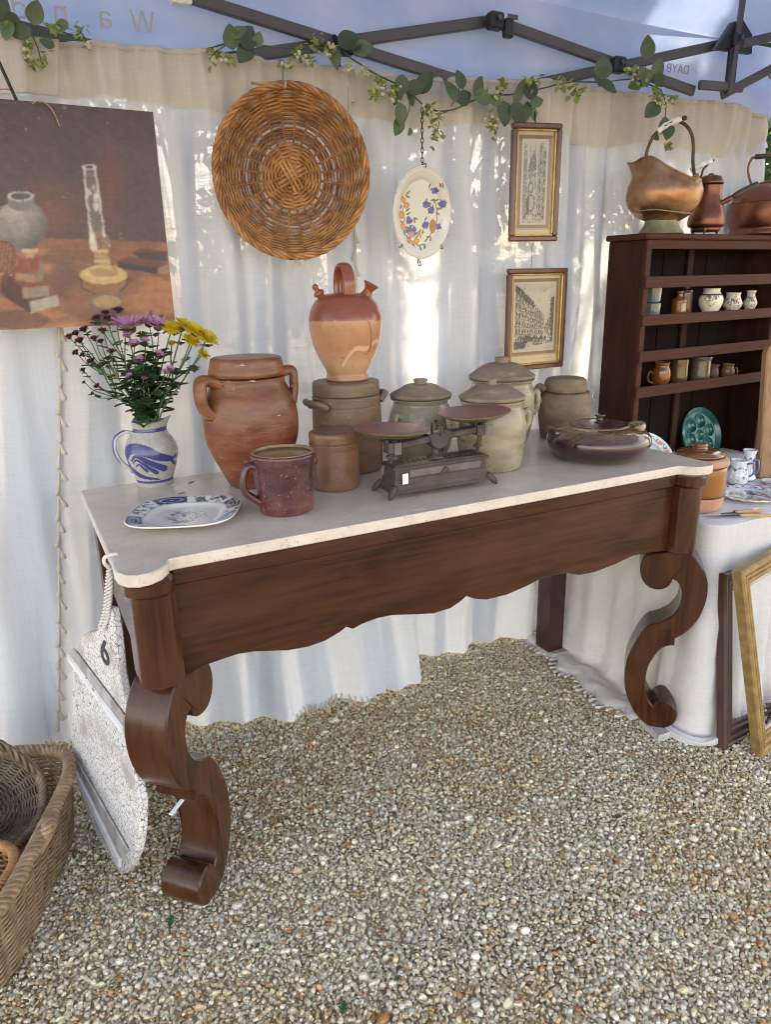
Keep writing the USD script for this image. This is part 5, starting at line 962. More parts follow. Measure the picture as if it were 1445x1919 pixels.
us2 = [u for u in np.linspace(.40, .70, 15)]; put(tray, 'open_weave', cat_(weave(TS, TN, us2, 24, .0036, .0027, jit=.0035, per=5, rng=rg, skip=lambda k: k in (0, 8))), m_wkd, True, kind='stuff')
us3 = np.linspace(.715, .965, 13); put(tray, 'wall_weave', cat_(weave(TS, TN, us3, 24, .0042, .0036, jit=.0012, per=5, rng=rg)), m_wk, True, kind='stuff')
for i in range(24):
    a = (i + .5) * 2 * np.pi / 24; u = np.linspace(.30 if i % 2 else .22, .99, 14); put(tray, 'stake', tube(TS(u, np.full(14, a)), .0034, 6), m_wkd, True)
for k in range(-1, 2):
    for vert in (0, 1):
        q = np.linspace(-.22, .22, 12); L_ = np.stack([q * RX, np.full(12, k * .0115)], -1); L_ = L_ if not vert else L_[:, ::-1]
        ca, sa = math.cos(.5), math.sin(.5); L_ = L_ @ np.array([[ca, sa], [-sa, ca]])
        put(tray, 'cross_stick', tube(L_[:, :1] * bx + L_[:, 1:] * bz + bn * (-.052 + (.007 if vert else .0045) * (1 - (q / .22) ** 2))[:, None], .0052, 6), m_wk, True)
th = np.arange(90) * 2 * np.pi / 90; rim = TS(np.full(90, 1.0), th)
for s in braid(rim, True, .0062, .0048, 13, 4, 420): put(tray, 'rim_strand', s, m_wk, True)
e0 = rim[24] + bn * .008; put(tray, 'loose_end', tube([e0, e0 + .05 * -bx + .012 * bz * 0, e0 - .075 * bx + .001 * bz], .003, 6), m_wk, True)
hk = atc(527, 122, .02); he = bc + bz * (RZ + .004) - bx * .012
single('wall_hook', tube(crv([hk + [0, .03, .0], hk + [0, .0, .012], hk + [0, -.018, 0], hk * .5 + he * .5 + [0, -.01, 0], he + [0, .0, -.004], he + [0, -.016, -.016], he + [0, -.025, 0]], 6), .003, 8), mat('steel', two((.4, .4, .41), (.5, .5, .51)), 30, rough=.3, metal=.9), 'steel S-hook holding the round wicker tray', 'hook')

# ------------------------------------------------------------------ framed prints
m_frame = mat('mahogany_frame', two((.06, .02, .012), (.12, .042, .022)), 20, (1, 1, .2), rough=.3, coat=.3); m_gilt = mat('gilt', two((.35, .22, .06), (.55, .38, .13)), 30, rough=.35, metal=.6)
m_art = mat('printed_paper', two((.96, .96, .96), W1), 30, rough=.6, attr=True)
m_glass = usdkit.material(stage, '/World/Looks/picture_glass', {'t': ('transparent_bsdf', {}), 'g': ('glossy_bsdf', {'roughness': .02}), 'f': ('fresnel', {'IOR': 1.45}), 'm': ('mix_closure', {})}, [('f.fac', 'm.fac'), ('t.BSDF', 'm.closure1'), ('g.BSDF', 'm.closure2')], surface='m.closure')
def etch_street(U, V):
    """arched gate tower in a narrow old street"""
    x, y = U, V; C = np.ones(U.shape + (3,)) * np.array([.50, .44, .36]); ink = np.array([.035, .03, .03]); h = ns(x * 1.0, y * 2, 40, 3, 2); g_ = ns(x, y * 2, 15, 5, 3)
    C = lay(C, (y < .12) & (h > .60), ink, .7)
    bl = pip(x, y, [(0, .05), (.16, .05), (.17, .78), (.12, .95), (0, .98)]); C = lay(C, bl & ((h > .40) | (np.sin(y * 130) > .7)), ink, .62)
    br_ = pip(x, y, [(.62, .12), (1, .03), (1, .93), (.9, .9), (.86, .98), (.72, .97), (.64, .84)]); C = lay(C, br_ & (h > .46), ink, .6); C = lay(C, br_ & ((np.abs((x * 6) % 1 - .5) < .16) & (np.abs((y * 9 + x) % 1 - .5) < .3)), ink, .75)
    C = lay(C, br_ & (np.abs((y - .6 * (x - .6)) * 18 % 1 - .5) < .07), ink, .7)
    tw_ = pip(x, y, [(.16, .1), (.62, .14), (.62, .62), (.56, .62), (.56, .66), (.22, .62), (.16, .62)]); C = lay(C, tw_ & (g_ > .5) & (h > .35), ink, .55)
    rf_ = pip(x, y, [(.2, .62), (.58, .66), (.53, .82), (.45, .90), (.36, .82), (.3, .78)]); C = lay(C, rf_ & ((h > .36) | (np.sin(x * 160) > .2)), ink, .78)
    ar = (np.hypot((x - .36) / .17, (y - .25) / .10) < 1) | ((np.abs(x - .36) < .17) & (y < .25) & (y > .1)); C = lay(C, ar, (.42, .37, .3)); C = lay(C, ar & (x < .3), ink, .8); C = lay(C, np.abs(np.hypot((x - .36) / .17, (y - .25) / .10) - 1) < .09, ink, .85)
    C = lay(C, np.abs(np.hypot((x - .36) / .10, (y - .44) / .065) - 1) < .22, ink, .7)
    for a, b, c, d in [(.24, .30, .56, .60), (.36, .42, .57, .61), (.48, .53, .56, .6)]: C = lay(C, (x > a) & (x < b) & (y > c) & (y < d), ink, .8)
    for sx_, t0, t1 in [(.30, .78, .94), (.52, .80, .97), (.45, .9, .98)]: C = lay(C, (np.abs(x - sx_) < .008) & (y > t0) & (y < t1), ink, .7)
    for i in range(14):
        fx = .08 + .9 * ((i * 37) % 100) / 100; C = lay(C, np.hypot((x - fx) / .014, (y - .09 - .04 * ((i * 13) % 7) / 7) / .022) < 1, ink, .75)
    return C
def etch_avenue(U, V):
    """row of tall balconied houses receding along a river street"""
    x, y = U, V; C = np.ones(U.shape + (3,)) * np.array([.52, .46, .37]); ink = np.array([.03, .027, .027]); h = ns(x * 1.2, y, 46, 9, 2); g_ = ns(x, y, 16, 4, 3)
    C = lay(C, (y > .5) & (g_ > .60) & (h > .5), (.2, .18, .16), .35)
    ho = pip(x, y, [(0, .22), (.0, .98), (.12, .93), (.5, .70), (.74, .52), (.8, .3), (.78, .24)]); C = lay(C, ho & (h > .47), ink, .55)
    ev = pip(x, y, [(0, .99), (.12, .945), (.46, .74), (.50, .68), (.46, .645), (.1, .83), (0, .88)]); C = lay(C, ev & ((h > .35) | (np.sin(x * 90) > .4)), ink, .85)
    vy = (y - .24) / np.maximum(.70 - .48 * x, .1); C = lay(C, ho & (np.abs((vy * 5.2) % 1 - .45) < .24) & (np.abs((x * 11 * (1 + .6 * x)) % 1 - .5) < .19) & (vy < .92), ink, .85)
    C = lay(C, ho & (np.abs((vy * 5.2) % 1 - .02) < .07), ink, .7)
    rh = pip(x, y, [(.80, .24), (.80, .42), (.90, .5), (.90, .78), (.96, .8), (1, .82), (1, .2)]); C = lay(C, rh & ((h > .42) | (x > .93)), ink, .75)
    C = lay(C, pip(x, y, [(0, .02), (1, .10), (1, .24), (.7, .25), (.3, .22), (0, .24)]) & (g_ > .42) & (h > .42), ink, .75); C = lay(C, (np.hypot((x - .1) / .2, (y - .07) / .07) < 1), ink, .8); C = lay(C, (np.hypot((x - .3) / .16, (y - .17) / .06) < 1) & (h > .3), ink, .8)
    for i in range(10):
        fx = .45 + .4 * ((i * 29) % 100) / 100; C = lay(C, np.hypot((x - fx) / .03, (y - .15 - .05 * ((i * 11) % 5) / 5) / .03) < 1, ink, .6)
    C = lay(C, (y < .02 + .03 * x), (.5, .44, .35)); return C
def framed(label, quad, off, art, mats, sig=False, ang=None, cord=None):
    """quad: picture corners tl, tr, br, bl on the curtain-parallel plane"""
    ax = np.array([math.cos(ang), math.sin(ang), 0]); nn = np.array([ax[1], -ax[0], 0]); base = atc(quad[0], quad[1], off)
    P = [atp(quad[2 * i], quad[2 * i + 1], base, nn) for i in range(4)]
    xs = sorted([(p - base) @ ax for p in P]); zs = sorted([p[2] for p in P]); x0, x1_, z0, z1 = (xs[0] + xs[1]) / 2, (xs[2] + xs[3]) / 2, (zs[0] + zs[1]) / 2, (zs[2] + zs[3]) / 2
    o = base + ax * x0; o[2] = z0; w, h = x1_ - x0, z1 - z0; t = thing('framed_print', label, 'framed print', o, 0, 'framed prints hanging on the curtain')
    B = lambda m: onplane(m, (0, 0, 0), ax, [0, 0, 1], nn)
    f = .017; d = .022
    for (a, b, c, e) in [(0, 0, w, f), (0, h - f, w, h), (0, f + .0003, f, h - f - .0003), (w - f, f + .0003, w, h - f - .0003)]: put(t, 'frame_rail', B(rbox((a, b, 0), (c, e, d), .004)), m_frame)
    for (a, b, c, e) in [(f, f, w - f, f + .006), (f, h - f - .006, w - f, h - f), (f, f + .0063, f + .006, h - f - .0063), (w - f - .006, f + .0063, w - f, h - f - .0063)]: put(t, 'gilt_slip', B(rbox((a, b, .004), (c, e, d - .005), .002)), m_gilt)
    nx, ny = int(w * 620), int(h * 620); U, V = np.meshgrid(np.linspace(0, 1, nx), np.linspace(0, 1, ny), indexing='ij'); x, y = U * w, V * h
    C = np.ones(U.shape + (3,)) * np.array([.60, .49, .30]) * (.95 + .1 * ns(x, y, 60, 2, 3)[..., None])
    l, r_, b, tp_ = mats; ins = (x > l) & (x < w - r_) & (y > b) & (y < h - tp_); bw = .011
    C = lay(C, (x > l - bw) & (x < w - r_ + bw) & (y > b - bw) & (y < h - tp_ + bw), (.27, .165, .085)); C = lay(C, (x > l - bw - .003) & (x < w - r_ + bw + .003) & (y > b - bw - .003) & (y < h - tp_ + bw + .003) & ~((x > l - bw - .002) & (x < w - r_ + bw + .002) & (y > b - bw - .002) & (y < h - tp_ + bw + .002)), (.3, .22, .12))
    A = art(np.clip((x - l - .006) / (w - l - r_ - .012), 0, 1), np.clip((y - b - .006) / (h - b - tp_ - .012), 0, 1)); C = np.where(ins[..., None], A, C); C = lay(C, ins & ~((x > l + .006) & (x < w - r_ - .006) & (y > b + .006) & (y < h - tp_ - .006)), (.58, .5, .38))
    if sig:
        sp = np.linspace(0, 1, 40); C = lay(C, seg(x, y, [(w * .52 + q * w * .3, b - .026 + .0016 * math.sin(q * 60) + .001 * math.sin(q * 23)) for q in sp]) < .0008, (.2, .15, .1), .6)
    v = np.stack([x, y, 0 * x + .006], -1).reshape(-1, 3); put(t, 'print_sheet', onplane((v, grid_faces(nx, ny)[:, ::1]), (0, 0, 0), ax, [0, 0, 1], nn), m_art, True, cd=C.reshape(-1, 3))
    put(t, 'backing', B(rbox((.004, .004, .0005), (w - .004, h - .004, .004), .0005)), m_canvas)
    gl_v = np.array([[f, f, .012], [w - f, f, .012], [w - f, h - f, .012], [f, h - f, .012]]); put(t, 'glass_pane', B((gl_v, np.array([[0, 1, 2], [0, 2, 3]]))), m_glass, False)
    return t, o, ax, w, h
tA, oA, axA, wA, hA = framed('tall narrow framed etching of an arched gate tower, upper of the two prints', (960, 230, 1053, 236, 1037, 450, 948, 457), .06, etch_street, (.04, .04, .052, .045), False, math.radians(-13))
tB, oB, axB, wB, hB_ = framed('wider framed etching of a receding street, lower of the two prints', (951, 505, 1060, 502, 1047, 690, 940, 693), .05, etch_avenue, (.034, .040, .062, .045), True, math.radians(2))
pA = oA + axA * wA * .5
single('hanging_wire', tube([atc(1000, 165, .03), pA + [0, 0, hA - .005]], .0022, 6), mat('black_wire', None), 'short black wire holding up the taller etching', 'wire')
single('hanging_wire', tube([pA + [.01, .006, .005], oB + axB * wB * .42 + [0, 0, hB_ - .005]], .0009, 5), mat('black_wire', None), 'thin wire running between the two framed etchings', 'wire')
q = [atc(px, py, .01) for px, py in [(634, 78), (628, 68), (624, 72), (630, 90), (638, 130), (640, 185)]]
single('wall_hook', tube(crv(q, 6), .0032, 7), mat('black_wire', None), 'black hook over the truss bar beside the garland, above the wicker tray', 'hook')

# ------------------------------------------------------------------ artificial greenery garland
m_euc = mat('eucalyptus_leaf', two((.06, .098, .05), (.125, .175, .085)), 12, rough=.5, trans=.22, vary=.34); m_euc2 = mat('eucalyptus_leaf_dark', two((.035, .06, .03), (.062, .098, .048)), 12, rough=.5, trans=.15, vary=.3)
m_lime = mat('lime_sprig', two((.20, .27, .055), (.36, .42, .13)), 30, rough=.5, trans=.3, vary=.15); m_cream_f = mat('cream_blossom', two((.55, .58, .34), (.68, .68, .5)), 30, rough=.6, trans=.3)
m_vine = mat('garland_vine', two((.03, .07, .025), (.05, .1, .04)), 30, rough=.5)
def rleaf(L, w):
    xs = np.linspace(0, 1, 9); hw = w * np.sin(np.pi * xs ** .8) ** .75; V = np.vstack([np.c_[xs * L, 0 * xs, -.02 * L * np.sin(xs * 3)], np.c_[xs * L, hw, .09 * L * hw / w - .05 * L * xs ** 2], np.c_[xs * L, -hw, .09 * L * hw / w - .05 * L * xs ** 2]]); f = []
    for i in range(8): f += [(i, i + 1, 9 + i), (i + 1, 10 + i, 9 + i), (i, 18 + i, i + 1), (i + 1, 18 + i, 19 + i)]
    return V, np.array(f)
GR = np.random.default_rng(31)
def garland(label, vine, leaves, sprigs, drops=()):
    o = atc(*vine[len(vine) // 2], .04); t = thing('leaf_garland', label, 'garland', o, 0, 'artificial garlands on the tent truss')
    put(t, 'vine', tube(crv([atc(px, py, .045) for px, py in vine], 8), .0024, 6), m_vine, True, world=True)
    for dp in drops: put(t, 'vine', tube(crv([atc(px, py, .05) for px, py in dp], 6), .0016, 5), m_vine, True, world=True)
    for (px, py, L, a, dark) in leaves:   # tip direction a: degrees in the picture, anticlockwise from right
        p = atc(px, py, .055 + GR.uniform(0, .02)); s = 1.15 * L * depth(p) / FPX; A = math.radians(a); d = math.cos(A) * np.array([1, -.1, 0]) + math.sin(A) * np.array([0, 0, 1]) + np.array([0, GR.uniform(-.35, .15), 0]); d /= np.linalg.norm(d)
        nn = np.array([GR.uniform(-.5, .3), -1, GR.uniform(-.3, .5)]); w_ = np.cross(nn, d); w_ /= np.linalg.norm(w_); nn = np.cross(d, w_)
        put(t, 'leaf', onplane(rleaf(s, s * GR.uniform(.27, .42)), p - d * s * .5, d, w_, nn), m_euc2 if dark else m_euc, True, world=True)
    for (px, py, R, dy, cr_) in sprigs:   # tufts of small leaves or blossoms hanging dy below
        ms = []; k = int(9 + R * .55)
        for i in range(k):
            q = GR.random(); p = atc(px + GR.normal() * R * .5 * (1 - .5 * q), py + q * dy + GR.normal() * R * .25, .05 + GR.uniform(-.015, .03)); L = GR.uniform(8, 14) * depth(p) / FPX; s, u, d = frame(GR.normal(size=3) + [0, -.4, -.2])
            ms.append(onplane(rleaf(L, L * .4), p, d, s, u))
        sp = put(t, 'sprig', cat_(ms), m_cream_f if cr_ == 2 else m_lime, True, world=True, kind='stuff')
        if cr_:
            bs = []
            for i in range(int(R * .35) + 2):
                p = atc(px + GR.normal() * R * .5, py + GR.random() * dy * 1.1, .065 + GR.uniform(0, .015)); m = trimesh.creation.icosphere(1, GR.uniform(.0035, .0062)); bs.append((np.asarray(m.vertices) + p, np.asarray(m.faces)))
            put(sp, 'berry', cat_(bs), m_cream_f, True, world=True, kind='stuff')
    return t
garland('short leafy garland end hanging over the tent bar in the top left corner', [(-20, 30), (25, 62), (60, 66), (100, 72), (150, 76)],
        [(66, 24, 38, 70, 0), (8, 20, 40, 80, 1), (40, 62, 34, 200, 1), (20, 40, 30, 190, 1), (88, 82, 24, 160, 1), (14, 58, 32, 250, 0), (115, 48, 24, 200, 0)],
        [(52, 78, 13, 30, 1), (78, 95, 12, 34, 0), (112, 52, 14, 10, 0), (145, 52, 15, 16, 0), (98, 50, 10, 6, 0), (60, 112, 8, 16, 0), (10, 40, 16, 20, 0), (165, 78, 6, 12, 1)], [[(60, 66), (70, 90), (80, 125)], [(150, 60), (165, 80)]])
garland('long eucalyptus garland draped across the truss above the plate and prints', [(385, 95), (430, 82), (480, 86), (560, 92), (628, 92), (665, 115), (705, 140), (760, 168), (805, 205), (850, 206), (905, 182), (960, 178), (1010, 168), (1070, 155), (1130, 155), (1190, 150), (1240, 170)],
        [(433, 70, 38, 95, 0), (464, 70, 40, 60, 1), (458, 102, 38, 230, 1), (448, 62, 30, 30, 0), (484, 75, 24, 80, 0), (652, 76, 40, 30, 1), (680, 92, 36, 10, 0), (626, 107, 40, -75, 0), (668, 84, 28, 40, 1),
         (752, 162, 34, -95, 1), (744, 182, 28, -110, 1), (796, 155, 42, 50, 1), (778, 165, 36, 10, 0), (770, 185, 26, -70, 1), (750, 215, 34, -85, 0), (746, 238, 30, -110, 0), (768, 248, 14, -120, 0),
         (862, 150, 30, 110, 0), (845, 172, 38, 120, 0), (896, 162, 36, 60, 0), (870, 184, 30, 30, 1), (907, 184, 40, 0, 0), (930, 190, 22, -10, 0), (945, 214, 40, -90, 0), (968, 212, 34, -70, 1), (972, 172, 38, 65, 0), (994, 168, 32, 85, 1), (985, 212, 34, -100, 1), (1006, 192, 26, 20, 0), (1000, 215, 20, -80, 0),
         (1130, 128, 38, 85, 0), (1140, 164, 34, -30, 1), (1120, 150, 26, 150, 0), (1213, 90, 36, 95, 0), (1206, 145, 40, 150, 0), (1232, 130, 36, 70, 0), (1222, 208, 32, -140, 0), (1190, 160, 26, 200, 0), (1236, 152, 26, -40, 1),
         (1228, 258, 20, 180, 1), (1252, 248, 26, -100, 0), (1238, 240, 22, 80, 1), (1246, 232, 24, 20, 1)],
        [(402, 90, 16, 26, 1), (430, 112, 12, 8, 1), (590, 72, 20, 16, 0), (620, 82, 16, 24, 1), (582, 108, 16, 12, 1), (655, 118, 14, 16, 2), (680, 130, 14, 10, 2), (712, 150, 20, 30, 1), (735, 158, 18, 30, 1), (700, 165, 12, 20, 0), (800, 195, 20, 26, 1), (822, 205, 15, 50, 1), (812, 235, 11, 34, 1),
         (918, 210, 15, 40, 1), (932, 165, 16, 20, 1), (925, 235, 8, 26, 0), (940, 152, 10, 10, 0), (1000, 145, 20, 20, 0), (1050, 152, 14, 10, 0), (1075, 162, 16, 18, 0), (1082, 172, 10, 10, 0), (1185, 125, 15, 24, 1), (1200, 150, 14, 16, 0), (1240, 180, 14, 22, 1), (1256, 176, 12, 20, 0), (1230, 168, 12, 14, 0), (1250, 270, 6, 14, 0), (560, 96, 14, 12, 1), (540, 118, 9, 8, 1)],
        [[(760, 168), (768, 200), (756, 235), (748, 250)], [(905, 182), (930, 200), (968, 212)], [(1240, 170), (1248, 200), (1244, 250)], [(1206, 150), (1212, 115), (1213, 95)], [(845, 200), (858, 180), (862, 150)], [(430, 82), (405, 98), (392, 112)], [(800, 200), (822, 215), (818, 262)]])

# ------------------------------------------------------------------ white-clothed side table
ZS = .70
m_cloth = m_cotton
stt = thing('side_table', 'low table under a white cotton cloth at the right, fringed hem trailing on the gravel', 'table', (0, 0, 0))
SX0, SX1, SY0, SY1 = 1.60, 2.75, -.045, .70
# the cloth: from the top over the left and the front edge down to the ground, with folds, as one sheet around the corner
def edge(s):
    """top edge of the table walked from the back-left corner to the front-left corner and along the front; returns point, outward normal"""
    L1 = SY1 - SY0 - .06; s = np.asarray(s, float); r = .06
    p = np.zeros(s.shape + (2,)); n = np.zeros(s.shape + (2,))
    a = s < L1; p[a] = np.stack([np.full(a.sum(), SX0), SY1 - s[a]], -1); n[a] = [-1, 0]
    b = (s >= L1) & (s < L1 + r * np.pi / 2); q = (s[b] - L1) / r; p[b] = np.stack([SX0 + r - r * np.cos(q), SY0 + r - r * np.sin(q)], -1); n[b] = np.stack([-np.cos(q), -np.sin(q)], -1)
    c_ = s >= L1 + r * np.pi / 2; p[c_] = np.stack([SX0 + r + s[c_] - L1 - r * np.pi / 2, np.full(c_.sum(), SY0)], -1); n[c_] = [0, -1]
    return p, n
SLEN = (SY1 - SY0 - .06) + .06 * np.pi / 2 + (SX1 - SX0 - .06)
def drop(U, V):
    s = U * SLEN; p, n = edge(s); z = ZS * (1 - V); k = np.clip(V * 1.6, 0, 1); k = k * k * (3 - 2 * k)
    L1 = SY1 - SY0 - .06; cor = np.exp(-((s - L1 - .05) / .10) ** 2); left = np.clip(1 - s / (L1 - .02), 0, 1) ** .3
    f = .008 + .026 * k * (.5 + .5 * np.sin(s * 27 + 1.0 + 1.5 * ns(s, V * 0, 2, 4, 2))) * (1 - .6 * left) + .022 * k * np.sin(s * 52 + 2 * ns(s, V * 0, 3, 9, 2)) * (1 - .8 * left) + .045 * k * V * cor + (ns(s * 4, V * 1.2, 1.3, 8, 3) - .5) * .05 * k + (np.abs(ns(s * 9 + V * 2.5, V * 3.5, 1.3, 18, 3) - .5) - .12) * .05 * k
    f = f + np.clip((V - .45) / .4, 0, 1.3) ** 3 * np.where(s > L1 - .05, .012, .03) + np.clip(V - .7, 0, 1) * (ns(s * 7, V * 8, 1.6, 44, 3) - .5) * .28
    f = f + np.clip(V - .86, 0, 1) / .14 * np.where(s > L1 - .05, .004 + .07 * np.clip(ns(s, V * 0, 11, 12, 3) - .3, 0, 1), .03 + .09 * ns(s, V * 0, 7, 12, 3)) * (.4 + .6 * np.clip(s / .3, 0, 1))      # hem spreading on the ground
    g_ = np.clip((V - .88) / .12, 0, 1); zz_ = np.where(V <= .88, .022 + (ZS - .022) * (1 - V / .88), .022 - .010 * g_ + .030 * np.sin(g_ * np.pi) * (ns(s * 12, V * 30, 1.5, 46, 3) > .0) * ns(s * 12, V * 30, 1.5, 46, 3))
    rl = .012 * np.exp(-V / .012); q = p + n * (f - rl * 0)[..., None]
    return np.stack([q[..., 0], q[..., 1], zz_ + .003], -1)
U_, V_ = np.meshgrid(np.linspace(0, 1, 260), np.linspace(0, 1, 90) ** 1.0, indexing='ij')
put(stt, 'cloth_drop', (drop(U_, V_).reshape(-1, 3), grid_faces(260, 90)), m_cloth, True)
def top_(U, V):
    x = SX0 - .008 + (SX1 - SX0 + .008) * U; y = SY0 - .008 + (SY1 - SY0 + .01) * V; z = ZS + .0035 - .012 * np.exp(-(x - SX0 + .008) / .008) - .012 * np.exp(-(y - SY0 + .008) / .008)
    r = .06; ix, iy = np.clip(SX0 + r - x, 0, 1), np.clip(SY0 + r - y, 0, 1); d = np.hypot(ix, iy); k = np.where((ix > 0) & (iy > 0) & (d > r + .006), (r + .006) / np.maximum(d, 1e-6), 1)
    x = np.where(k < 1, SX0 + r - ix * k, x); y = np.where(k < 1, SY0 + r - iy * k, y)
    return np.stack([x, y, z + (ns(x, y, 9, 5, 2) - .5) * .002], -1)
put(stt, 'cloth_top', sheet(top_, 90, 70), m_cloth, True)
for fx, fy in ((SX0 + .06, SY0 + .07), (SX0 + .06, SY1 - .06), (SX1 - .06, SY0 + .07), (SX1 - .06, SY1 - .06)): put(stt, 'leg', rbox((fx - .02, fy - .02, 0), (fx + .02, fy + .02, ZS - .02), .003), m_bar)
m_fr = mat('fringe_yarn', two((.55, .52, .5), (.66, .63, .6)), 40, rough=.9)
ss = np.r_[np.arange(.02, .62, .024), np.arange(.95, SLEN - .4, .045)]
for s in ss:
    p = drop(np.array([s / SLEN]), np.array([1.0]))[0]; _, n = edge(np.array([s])); n = n[0]
    q = crv([p + [0, 0, .004], p + np.r_[n * .014, 0] + [rnd.uniform(-.006, .006), 0, .004], p + np.r_[n * .032, 0] + [rnd.uniform(-.012, .012), rnd.uniform(-.008, .008), .006]], 3); put(stt, 'fringe_tassel', tube(q, np.array([.0028, .003, .0035, .004, .0045, .0055, .0045])[:len(q)], 5), m_fr, True)

# ------------------------------------------------------------------ dark wooden dresser rack
CA = math.radians(3.5); ca = np.array([math.cos(CA), math.sin(CA), 0]); cbk = np.array([-math.sin(CA), math.cos(CA), 0])
FY = .46; co = aty(1197, 640, FY); co[2] = ZS + .005
CW, CD = .80, .166
cz = lambda px, py: atp(px, py, co, -cbk)          # a pixel on the rack's front plane
zTop = cz(1208, 437)[2] - co[2]
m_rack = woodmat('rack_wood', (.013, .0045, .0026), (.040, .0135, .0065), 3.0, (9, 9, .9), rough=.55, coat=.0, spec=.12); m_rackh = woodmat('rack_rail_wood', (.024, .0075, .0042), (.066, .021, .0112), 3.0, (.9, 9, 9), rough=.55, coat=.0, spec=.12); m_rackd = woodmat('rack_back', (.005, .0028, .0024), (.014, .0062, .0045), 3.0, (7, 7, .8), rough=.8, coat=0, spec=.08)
rk = thing('dresser_rack', 'dark wooden dresser plate rack with shelves and guard rails standing on the white-clothed table', 'shelf', co, CA)
put(rk, 'side_panel', rbox((0, .012, 0), (.024, CD, zTop - .02), .003), m_rack); put(rk, 'side_panel', rbox((CW - .024, .012, 0), (CW, CD, zTop - .02), .003), m_rack)
put(rk, 'top_board', rbox((-.014, -.012, zTop - .0195), (CW + .014, CD + .006, zTop), .005), m_rackh)
fz = cz(1212, 467)[2] - co[2]
put(rk, 'frieze', rbox((.0245, -.001, fz), (CW - .0245, .017, zTop - .02), .002), m_rackh)
put(rk, 'front_stile', rbox((.0, -.003, 0), (.026, .0115, zTop - .021), .002), m_rackh)
rails = []
for (pa_, pb_) in [((1200, 519), (1200, 541)), ((1196, 592), (1196, 612)), ((1190, 660), (1190, 680)), ((1186, 727), (1186, 747))]:
    z1, z0 = cz(*pa_)[2] - co[2], cz(*pb_)[2] - co[2]; rails.append((z0, z1)); put(rk, 'guard_rail', rbox((-.006, -.015, z0), (CW, -.0032, z1), .002), m_rackh)
for k in (1, 3): put(rk, 'shelf_board', rbox((.0245, .0, rails[k][0] + .002), (CW - .0245, CD - .018, rails[k][0] + .016), .002), m_rackd)
for i in range(6):
    x0 = .025 + i * (CW - .05) / 6; put(rk, 'back_plank', rbox((x0 + .0015, CD - .0165 + .002 * (i % 2), .0), (x0 + (CW - .05) / 6 - .0015, CD - .004, zTop - .022), .002), m_rackd)
put(rk, 'back_batten', rbox((.40, CD - .030, .0), (.432, CD - .0175, zTop - .03), .002), m_rack)
def onrack(px, py, yl, zl):
    """local point on the rack at depth yl whose pixel column is px and height zl"""
    q = atp(px, py, co + cbk * yl, -cbk); l = np.linalg.inv(rk.M) @ np.r_[q, 1]; w = rk.M @ np.array([l[0], yl, zl, 1]); return w[:3]
sh = [rails[1][0] + .0165, rails[3][0] + .0165]
def small_pot(name, label, px, py, yl, zl, prof, mt, cat, n=40, wob=.0006, seed=0, cd=None, group=None):
    c = onrack(px, py, yl, zl); t = thing(name, label, cat, c, 0, group); P = rows(c, prof); P = [(.0005, 0), (P[0][0] * .95, 0)] + [(r, max(z, .003)) for r, z in P]; t.P, t.c = P, c
    m = lathe(dens(P + [(P[-1][0] - .003, P[-1][1] + .0005), (P[-1][0] - .005, P[-1][1] - .012), (.0005, P[-1][1] - .014)], .003), n, wob, seed); put(t, 'body', m, mt, True, cd=cd(m[0], t) if cd else None); return t
m_tumbler = mat('ribbed_glass', [(0, (.05, .055, .055)), (.5, (.12, .13, .13)), (1, (.3, .32, .31))], 60, (1, 1, .1), rough=.08, coat=.5)
m_clear = usdkit.material(stage, '/World/Looks/clear_glass', {'p': ('principled_bsdf', {'transmission_weight': .92, 'roughness': .04, 'ior': 1.45, 'base_color': (.86, .92, .90)})}, [], surface='p.BSDF')
m_amber = mat('amber_glaze', [(0, (.05, .014, .004)), (.5, (.12, .036, .007)), (1, (.25, .085, .015))], 14, (1, 1, .4), rough=.12, coat=.6); m_amberd = mat('dark_honey_glaze', [(0, (.03, .015, .006)), (.5, (.06, .03, .012)), (1, (.14, .08, .03))], 16, (1, 1, .3), rough=.15, coat=.5)
m_brn = mat('plain_brown_clay', two((.075, .036, .022), (.12, .06, .038)), 20, rough=.5)
for i, (py0, z) in enumerate([(588, sh[0]), (553, sh[0] + .058)]):
    c = onrack(1221, 600, .05, z); t = thing('glass_tumbler', ['ribbed glass tumbler at the bottom of the pair in the rack corner', 'upside-down ribbed tumbler stacked on the lower one in the rack corner'][i], 'glass', c)
    n = 40; P = [(.022, 0), (.0235, .004), (.026, .03), (.027, .057)]; m = lathe(dens(P, .004), n); v = m[0].copy(); k = 1 + .035 * (np.arange(len(v)) % 2); th = np.arctan2(v[:, 1], v[:, 0]); k = 1 + .03 * np.cos(th * 12); v[:, :2] *= k[:, None]; put(t, 'body', (v, m[1]), m_tumbler, True)
c = onrack(1272, 575, .06, sh[0]); bt = thing('glazed_bottle', 'square-shouldered amber bottle with a paper label, front of the two in the rack', 'bottle', c)
put(bt, 'body', lathe(dens([(.0005, 0), (.024, .0), (.0265, .004), (.0265, .06), (.024, .067), (.012, .071), (.010, .085), (.0125, .087), (.0125, .093), (.009, .094), (.0005, .094)], .004), 40), m_amber, True)
rg_, tw_ = cam_side(type('o', (), {'c': c}), 1); q = [(math.sin(a) * rg_ + math.cos(a) * tw_) * .0270 for a in np.linspace(.35, 1.15, 8)]; lv = np.array([p + [0, 0, z] for p in q for z in (.022, .05)]); put(bt, 'paper_label', (lv, grid_faces(8, 2)), mat('old_label', two((.36, .27, .15), (.46, .36, .22)), 60, rough=.8), True)
c = onrack(1283, 560, .115, sh[0]); bt2 = thing('glazed_bottle', 'taller dark amber bottle with a black stopper behind the labelled one', 'bottle', c)
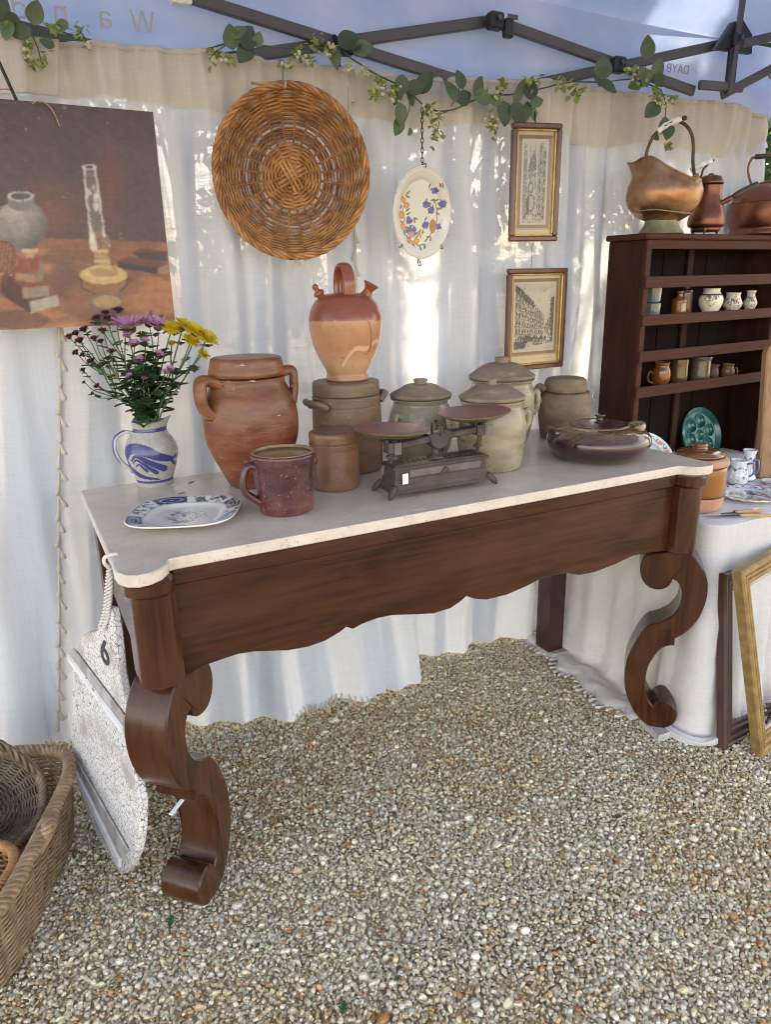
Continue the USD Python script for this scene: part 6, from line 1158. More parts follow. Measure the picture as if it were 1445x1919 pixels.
put(bt2, 'body', lathe(dens([(.0005, 0), (.027, .0), (.029, .004), (.029, .085), (.024, .095), (.012, .10), (.011, .115), (.0005, .116)], .004), 40), m_amberd, True); put(bt2, 'stopper', lathe([(.0005, .116), (.008, .117), (.008, .124), (.016, .127), (.016, .132), (.006, .137), (.0005, .138)], 20), m_blackplastic, True)
def floral(cols, dens_, z0, z1, seed, basec):
    def f(v, t):
        h = max(p[1] for p in t.P); r, w = cam_side(t, 1); th = np.arctan2(v @ r, v @ w); zn = v[:, 2] / h; C = np.ones((len(v), 3)) * np.array(basec); x = th * 1.0; y = zn * 2.0
        for k, (c_, thr, s) in enumerate(cols): C = lay(C, (ns(x, y, s, seed + 7 * k, 2) > thr) & (zn > z0) & (zn < z1), c_, .9)
        return C
    return f
def fl_vase(v, t):
    h = max(p[1] for p in t.P); r, w = cam_side(t, 1); th = np.arctan2(v @ r, v @ w); zn = v[:, 2] / h; C = np.ones((len(v), 3)) * np.array([.60, .56, .42]); wid = np.clip((zn - .25) / .5, 0, 1) * .75
    k = (np.abs(th) < wid) & (zn < .80) & (zn > .25); C = lay(C, k & (ns(th, zn * 2, 9, 3, 2) > .52), (.06, .07, .03), .9); C = lay(C, k & (ns(th, zn * 2, 8, 9, 2) > .62), (.38, .22, .05)); C = lay(C, (np.abs(zn - .79) < .025), (.05, .04, .08)); return C
small_pot('floral_vase', 'cream pot-bellied vase with a dark floral spray on the upper rack shelf', 1330, 584, .05, sh[0], [(14, 585), (19, 575), (21.5, 566), (21, 558), (17, 550), (14.5, 546), (15.5, 541)], m_plate, 'vase', 60, 0, 0, fl_vase)
fs = floral([((.05, .06, .12), .64, 7), ((.35, .14, .04), .66, 6), ((.08, .09, .04), .66, 9)], 0, .12, .98, 4, (.55, .47, .36))
small_pot('floral_vase', 'small bulbous patterned pot between the two vases on the upper rack shelf', 1371, 582, .05, sh[0], [(11, 583), (16, 575), (17.5, 569), (14.5, 561), (12.5, 554), (14, 549)], m_plate, 'vase', 60, 0, 1, fs)
small_pot('floral_vase', 'slim patterned bud vase, rightmost on the upper rack shelf', 1404, 580, .05, sh[0], [(8, 581), (12, 572), (12.5, 567), (9, 558), (7, 552), (9.5, 545)], m_plate, 'vase', 60, 0, 2, fs)
j1 = small_pot('glazed_pitcher', 'amber glazed pitcher with a looped handle at the left of the lower rack shelf', 1238, 715, .05, sh[1], [(13, 718), (16, 712), (16.5, 700), (15.5, 693), (13, 686), (14.5, 679)], m_amber, 'pitcher', 40, .001, 3); loop_handle(j1, -1.4, .012, .05, .02, .004, 1.3, m_amber)
small_pot('glazed_beaker', 'straight-sided honey-brown beaker on the lower rack shelf', 1271, 712, .06, sh[1], [(15, 715), (16, 708), (15.5, 690), (15.5, 673)], m_amberd, 'beaker', 40, .001, 4)
small_pot('glazed_beaker', 'straight-sided glossy beaker with an ochre rim on the lower rack shelf', 1311, 708, .05, sh[1], [(17, 712), (18, 706), (17.5, 690), (17.5, 675), (19, 673), (19.5, 668)], mat('dark_pewter_glaze', [(0, (.035, .022, .014)), (.6, (.075, .052, .038)), (1, (.2, .13, .06))], 14, (1, 1, .3), rough=.14, coat=.6), 'beaker', 40, .001, 5)
small_pot('clay_cup', 'little waisted brown clay cup without a handle on the lower rack shelf', 1336, 706, .05, sh[1], [(8, 709), (9.5, 703), (9, 695), (7.5, 690), (9.5, 683)], m_brn, 'cup', 30, .0005, 6)
j2 = small_pot('clay_cup', 'little brown jug with its handle to the right, last on the lower rack shelf', 1363, 704, .05, sh[1], [(11, 707), (12.5, 700), (12, 692), (9.5, 687), (11, 682)], mat('tan_glaze_small', two((.10, .042, .017), (.17, .078, .03)), 20, rough=.3, coat=.3), 'cup', 30, .0005, 7); loop_handle(j2, 1.4, .008, .036, .016, .003, 1.2, m_brn)
# green oyster plate leaning in the rack
gc = atp(1312, 815, co + cbk * .11, -cbk); gn_ = np.array([-.15, -.93, .33]); gn_ /= np.linalg.norm(gn_); gu = np.array([.98, -.16, 0]); gu -= gn_ * (gu @ gn_); gu /= np.linalg.norm(gu); gv_ = np.cross(gn_, gu); gv_ = gv_ if gv_[2] > 0 else -gv_
gp = thing('oyster_plate', 'glossy dark green oyster plate with round hollows propped in the bottom of the rack', 'plate', gc)
NU, NT = 70, 120; Rg, Tg = np.meshgrid(np.linspace(0, 1, NU), np.arange(NT) * 2 * np.pi / NT, indexing='ij'); gx, gy = Rg * np.cos(Tg), Rg * np.sin(Tg); gz = .012 * np.clip((Rg - .8) / .2, 0, 1)
for a in range(6): cx_, cy_ = .52 * math.cos(a * 1.047 + .3), .52 * math.sin(a * 1.047 + .3); d = np.hypot(gx - cx_, gy - cy_); gz = gz - .011 * np.clip(1 - (d / .23) ** 2, 0, 1) + .003 * np.exp(-((d - .24) / .03) ** 2)
gz = gz - .010 * np.clip(1 - (Rg / .2) ** 2, 0, 1); RG = .103
m_gr = mat('green_glaze', two((.004, .050, .042), (.008, .085, .07)), 8, rough=.12, coat=.7)
gm = np.stack([gx * RG * .93, gy * RG * 1.1, gz], -1).reshape(-1, 3); put(gp, 'hollowed_face', (gm[:, :1] * gu + gm[:, 1:2] * gv_ + gm[:, 2:] * gn_, grid_faces(NU, NT, True)), m_gr, True)
gb_ = gm.copy(); gb_[:, 2] = -.012 + .008 * Rg.ravel() ** 2 + .0105 * (Rg.ravel() > .985); put(gp, 'underside', (gb_[:, :1] * gu + gb_[:, 1:2] * gv_ + gb_[:, 2:] * gn_, grid_faces(NU, NT, True)[:, ::-1]), m_gr, True)
# platter with painted oranges, propped behind the console's corner
oc = atp(1208, 862, [1.72, .40, 0], np.array([.3, 1, 0])); on = np.array([-.1, -.85, .5]); on /= np.linalg.norm(on); ou = np.cross([0, 0, 1], on); ou /= np.linalg.norm(ou); ou = ou if ou[0] > 0 else -ou; ov = np.cross(on, ou); ov = ov if ov[2] > 0 else -ov
og_ = thing('fruit_platter', 'pale platter with a border of painted oranges and leaves behind the console corner', 'platter', oc)
NU, NT = 60, 220; Rg, Tg = np.meshgrid(np.linspace(0, 1, NU), np.arange(NT) * 2 * np.pi / NT, indexing='ij'); om = np.stack([Rg * np.cos(Tg) * .125, Rg * np.sin(Tg) * .105, np.interp(Rg, [0, .66, .72, 1], [-.010, -.010, -.003, .006])], -1).reshape(-1, 3); r_, t_ = Rg.ravel(), Tg.ravel()
cd = np.ones((len(om), 3)) * np.array([.56, .60, .58]); bd = (r_ > .74) & (r_ < .97); cd = lay(cd, bd, (.60, .58, .50)); px_ = t_ * 14 / (2 * np.pi) % 1 - .5; py_ = (r_ - .855) / .115
cd = lay(cd, bd & (np.abs(py_ - .55 * np.sin(t_ * 14)) < .09), (.05, .10, .06)); cd = lay(cd, bd & (((np.abs(px_) - .3) / .13) ** 2 + ((py_ - .2) / .45) ** 2 < 1) & (np.sin(t_ * 56) > -.4), (.06, .13, .09)); cd = lay(cd, bd & (np.hypot(px_ / .19, py_ / .62) < 1), (.52, .20, .06)); cd = lay(cd, (np.abs(r_ - .735) < .008) | (np.abs(r_ - .975) < .008), (.12, .2, .17))
put(og_, 'painted_face', (om[:, :1] * ou + om[:, 1:2] * ov + om[:, 2:] * on, grid_faces(NU, NT, True)), m_plate, True, cd=cd); ob = om.copy(); ob[:, 2] -= .005 * (r_ < .99); put(og_, 'underside', (ob[:, :1] * ou + ob[:, 1:2] * ov + ob[:, 2:] * on, grid_faces(NU, NT, True)[:, ::-1]), m_cream, True)

# ------------------------------------------------------------------ things on the white cloth
ZC = ZS + .005
ck = pot('lidded_crock', 'tall orange-glazed crock with bare clay base and knobbed lid beside the console corner', 1299, 950, ZC, [(43, 951), (48, 944), (50.5, 930), (51.5, 922)], mat('bare_clay', two((.36, .18, .10), (.45, .25, .15)), 20, rough=.75, bump=.001), .0008, 1, cat='crock', n=64)
Pk = rows(ck.c, [(51.7, 922), (52, 917), (52, 880), (51, 872), (49, 868)]); put(ck, 'glazed_band', lathe(dens(Pk, .005), 64, .0006, 2), mat('orange_honey_glaze', [(0, (.10, .034, .006)), (.5, (.17, .062, .010)), (1, (.26, .11, .022))], 8, (1, 1, .3), rough=.15, coat=.6), True)
Lk = rows(ck.c, [(48, 869), (54, 866), (55, 862), (52, 857), (47, 853.5), (45.5, 853)]); put(ck, 'lid', lathe(dens(Lk, .004), 64), mat('bare_clay', None), True)
Gk = rows(ck.c, [(45, 853), (44, 849), (37, 844), (24, 840.5), (14, 839.5), (12, 837), (14, 834), (13, 831.5), (6, 830.5)]); put(ck, 'lid_glaze', lathe(dens(Gk + [(.0005, Gk[-1][1])], .004), 64), mat('brown_honey_glaze', two((.085, .028, .007), (.16, .056, .013)), 8, rough=.13, coat=.7), True)
wh = floral([((.05, .08, .20), .68, 8), ((.07, .14, .07), .70, 9), ((.30, .10, .06), .74, 9)], 0, .22, .72, 8, (.60, .60, .60))
def wh2(v, t):
    C = wh(v, t); h = max(p[1] for p in t.P); zn = v[:, 2] / h; th = np.arctan2(v[:, 1], v[:, 0]); C = lay(C, np.abs(zn - .70 - .05 * np.sin(th * 5)) < .022, (.06, .09, .25)); return lay(C, zn < .05, (.08, .1, .25), .8)
def wpot(name, label, px, py, prof, cat, cdf, seed):
    c = atz(px, py, ZC); t = thing(name, label, cat, c); P = rows(c, prof); P = [(.0005, 0), (P[0][0] * .95, 0)] + [(r, max(z, .003)) for r, z in P]; t.P, t.c = P, c
    m = lathe(dens(P + [(P[-1][0] - .003, P[-1][1] + .0005), (P[-1][0] - .005, P[-1][1] - .015), (.0005, P[-1][1] - .02)], .003), 60, .0003, seed); v = m[0].copy(); th = np.arctan2(v[:, 1], v[:, 0]); v[:, :2] *= (1 + .02 * np.cos(th * 14))[:, None]; put(t, 'body', (v, m[1]), m_plate, True, cd=cdf(v, t)); return t
j3 = wpot('china_jug', 'small white fluted china jug with blue trim beside the orange crock', 1380, 907, [(15, 908), (17, 903), (20, 893), (19.5, 885), (16, 877), (14.5, 873), (15, 866), (15.5, 862)], 'jug', wh2, 1); loop_handle(j3, 1.25, .03, .075, .022, .0032, 1.2, mat('blue_trim', two((.07, .1, .25), (.12, .15, .3)), 20, rough=.2, coat=.4))
j4 = wpot('china_vase', 'white boot-shaped china vase with scalloped lip behind the small jug', 1399, 899, [(14, 901), (15.5, 896), (13, 889), (8, 880), (7, 870), (8.5, 858), (11, 847), (13, 843)], 'vase', wh2, 2); loop_handle(j4, 1.35, .02, .07, .016, .003, 1.2, mat('blue_trim', None))
c = atz(1403, 931, ZC); sp_ = thing('scalloped_plate', 'scalloped china plate with a green floral centre lying on the white cloth', 'plate', c)
NU, NT = 60, 220; Rg, Tg = np.meshgrid(np.linspace(0, 1, NU), np.arange(NT) * 2 * np.pi / NT, indexing='ij'); lb = 1 + .03 * np.cos(Tg * 18) * (Rg > .7); zz2 = np.interp(Rg, [0, .6, .7, 1], [.004, .004, .009, .016]) + .002 * np.cos(Tg * 18) * (Rg > .8); R0 = 57 * depth(c) / FPX
sm = np.stack([Rg * R0 * lb * np.cos(Tg), Rg * R0 * lb * np.sin(Tg), zz2], -1).reshape(-1, 3); r_, x, y = Rg.ravel(), sm[:, 0] / R0, sm[:, 1] / R0
cd = np.ones((len(sm), 3)) * np.array([.60, .60, .60]); cd = lay(cd, (r_ < .62) & (ns(x, y, 6, 3, 3) > .56), (.07, .15, .08)); cd = lay(cd, (r_ < .55) & (ns(x, y, 6, 13, 3) > .62), (.09, .11, .3)); cd = lay(cd, (r_ < .6) & (ns(x, y, 6, 23, 3) > .64), (.36, .08, .08)); cd = lay(cd, (r_ > .74) & (r_ < .93) & (ns(x, y, 9, 33, 2) > .62), (.12, .15, .35)); cd = lay(cd, r_ > .965, (.05, .06, .2))
put(sp_, 'painted_face', (sm, grid_faces(NU, NT, True)), m_plate, True, cd=cd); sb_ = sm.copy(); sb_[:, 2] = np.where(r_ > .99, sm[:, 2], np.maximum(sm[:, 2] - .004, .0005)); put(sp_, 'underside', (sb_, grid_faces(NU, NT, True)[:, ::-1]), m_cream, True)
for i, (px, py) in enumerate([(1446, 907), (1450, 893)]):
    c = atz(px, py, ZC); t = thing('saucer', ['small white saucer at the right edge, nearer the scalloped plate', 'small white saucer at the right edge, further back by the board'][i], 'saucer', c)
    put(t, 'dish', lathe(dens([(.0005, 0), (.022, 0), (.026, .004), (.038, .010), (.0385, .0115), (.036, .0115), (.024, .006), (.0005, .005)], .003), 40), m_cream, True); put(t, 'blue_rim', tube([(.0385 * math.cos(a), .0385 * math.sin(a), .0113) for a in np.arange(40) * 2 * np.pi / 40], .0012, 5, closed=True), mat('blue_trim', None), True)
m_box = mat('boxwood_handle', two((.38, .23, .09), (.5, .33, .15)), 20, (.3, 1, 1), rough=.4); m_blade = mat('tarnished_blade', two((.14, .13, .12), (.28, .27, .25)), 40, rough=.3, metal=.9)
for i, (a0, a1, a2) in enumerate([((1320, 967), (1386, 965), (1452, 966)), ((1350, 962), (1378, 959.5), (1428, 957))]):
    A, B, D = (atz(*q, ZC + .006) for q in (a0, a1, a2)); t = thing('table_knife', ['old knife with boxwood handle running to the right edge of the cloth', 'old steel-bladed knife with a tag on its handle, lying above the longer one'][i], 'knife', A)
    w_ = np.cross(B - A, [0, 0, 1]); w_ /= np.linalg.norm(w_); L = np.linalg.norm(B - A); ux_ = (B - A) / L
    put(t, 'blade', onplane(prism([(0, 0), (L * .3, -.006), (L, -.007), (L, .006), (L * .2, .006)], .002, .0006), A - [0, 0, .003], ux_, -w_, [0, 0, 1]), m_blade, world=True); put(t, 'handle', tube(np.linspace(B, D, 10), .0055 * np.array([.8, .9, 1, 1.05, 1.1, 1.1, 1.1, 1.1, 1.05, .8]), 8, 1.25), m_box, True, world=True); put(t, 'bolster', tube(np.linspace(B - ux_ * .004, B + ux_ * .006, 3), .006, 8), m_blade, True, world=True)
    if i: put(t, 'tag', rbox(D - ux_ * .03 + [-.004, -.006, .0075], D - ux_ * .012 + [.004, .006, .0088], .0005), m_paper, world=True)
# thick wooden board leaning at the right edge
bb = atz(1418, 893, ZC); bw = np.array([.93, -.36, 0]); bw /= np.linalg.norm(bw); bnn = np.array([bw[1], -bw[0], 0]); bup = np.array([0, 0, 1.0]) - bnn * .12; bup /= np.linalg.norm(bup)
tz = atp(1420, 640, bb, bnn)[2] - bb[2]
bo_ = [(0, 0), (.30, 0), (.30, tz), (.045, tz), (.022, tz - .006), (.007, tz - .022), (0, tz - .045)]
bo_obj = single('cutting_board', onplane(prism(bo_, .035, .005), bb - bw * .012, bw, bup, bnn), woodmat('worn_board', (.16, .085, .04), (.32, .19, .10), 4, (9, 9, .8), rough=.7, coat=0), 'thick worn wooden board with a rounded corner propped at the right edge', 'board')

# ------------------------------------------------------------------ copperware on the rack
m_cop = mat('old_copper', [(0, (.15, .065, .035)), (.35, (.26, .125, .065)), (.55, (.36, .20, .105)), (.75, (.40, .27, .16)), (1, (.30, .23, .14))], 9, W1, detail=7, rough=.34, metal=.92, bump=.0012, bscale=25, rrough=.12, spots=(14, .64, (.30, .24, .14)))
m_cop2 = mat('red_copper', [(0, (.10, .036, .022)), (.45, (.19, .075, .045)), (.7, (.28, .12, .075)), (1, (.4, .2, .13))], 8, W1, detail=6, rough=.36, metal=.88, bump=.001, bscale=30, rrough=.12)
m_verd = mat('verdigris_foot', two((.16, .14, .085), (.28, .27, .17)), 20, detail=6, rough=.6, metal=.5); m_ceram = mat('white_ceramic_grip', two((.62, .6, .56), (.7, .68, .64)), 20, rough=.15, coat=.5); m_bronze = mat('dark_bronze', two((.06, .04, .025), (.13, .085, .05)), 30, rough=.4, metal=.8); m_brs2 = mat('ornate_brass', two((.2, .13, .05), (.42, .3, .12)), 90, rough=.4, metal=.8, bump=.004, bscale=150)
zt2 = co[2] + zTop + .001
def onTop(px, py, yl): q = atp(px, py, co + cbk * yl, -cbk); l = np.linalg.inv(rk.M) @ np.r_[q, 1]; w = rk.M @ np.array([l[0], yl, zTop + .001, 1]); return w[:3]
sc_ = onTop(1238, 432, .085); sct = thing('coal_scuttle', 'tall old copper helmet coal scuttle with white ceramic grips on top of the rack', 'coal scuttle', sc_); k = depth(sc_ + [0, 0, .15]) / FPX
rg_, tw_ = cam_side(type('o', (), {'c': sc_}), 1)
put(sct, 'foot', lathe(dens([(k * 42, .001), (k * 42, .004), (k * 36, k * 10), (k * 31, k * 18), (k * 30, k * 24), (k * 33, k * 29)], .003), 48, .001, 1), m_verd, True)
# body: rings given by left and right silhouette (picture px from the axis) against height; the mouth is cut slanting
ht = np.array([24, 34, 48, 66, 84, 100, 118, 135, 152]); lf = np.array([-28, -48, -62, -68, -66, -60, -64, -72, -80]); rg2 = np.array([32, 50, 62, 68, 66, 58, 46, 42, 44])
from scipy.interpolate import CubicSpline
_pl, _pr, _pb = CubicSpline(ht, lf), CubicSpline(ht, rg2), CubicSpline(ht, [28, 44, 56, 62, 60, 54, 48, 42, 34])
def scut(U, V):
    # U round (0 = towards picture right), V up; the top edge is high at the left spout and low at the right
    th = U * 2 * np.pi; ct, st = np.cos(th), np.sin(th)
    hm = 95 + 30 * np.clip((-ct + .75) / 1.35, 0, 1) ** .8 + 6 * np.clip(-ct, 0, 1) ** 6 + 18 * np.exp(-((ct + .25) / .45) ** 2) - 4
    h = 24 + (hm - 24) * V; L = _pl(h); R = _pr(h); c_ = (L + R) / 2; a = (R - L) / 2; b = _pb(h) * (1 - .55 * np.clip((h - 105) / 30, 0, 1) * np.clip(-ct, 0, 1))
    return ((c_ + a * ct)[..., None] * rg_ + (b * st)[..., None] * np.array([-tw_[0], -tw_[1], 0])) * k + np.array([0, 0, 1.0]) * (h * k)[..., None]
Ub, Vb = np.meshgrid(np.arange(84) / 84, np.linspace(0, 1, 40), indexing='ij'); bv = scut(Ub, Vb); nb_ = (meshkit.fbm(bv.reshape(-1, 3) * 22, 3, 2) - .5).reshape(84, 40)
ctr = np.array([0, 0, .09]); dirv = bv - ctr; dirv /= np.linalg.norm(dirv, axis=-1, keepdims=True); bv = bv + dirv * (nb_ * .0045)[..., None]
g_f = grid_faces(40, 84, True); put(sct, 'body', (np.transpose(bv, (1, 0, 2)).reshape(-1, 3), g_f), m_cop, True)
put(sct, 'rolled_rim', tube(bv[:, -1], .0034, 6, closed=True), m_cop, True); put(sct, 'riveted_seam', tube(np.array([scut(u, v) + (scut(u, v) - ctr) / np.linalg.norm(scut(u, v) - ctr) * .001 for u, v in zip(np.linspace(.55, 1.0, 24), np.full(24, .16))]), .0022, 5), m_verd, True)
PL = lambda x, h, o=0.0: rg_ * x * k + tw_ * o + np.array([0, 0, h * k])
put(sct, 'bail_handle', tube(crv([PL(-37, 118, .0), PL(-36, 145, .0), PL(-28, 168, 0), PL(-14, 184), PL(6, 193), PL(24, 188), PL(38, 172), PL(44, 150), PL(46, 122), PL(52, 92, .02)], 7), .0055, 8), m_bronze, True)
put(sct, 'ceramic_grip', tube(crv([PL(-20, 178), PL(-8, 187), PL(6, 193), PL(20, 196)], 6), np.array([.009, .0105, .010, .0085, .0085, .010, .0105, .010, .0085, .0085, .0095, .0105, .0105, .010, .0105, .0105, .010, .009, .008]), 12), m_ceram, True)
for dx_, dh in ((-2, 190), (-10, 186)): put(sct, 'painted_mark', tube([PL(dx_, dh, .0095), PL(dx_ + 4, dh + 1, .0102), PL(dx_ + 7, dh + 3.5, .0095)], np.array([.0012, .0022, .0012]), 6), mat('cobalt_handle', None), True)
put(sct, 'grip_knob', lathe(dens([(.0005, -.008), (.007, -.006), (.0095, 0), (.007, .006), (.0005, .008)], .002), 14), m_bronze, True) if False else put(sct, 'grip_knob', (lambda m: (m[0] + PL(24, 197), m[1]))(lathe(dens([(.0005, -.008), (.007, -.006), (.0095, 0), (.007, .006), (.0005, .008)], .002), 14)), m_bronze, True)
put(sct, 'rear_grip', tube(crv([PL(44, 110, -.02), PL(56, 117, -.02), PL(70, 122, -.02), PL(80, 124, -.02)], 6), np.array([.0085, .0095, .008, .0095, .0105, .009, .008, .009, .0105, .0105, .009, .008, .0085, .0095, .0105, .010, .009, .008, .007]), 12), m_ceram, True)
put(sct, 'rear_bracket', tube(crv([PL(50, 84, .0), PL(62, 98, -.01), PL(66, 112, -.02), PL(82, 126, -.02)], 6), .0035, 7), m_bronze, True)
pm_ = [(50 + 5 * math.sin(q * 9) * (1 - q) - 4 * q, 98 - q * 48) for q in np.linspace(0, 1, 12)]; put(sct, 'brass_mount', tube(crv([PL(x, h, .052 + .018 * q - .012 * abs(q - .5)) for (x, h), q in zip(pm_, np.linspace(0, 1, 12))], 3), np.r_[np.linspace(.011, .014, 17), np.linspace(.014, .004, 17)][:34], 8), m_brs2, True)
# coffee pot
pc_ = onTop(1322, 431, .075); cpt = thing('coffee_pot', 'small red copper side-handled coffee pot on three feet between scuttle and kettle', 'coffee pot', pc_)
cpt.c = pc_; cpt.P = rows(pc_, [(26, 428), (32, 424), (33, 414), (31, 402), (26, 385), (22.5, 365), (22.5, 347)]); cpt.P = [(.0005, .012), (cpt.P[0][0] * .9, .012)] + [(r, max(z, .013)) for r, z in cpt.P]
put(cpt, 'body', lathe(dens(cpt.P, .004), 56, .0008, 3), m_cop2, True)
Lq = rows(pc_, [(23, 347), (24, 344), (23.5, 341), (21.5, 338), (19, 333), (12, 330), (5, 328.5), (5, 326.5), (3, 325.5)]); put(cpt, 'lid', lathe(dens(Lq + [(.0005, Lq[-1][1])], .003), 48), m_cop2, True)
rg_, tw_ = cam_side(cpt, 1)
for a in (-.05, 2.1, -2.0):
    d = math.sin(a) * rg_ + math.cos(a) * tw_; put(cpt, 'foot', tube(crv([d * .040 + [0, 0, .030], d * .0485 + [0, 0, .018], d * .046 + [0, 0, .008], d * .050 + [0, 0, .001]], 4), np.linspace(.007, .0035, 13), 7), m_cop2, True)
d = rg_ * .86 + tw_ * .5; zt_h = cpt.P[-2][1]
hb = d * .034 + [0, 0, .098]; he_ = hb + (rg_ * .9 - tw_ * .1) * .105 + np.array([0, 0, .050])
put(cpt, 'handle_socket', tube(np.linspace(hb, hb * .5 + he_ * .5, 6), np.linspace(.0075, .010, 6), 10), m_cop2, True); put(cpt, 'wooden_handle', tube(np.linspace(hb * .5 + he_ * .5, he_ + (he_ - hb) * .35, 8), np.array([.008, .011, .0125, .0125, .012, .0115, .011, .008]), 10), mat('black_wood', two((.02, .012, .009), (.045, .026, .018)), 20, rough=.35, coat=.3), True)
put(cpt, 'lid_hinge', rbox(rg_ * .032 + tw_ * -.012 + [-.004, -.004, zt_h - .006], rg_ * .044 + tw_ * -.012 + [.006, .006, zt_h + .006], .002), m_bronze)
# kettle cut by the frame
kc = onTop(1440, 432, .085); ket = thing('copper_kettle', 'broad red copper kettle with a tall bail handle at the right end of the rack', 'kettle', kc); kk = depth(kc + [0, 0, .1]) / FPX
ket.c = kc; ket.P = rows(kc, [(66, 430), (70, 422), (73, 408), (73.5, 395), (72, 381), (70, 378), (66, 370), (52, 356), (38, 348), (30, 346)]); ket.P = [(.0005, .001), (ket.P[0][0] * .97, .001)] + [(r, max(z, .003)) for r, z in ket.P]
put(ket, 'body', lathe(dens(ket.P, .004), 72, .0022, 5), m_cop2, True); Lq = rows(kc, [(30, 346), (29, 343), (20, 340), (5, 337), (5, 331), (8, 328), (4, 325)]); put(ket, 'lid', lathe(dens(Lq + [(.0005, Lq[-1][1])], .003), 48), m_cop2, True)
rg_, tw_ = cam_side(ket, 1); KP = lambda x, h: rg_ * x * kk + np.array([0, 0, h * kk])
put(ket, 'bail_handle', tube(crv([KP(-36, 88), KP(-42, 102), KP(-47, 120), KP(-44, 135), KP(-34, 140), KP(34, 140), KP(44, 135), KP(47, 120), KP(42, 102), KP(36, 88)], 6), .0045, 8), m_cop2, True); put(ket, 'wooden_grip', tube(np.linspace(KP(-38, 140.5), KP(38, 140.5), 8), .0095, 12), mat('black_wood', None), True)
put(ket, 'seam', tube([(math.cos(a) * (ket.P[6][0] + .001), math.sin(a) * (ket.P[6][0] + .001), ket.P[6][1]) for a in np.arange(60) * 2 * np.pi / 60], .002, 5, closed=True), m_cop2, True)

# ------------------------------------------------------------------ leaning empty picture frames
m_fdk = mat('dark_carved_frame', two((.022, .009, .007), (.055, .022, .015)), 30, (1, 1, .3), rough=.4, coat=.2, bump=.002, bscale=60); m_gold = mat('worn_gold_leaf', [(0, (.10, .06, .025)), (.45, (.24, .15, .055)), (.65, (.34, .23, .09)), (1, (.45, .33, .14))], 25, W1, detail=7, rough=.42, metal=.55, bump=.0015, bscale=80); m_linenslip = mat('frame_slip', two((.3, .26, .2), (.4, .36, .28)), 40, rough=.8)
def leaning(name, label, A, B_, top, w, d, mt, slip=None, steps=3, beads=0):
    """A, B_: ground points of the lower edge (left, right); top: a point the left side passes through"""
    ax = (B_ - A) / np.linalg.norm(B_ - A); upd = top - A; H = np.linalg.norm(upd); upd /= H; ax = ax - upd * (ax @ upd); ax /= np.linalg.norm(ax); nn = np.cross(ax, upd); nn = nn if nn[1] < 0 else -nn; W_ = np.linalg.norm(B_ - A)
    t = thing(name, label, 'picture frame', A, 0, 'empty frames leaning on the clothed table'); Bq = lambda m: onplane(m, (0, 0, 0), ax, upd, nn)
    prof = [(0, 0), (0, d * .82), (.08, d), (.20, d), (.25, d * .86), (.36, d * .80), (.40, d * .92), (.47, d * .92), (.52, d * .70), (.66, d * .62), (.72, d * .74), (.80, d * .74), (.86, d * .52), (1, d * .46), (1, 0)]
    for k, (a, b, c, e) in enumerate([(0, 0, w, H), (W_ - w, 0, W_, H), (w + .0005, 0, W_ - w - .0005, w), (w + .0005, H - w, W_ - w - .0005, H)]):
        vert = k < 2; L_ = H if vert else W_; v = []
        for end in (0, 1):
            for u, h in prof:
                t_ = u * w if end == 0 else L_ - u * w; q = u * w
                v.append({0: (q, t_, h), 1: (W_ - q, t_, h), 2: (t_, q, h), 3: (t_, H - q, h)}[k])
        n_ = len(prof); v = np.array(v); f_ = grid_faces(2, n_, True); f_ = f_ if k in (1, 2) else f_[:, ::-1]
        vv, ff = [], []
        for tri in f_: ff.append([len(vv), len(vv) + 1, len(vv) + 2]); vv += [v[tri[0]], v[tri[1]], v[tri[2]]]
        p = put(t, 'frame_side', Bq((np.array(vv), np.array(ff))), mt, False)
        if beads:
            bs = []; L = (e - b) if vert else (c - a); n_ = int(L / .009); pos = w * .84
            for i in range(n_):
                q = (i + .5) / n_ * L; x, y = ((a + pos if k == 0 else c - pos), b + q) if vert else (a + q, (b + pos if k == 2 else e - pos)); bs.append(rbox((x - .0038, y - .0038, d * .5), (x + .0038, y + .0038, d * .76 + .0025 * (i % 2)), .003))
            put(p, 'carved_bead', Bq(cat_(bs)), mt, kind='stuff')
    if slip: 
        for (a, b, c, e) in [(w, w, w + .012, H - w), (W_ - w - .012, w, W_ - w, H - w), (w + .0125, w, W_ - w - .0125, w + .012), (w + .0125, H - w - .012, W_ - w - .0125, H - w)]: put(t, 'slip', Bq(rbox((a, b, .004), (c, e, d * .4), .002)), slip)
    return t
fA = atz(1343, 1402, .0); fB = fA + np.array([.494, .078, 0])
topA = atp(1343, 1073, fA + np.array([.0, .12, 0]), np.array([-.2, -1, 0]) / np.linalg.norm([.2, 1]))
leaning('picture_frame', 'dark carved wooden frame, rear of the two empty frames leaning on the clothed table', fA, fB, topA, .066, .030, m_fdk, None, 3, 0)
gA = atz(1410, 1416, .0); gB = gA + np.array([.46, .072, 0]); topG = atp(1371, 1070, gA + np.array([.0, .10, 0]), np.array([-.2, -1, 0]) / np.linalg.norm([.2, 1]))
leaning('picture_frame', 'ornate worn gold frame leaning in front of the dark carved one', gA, gB, topG + np.array([.0, 0, 0]), .058, .034, m_gold, m_linenslip, 4, 0)

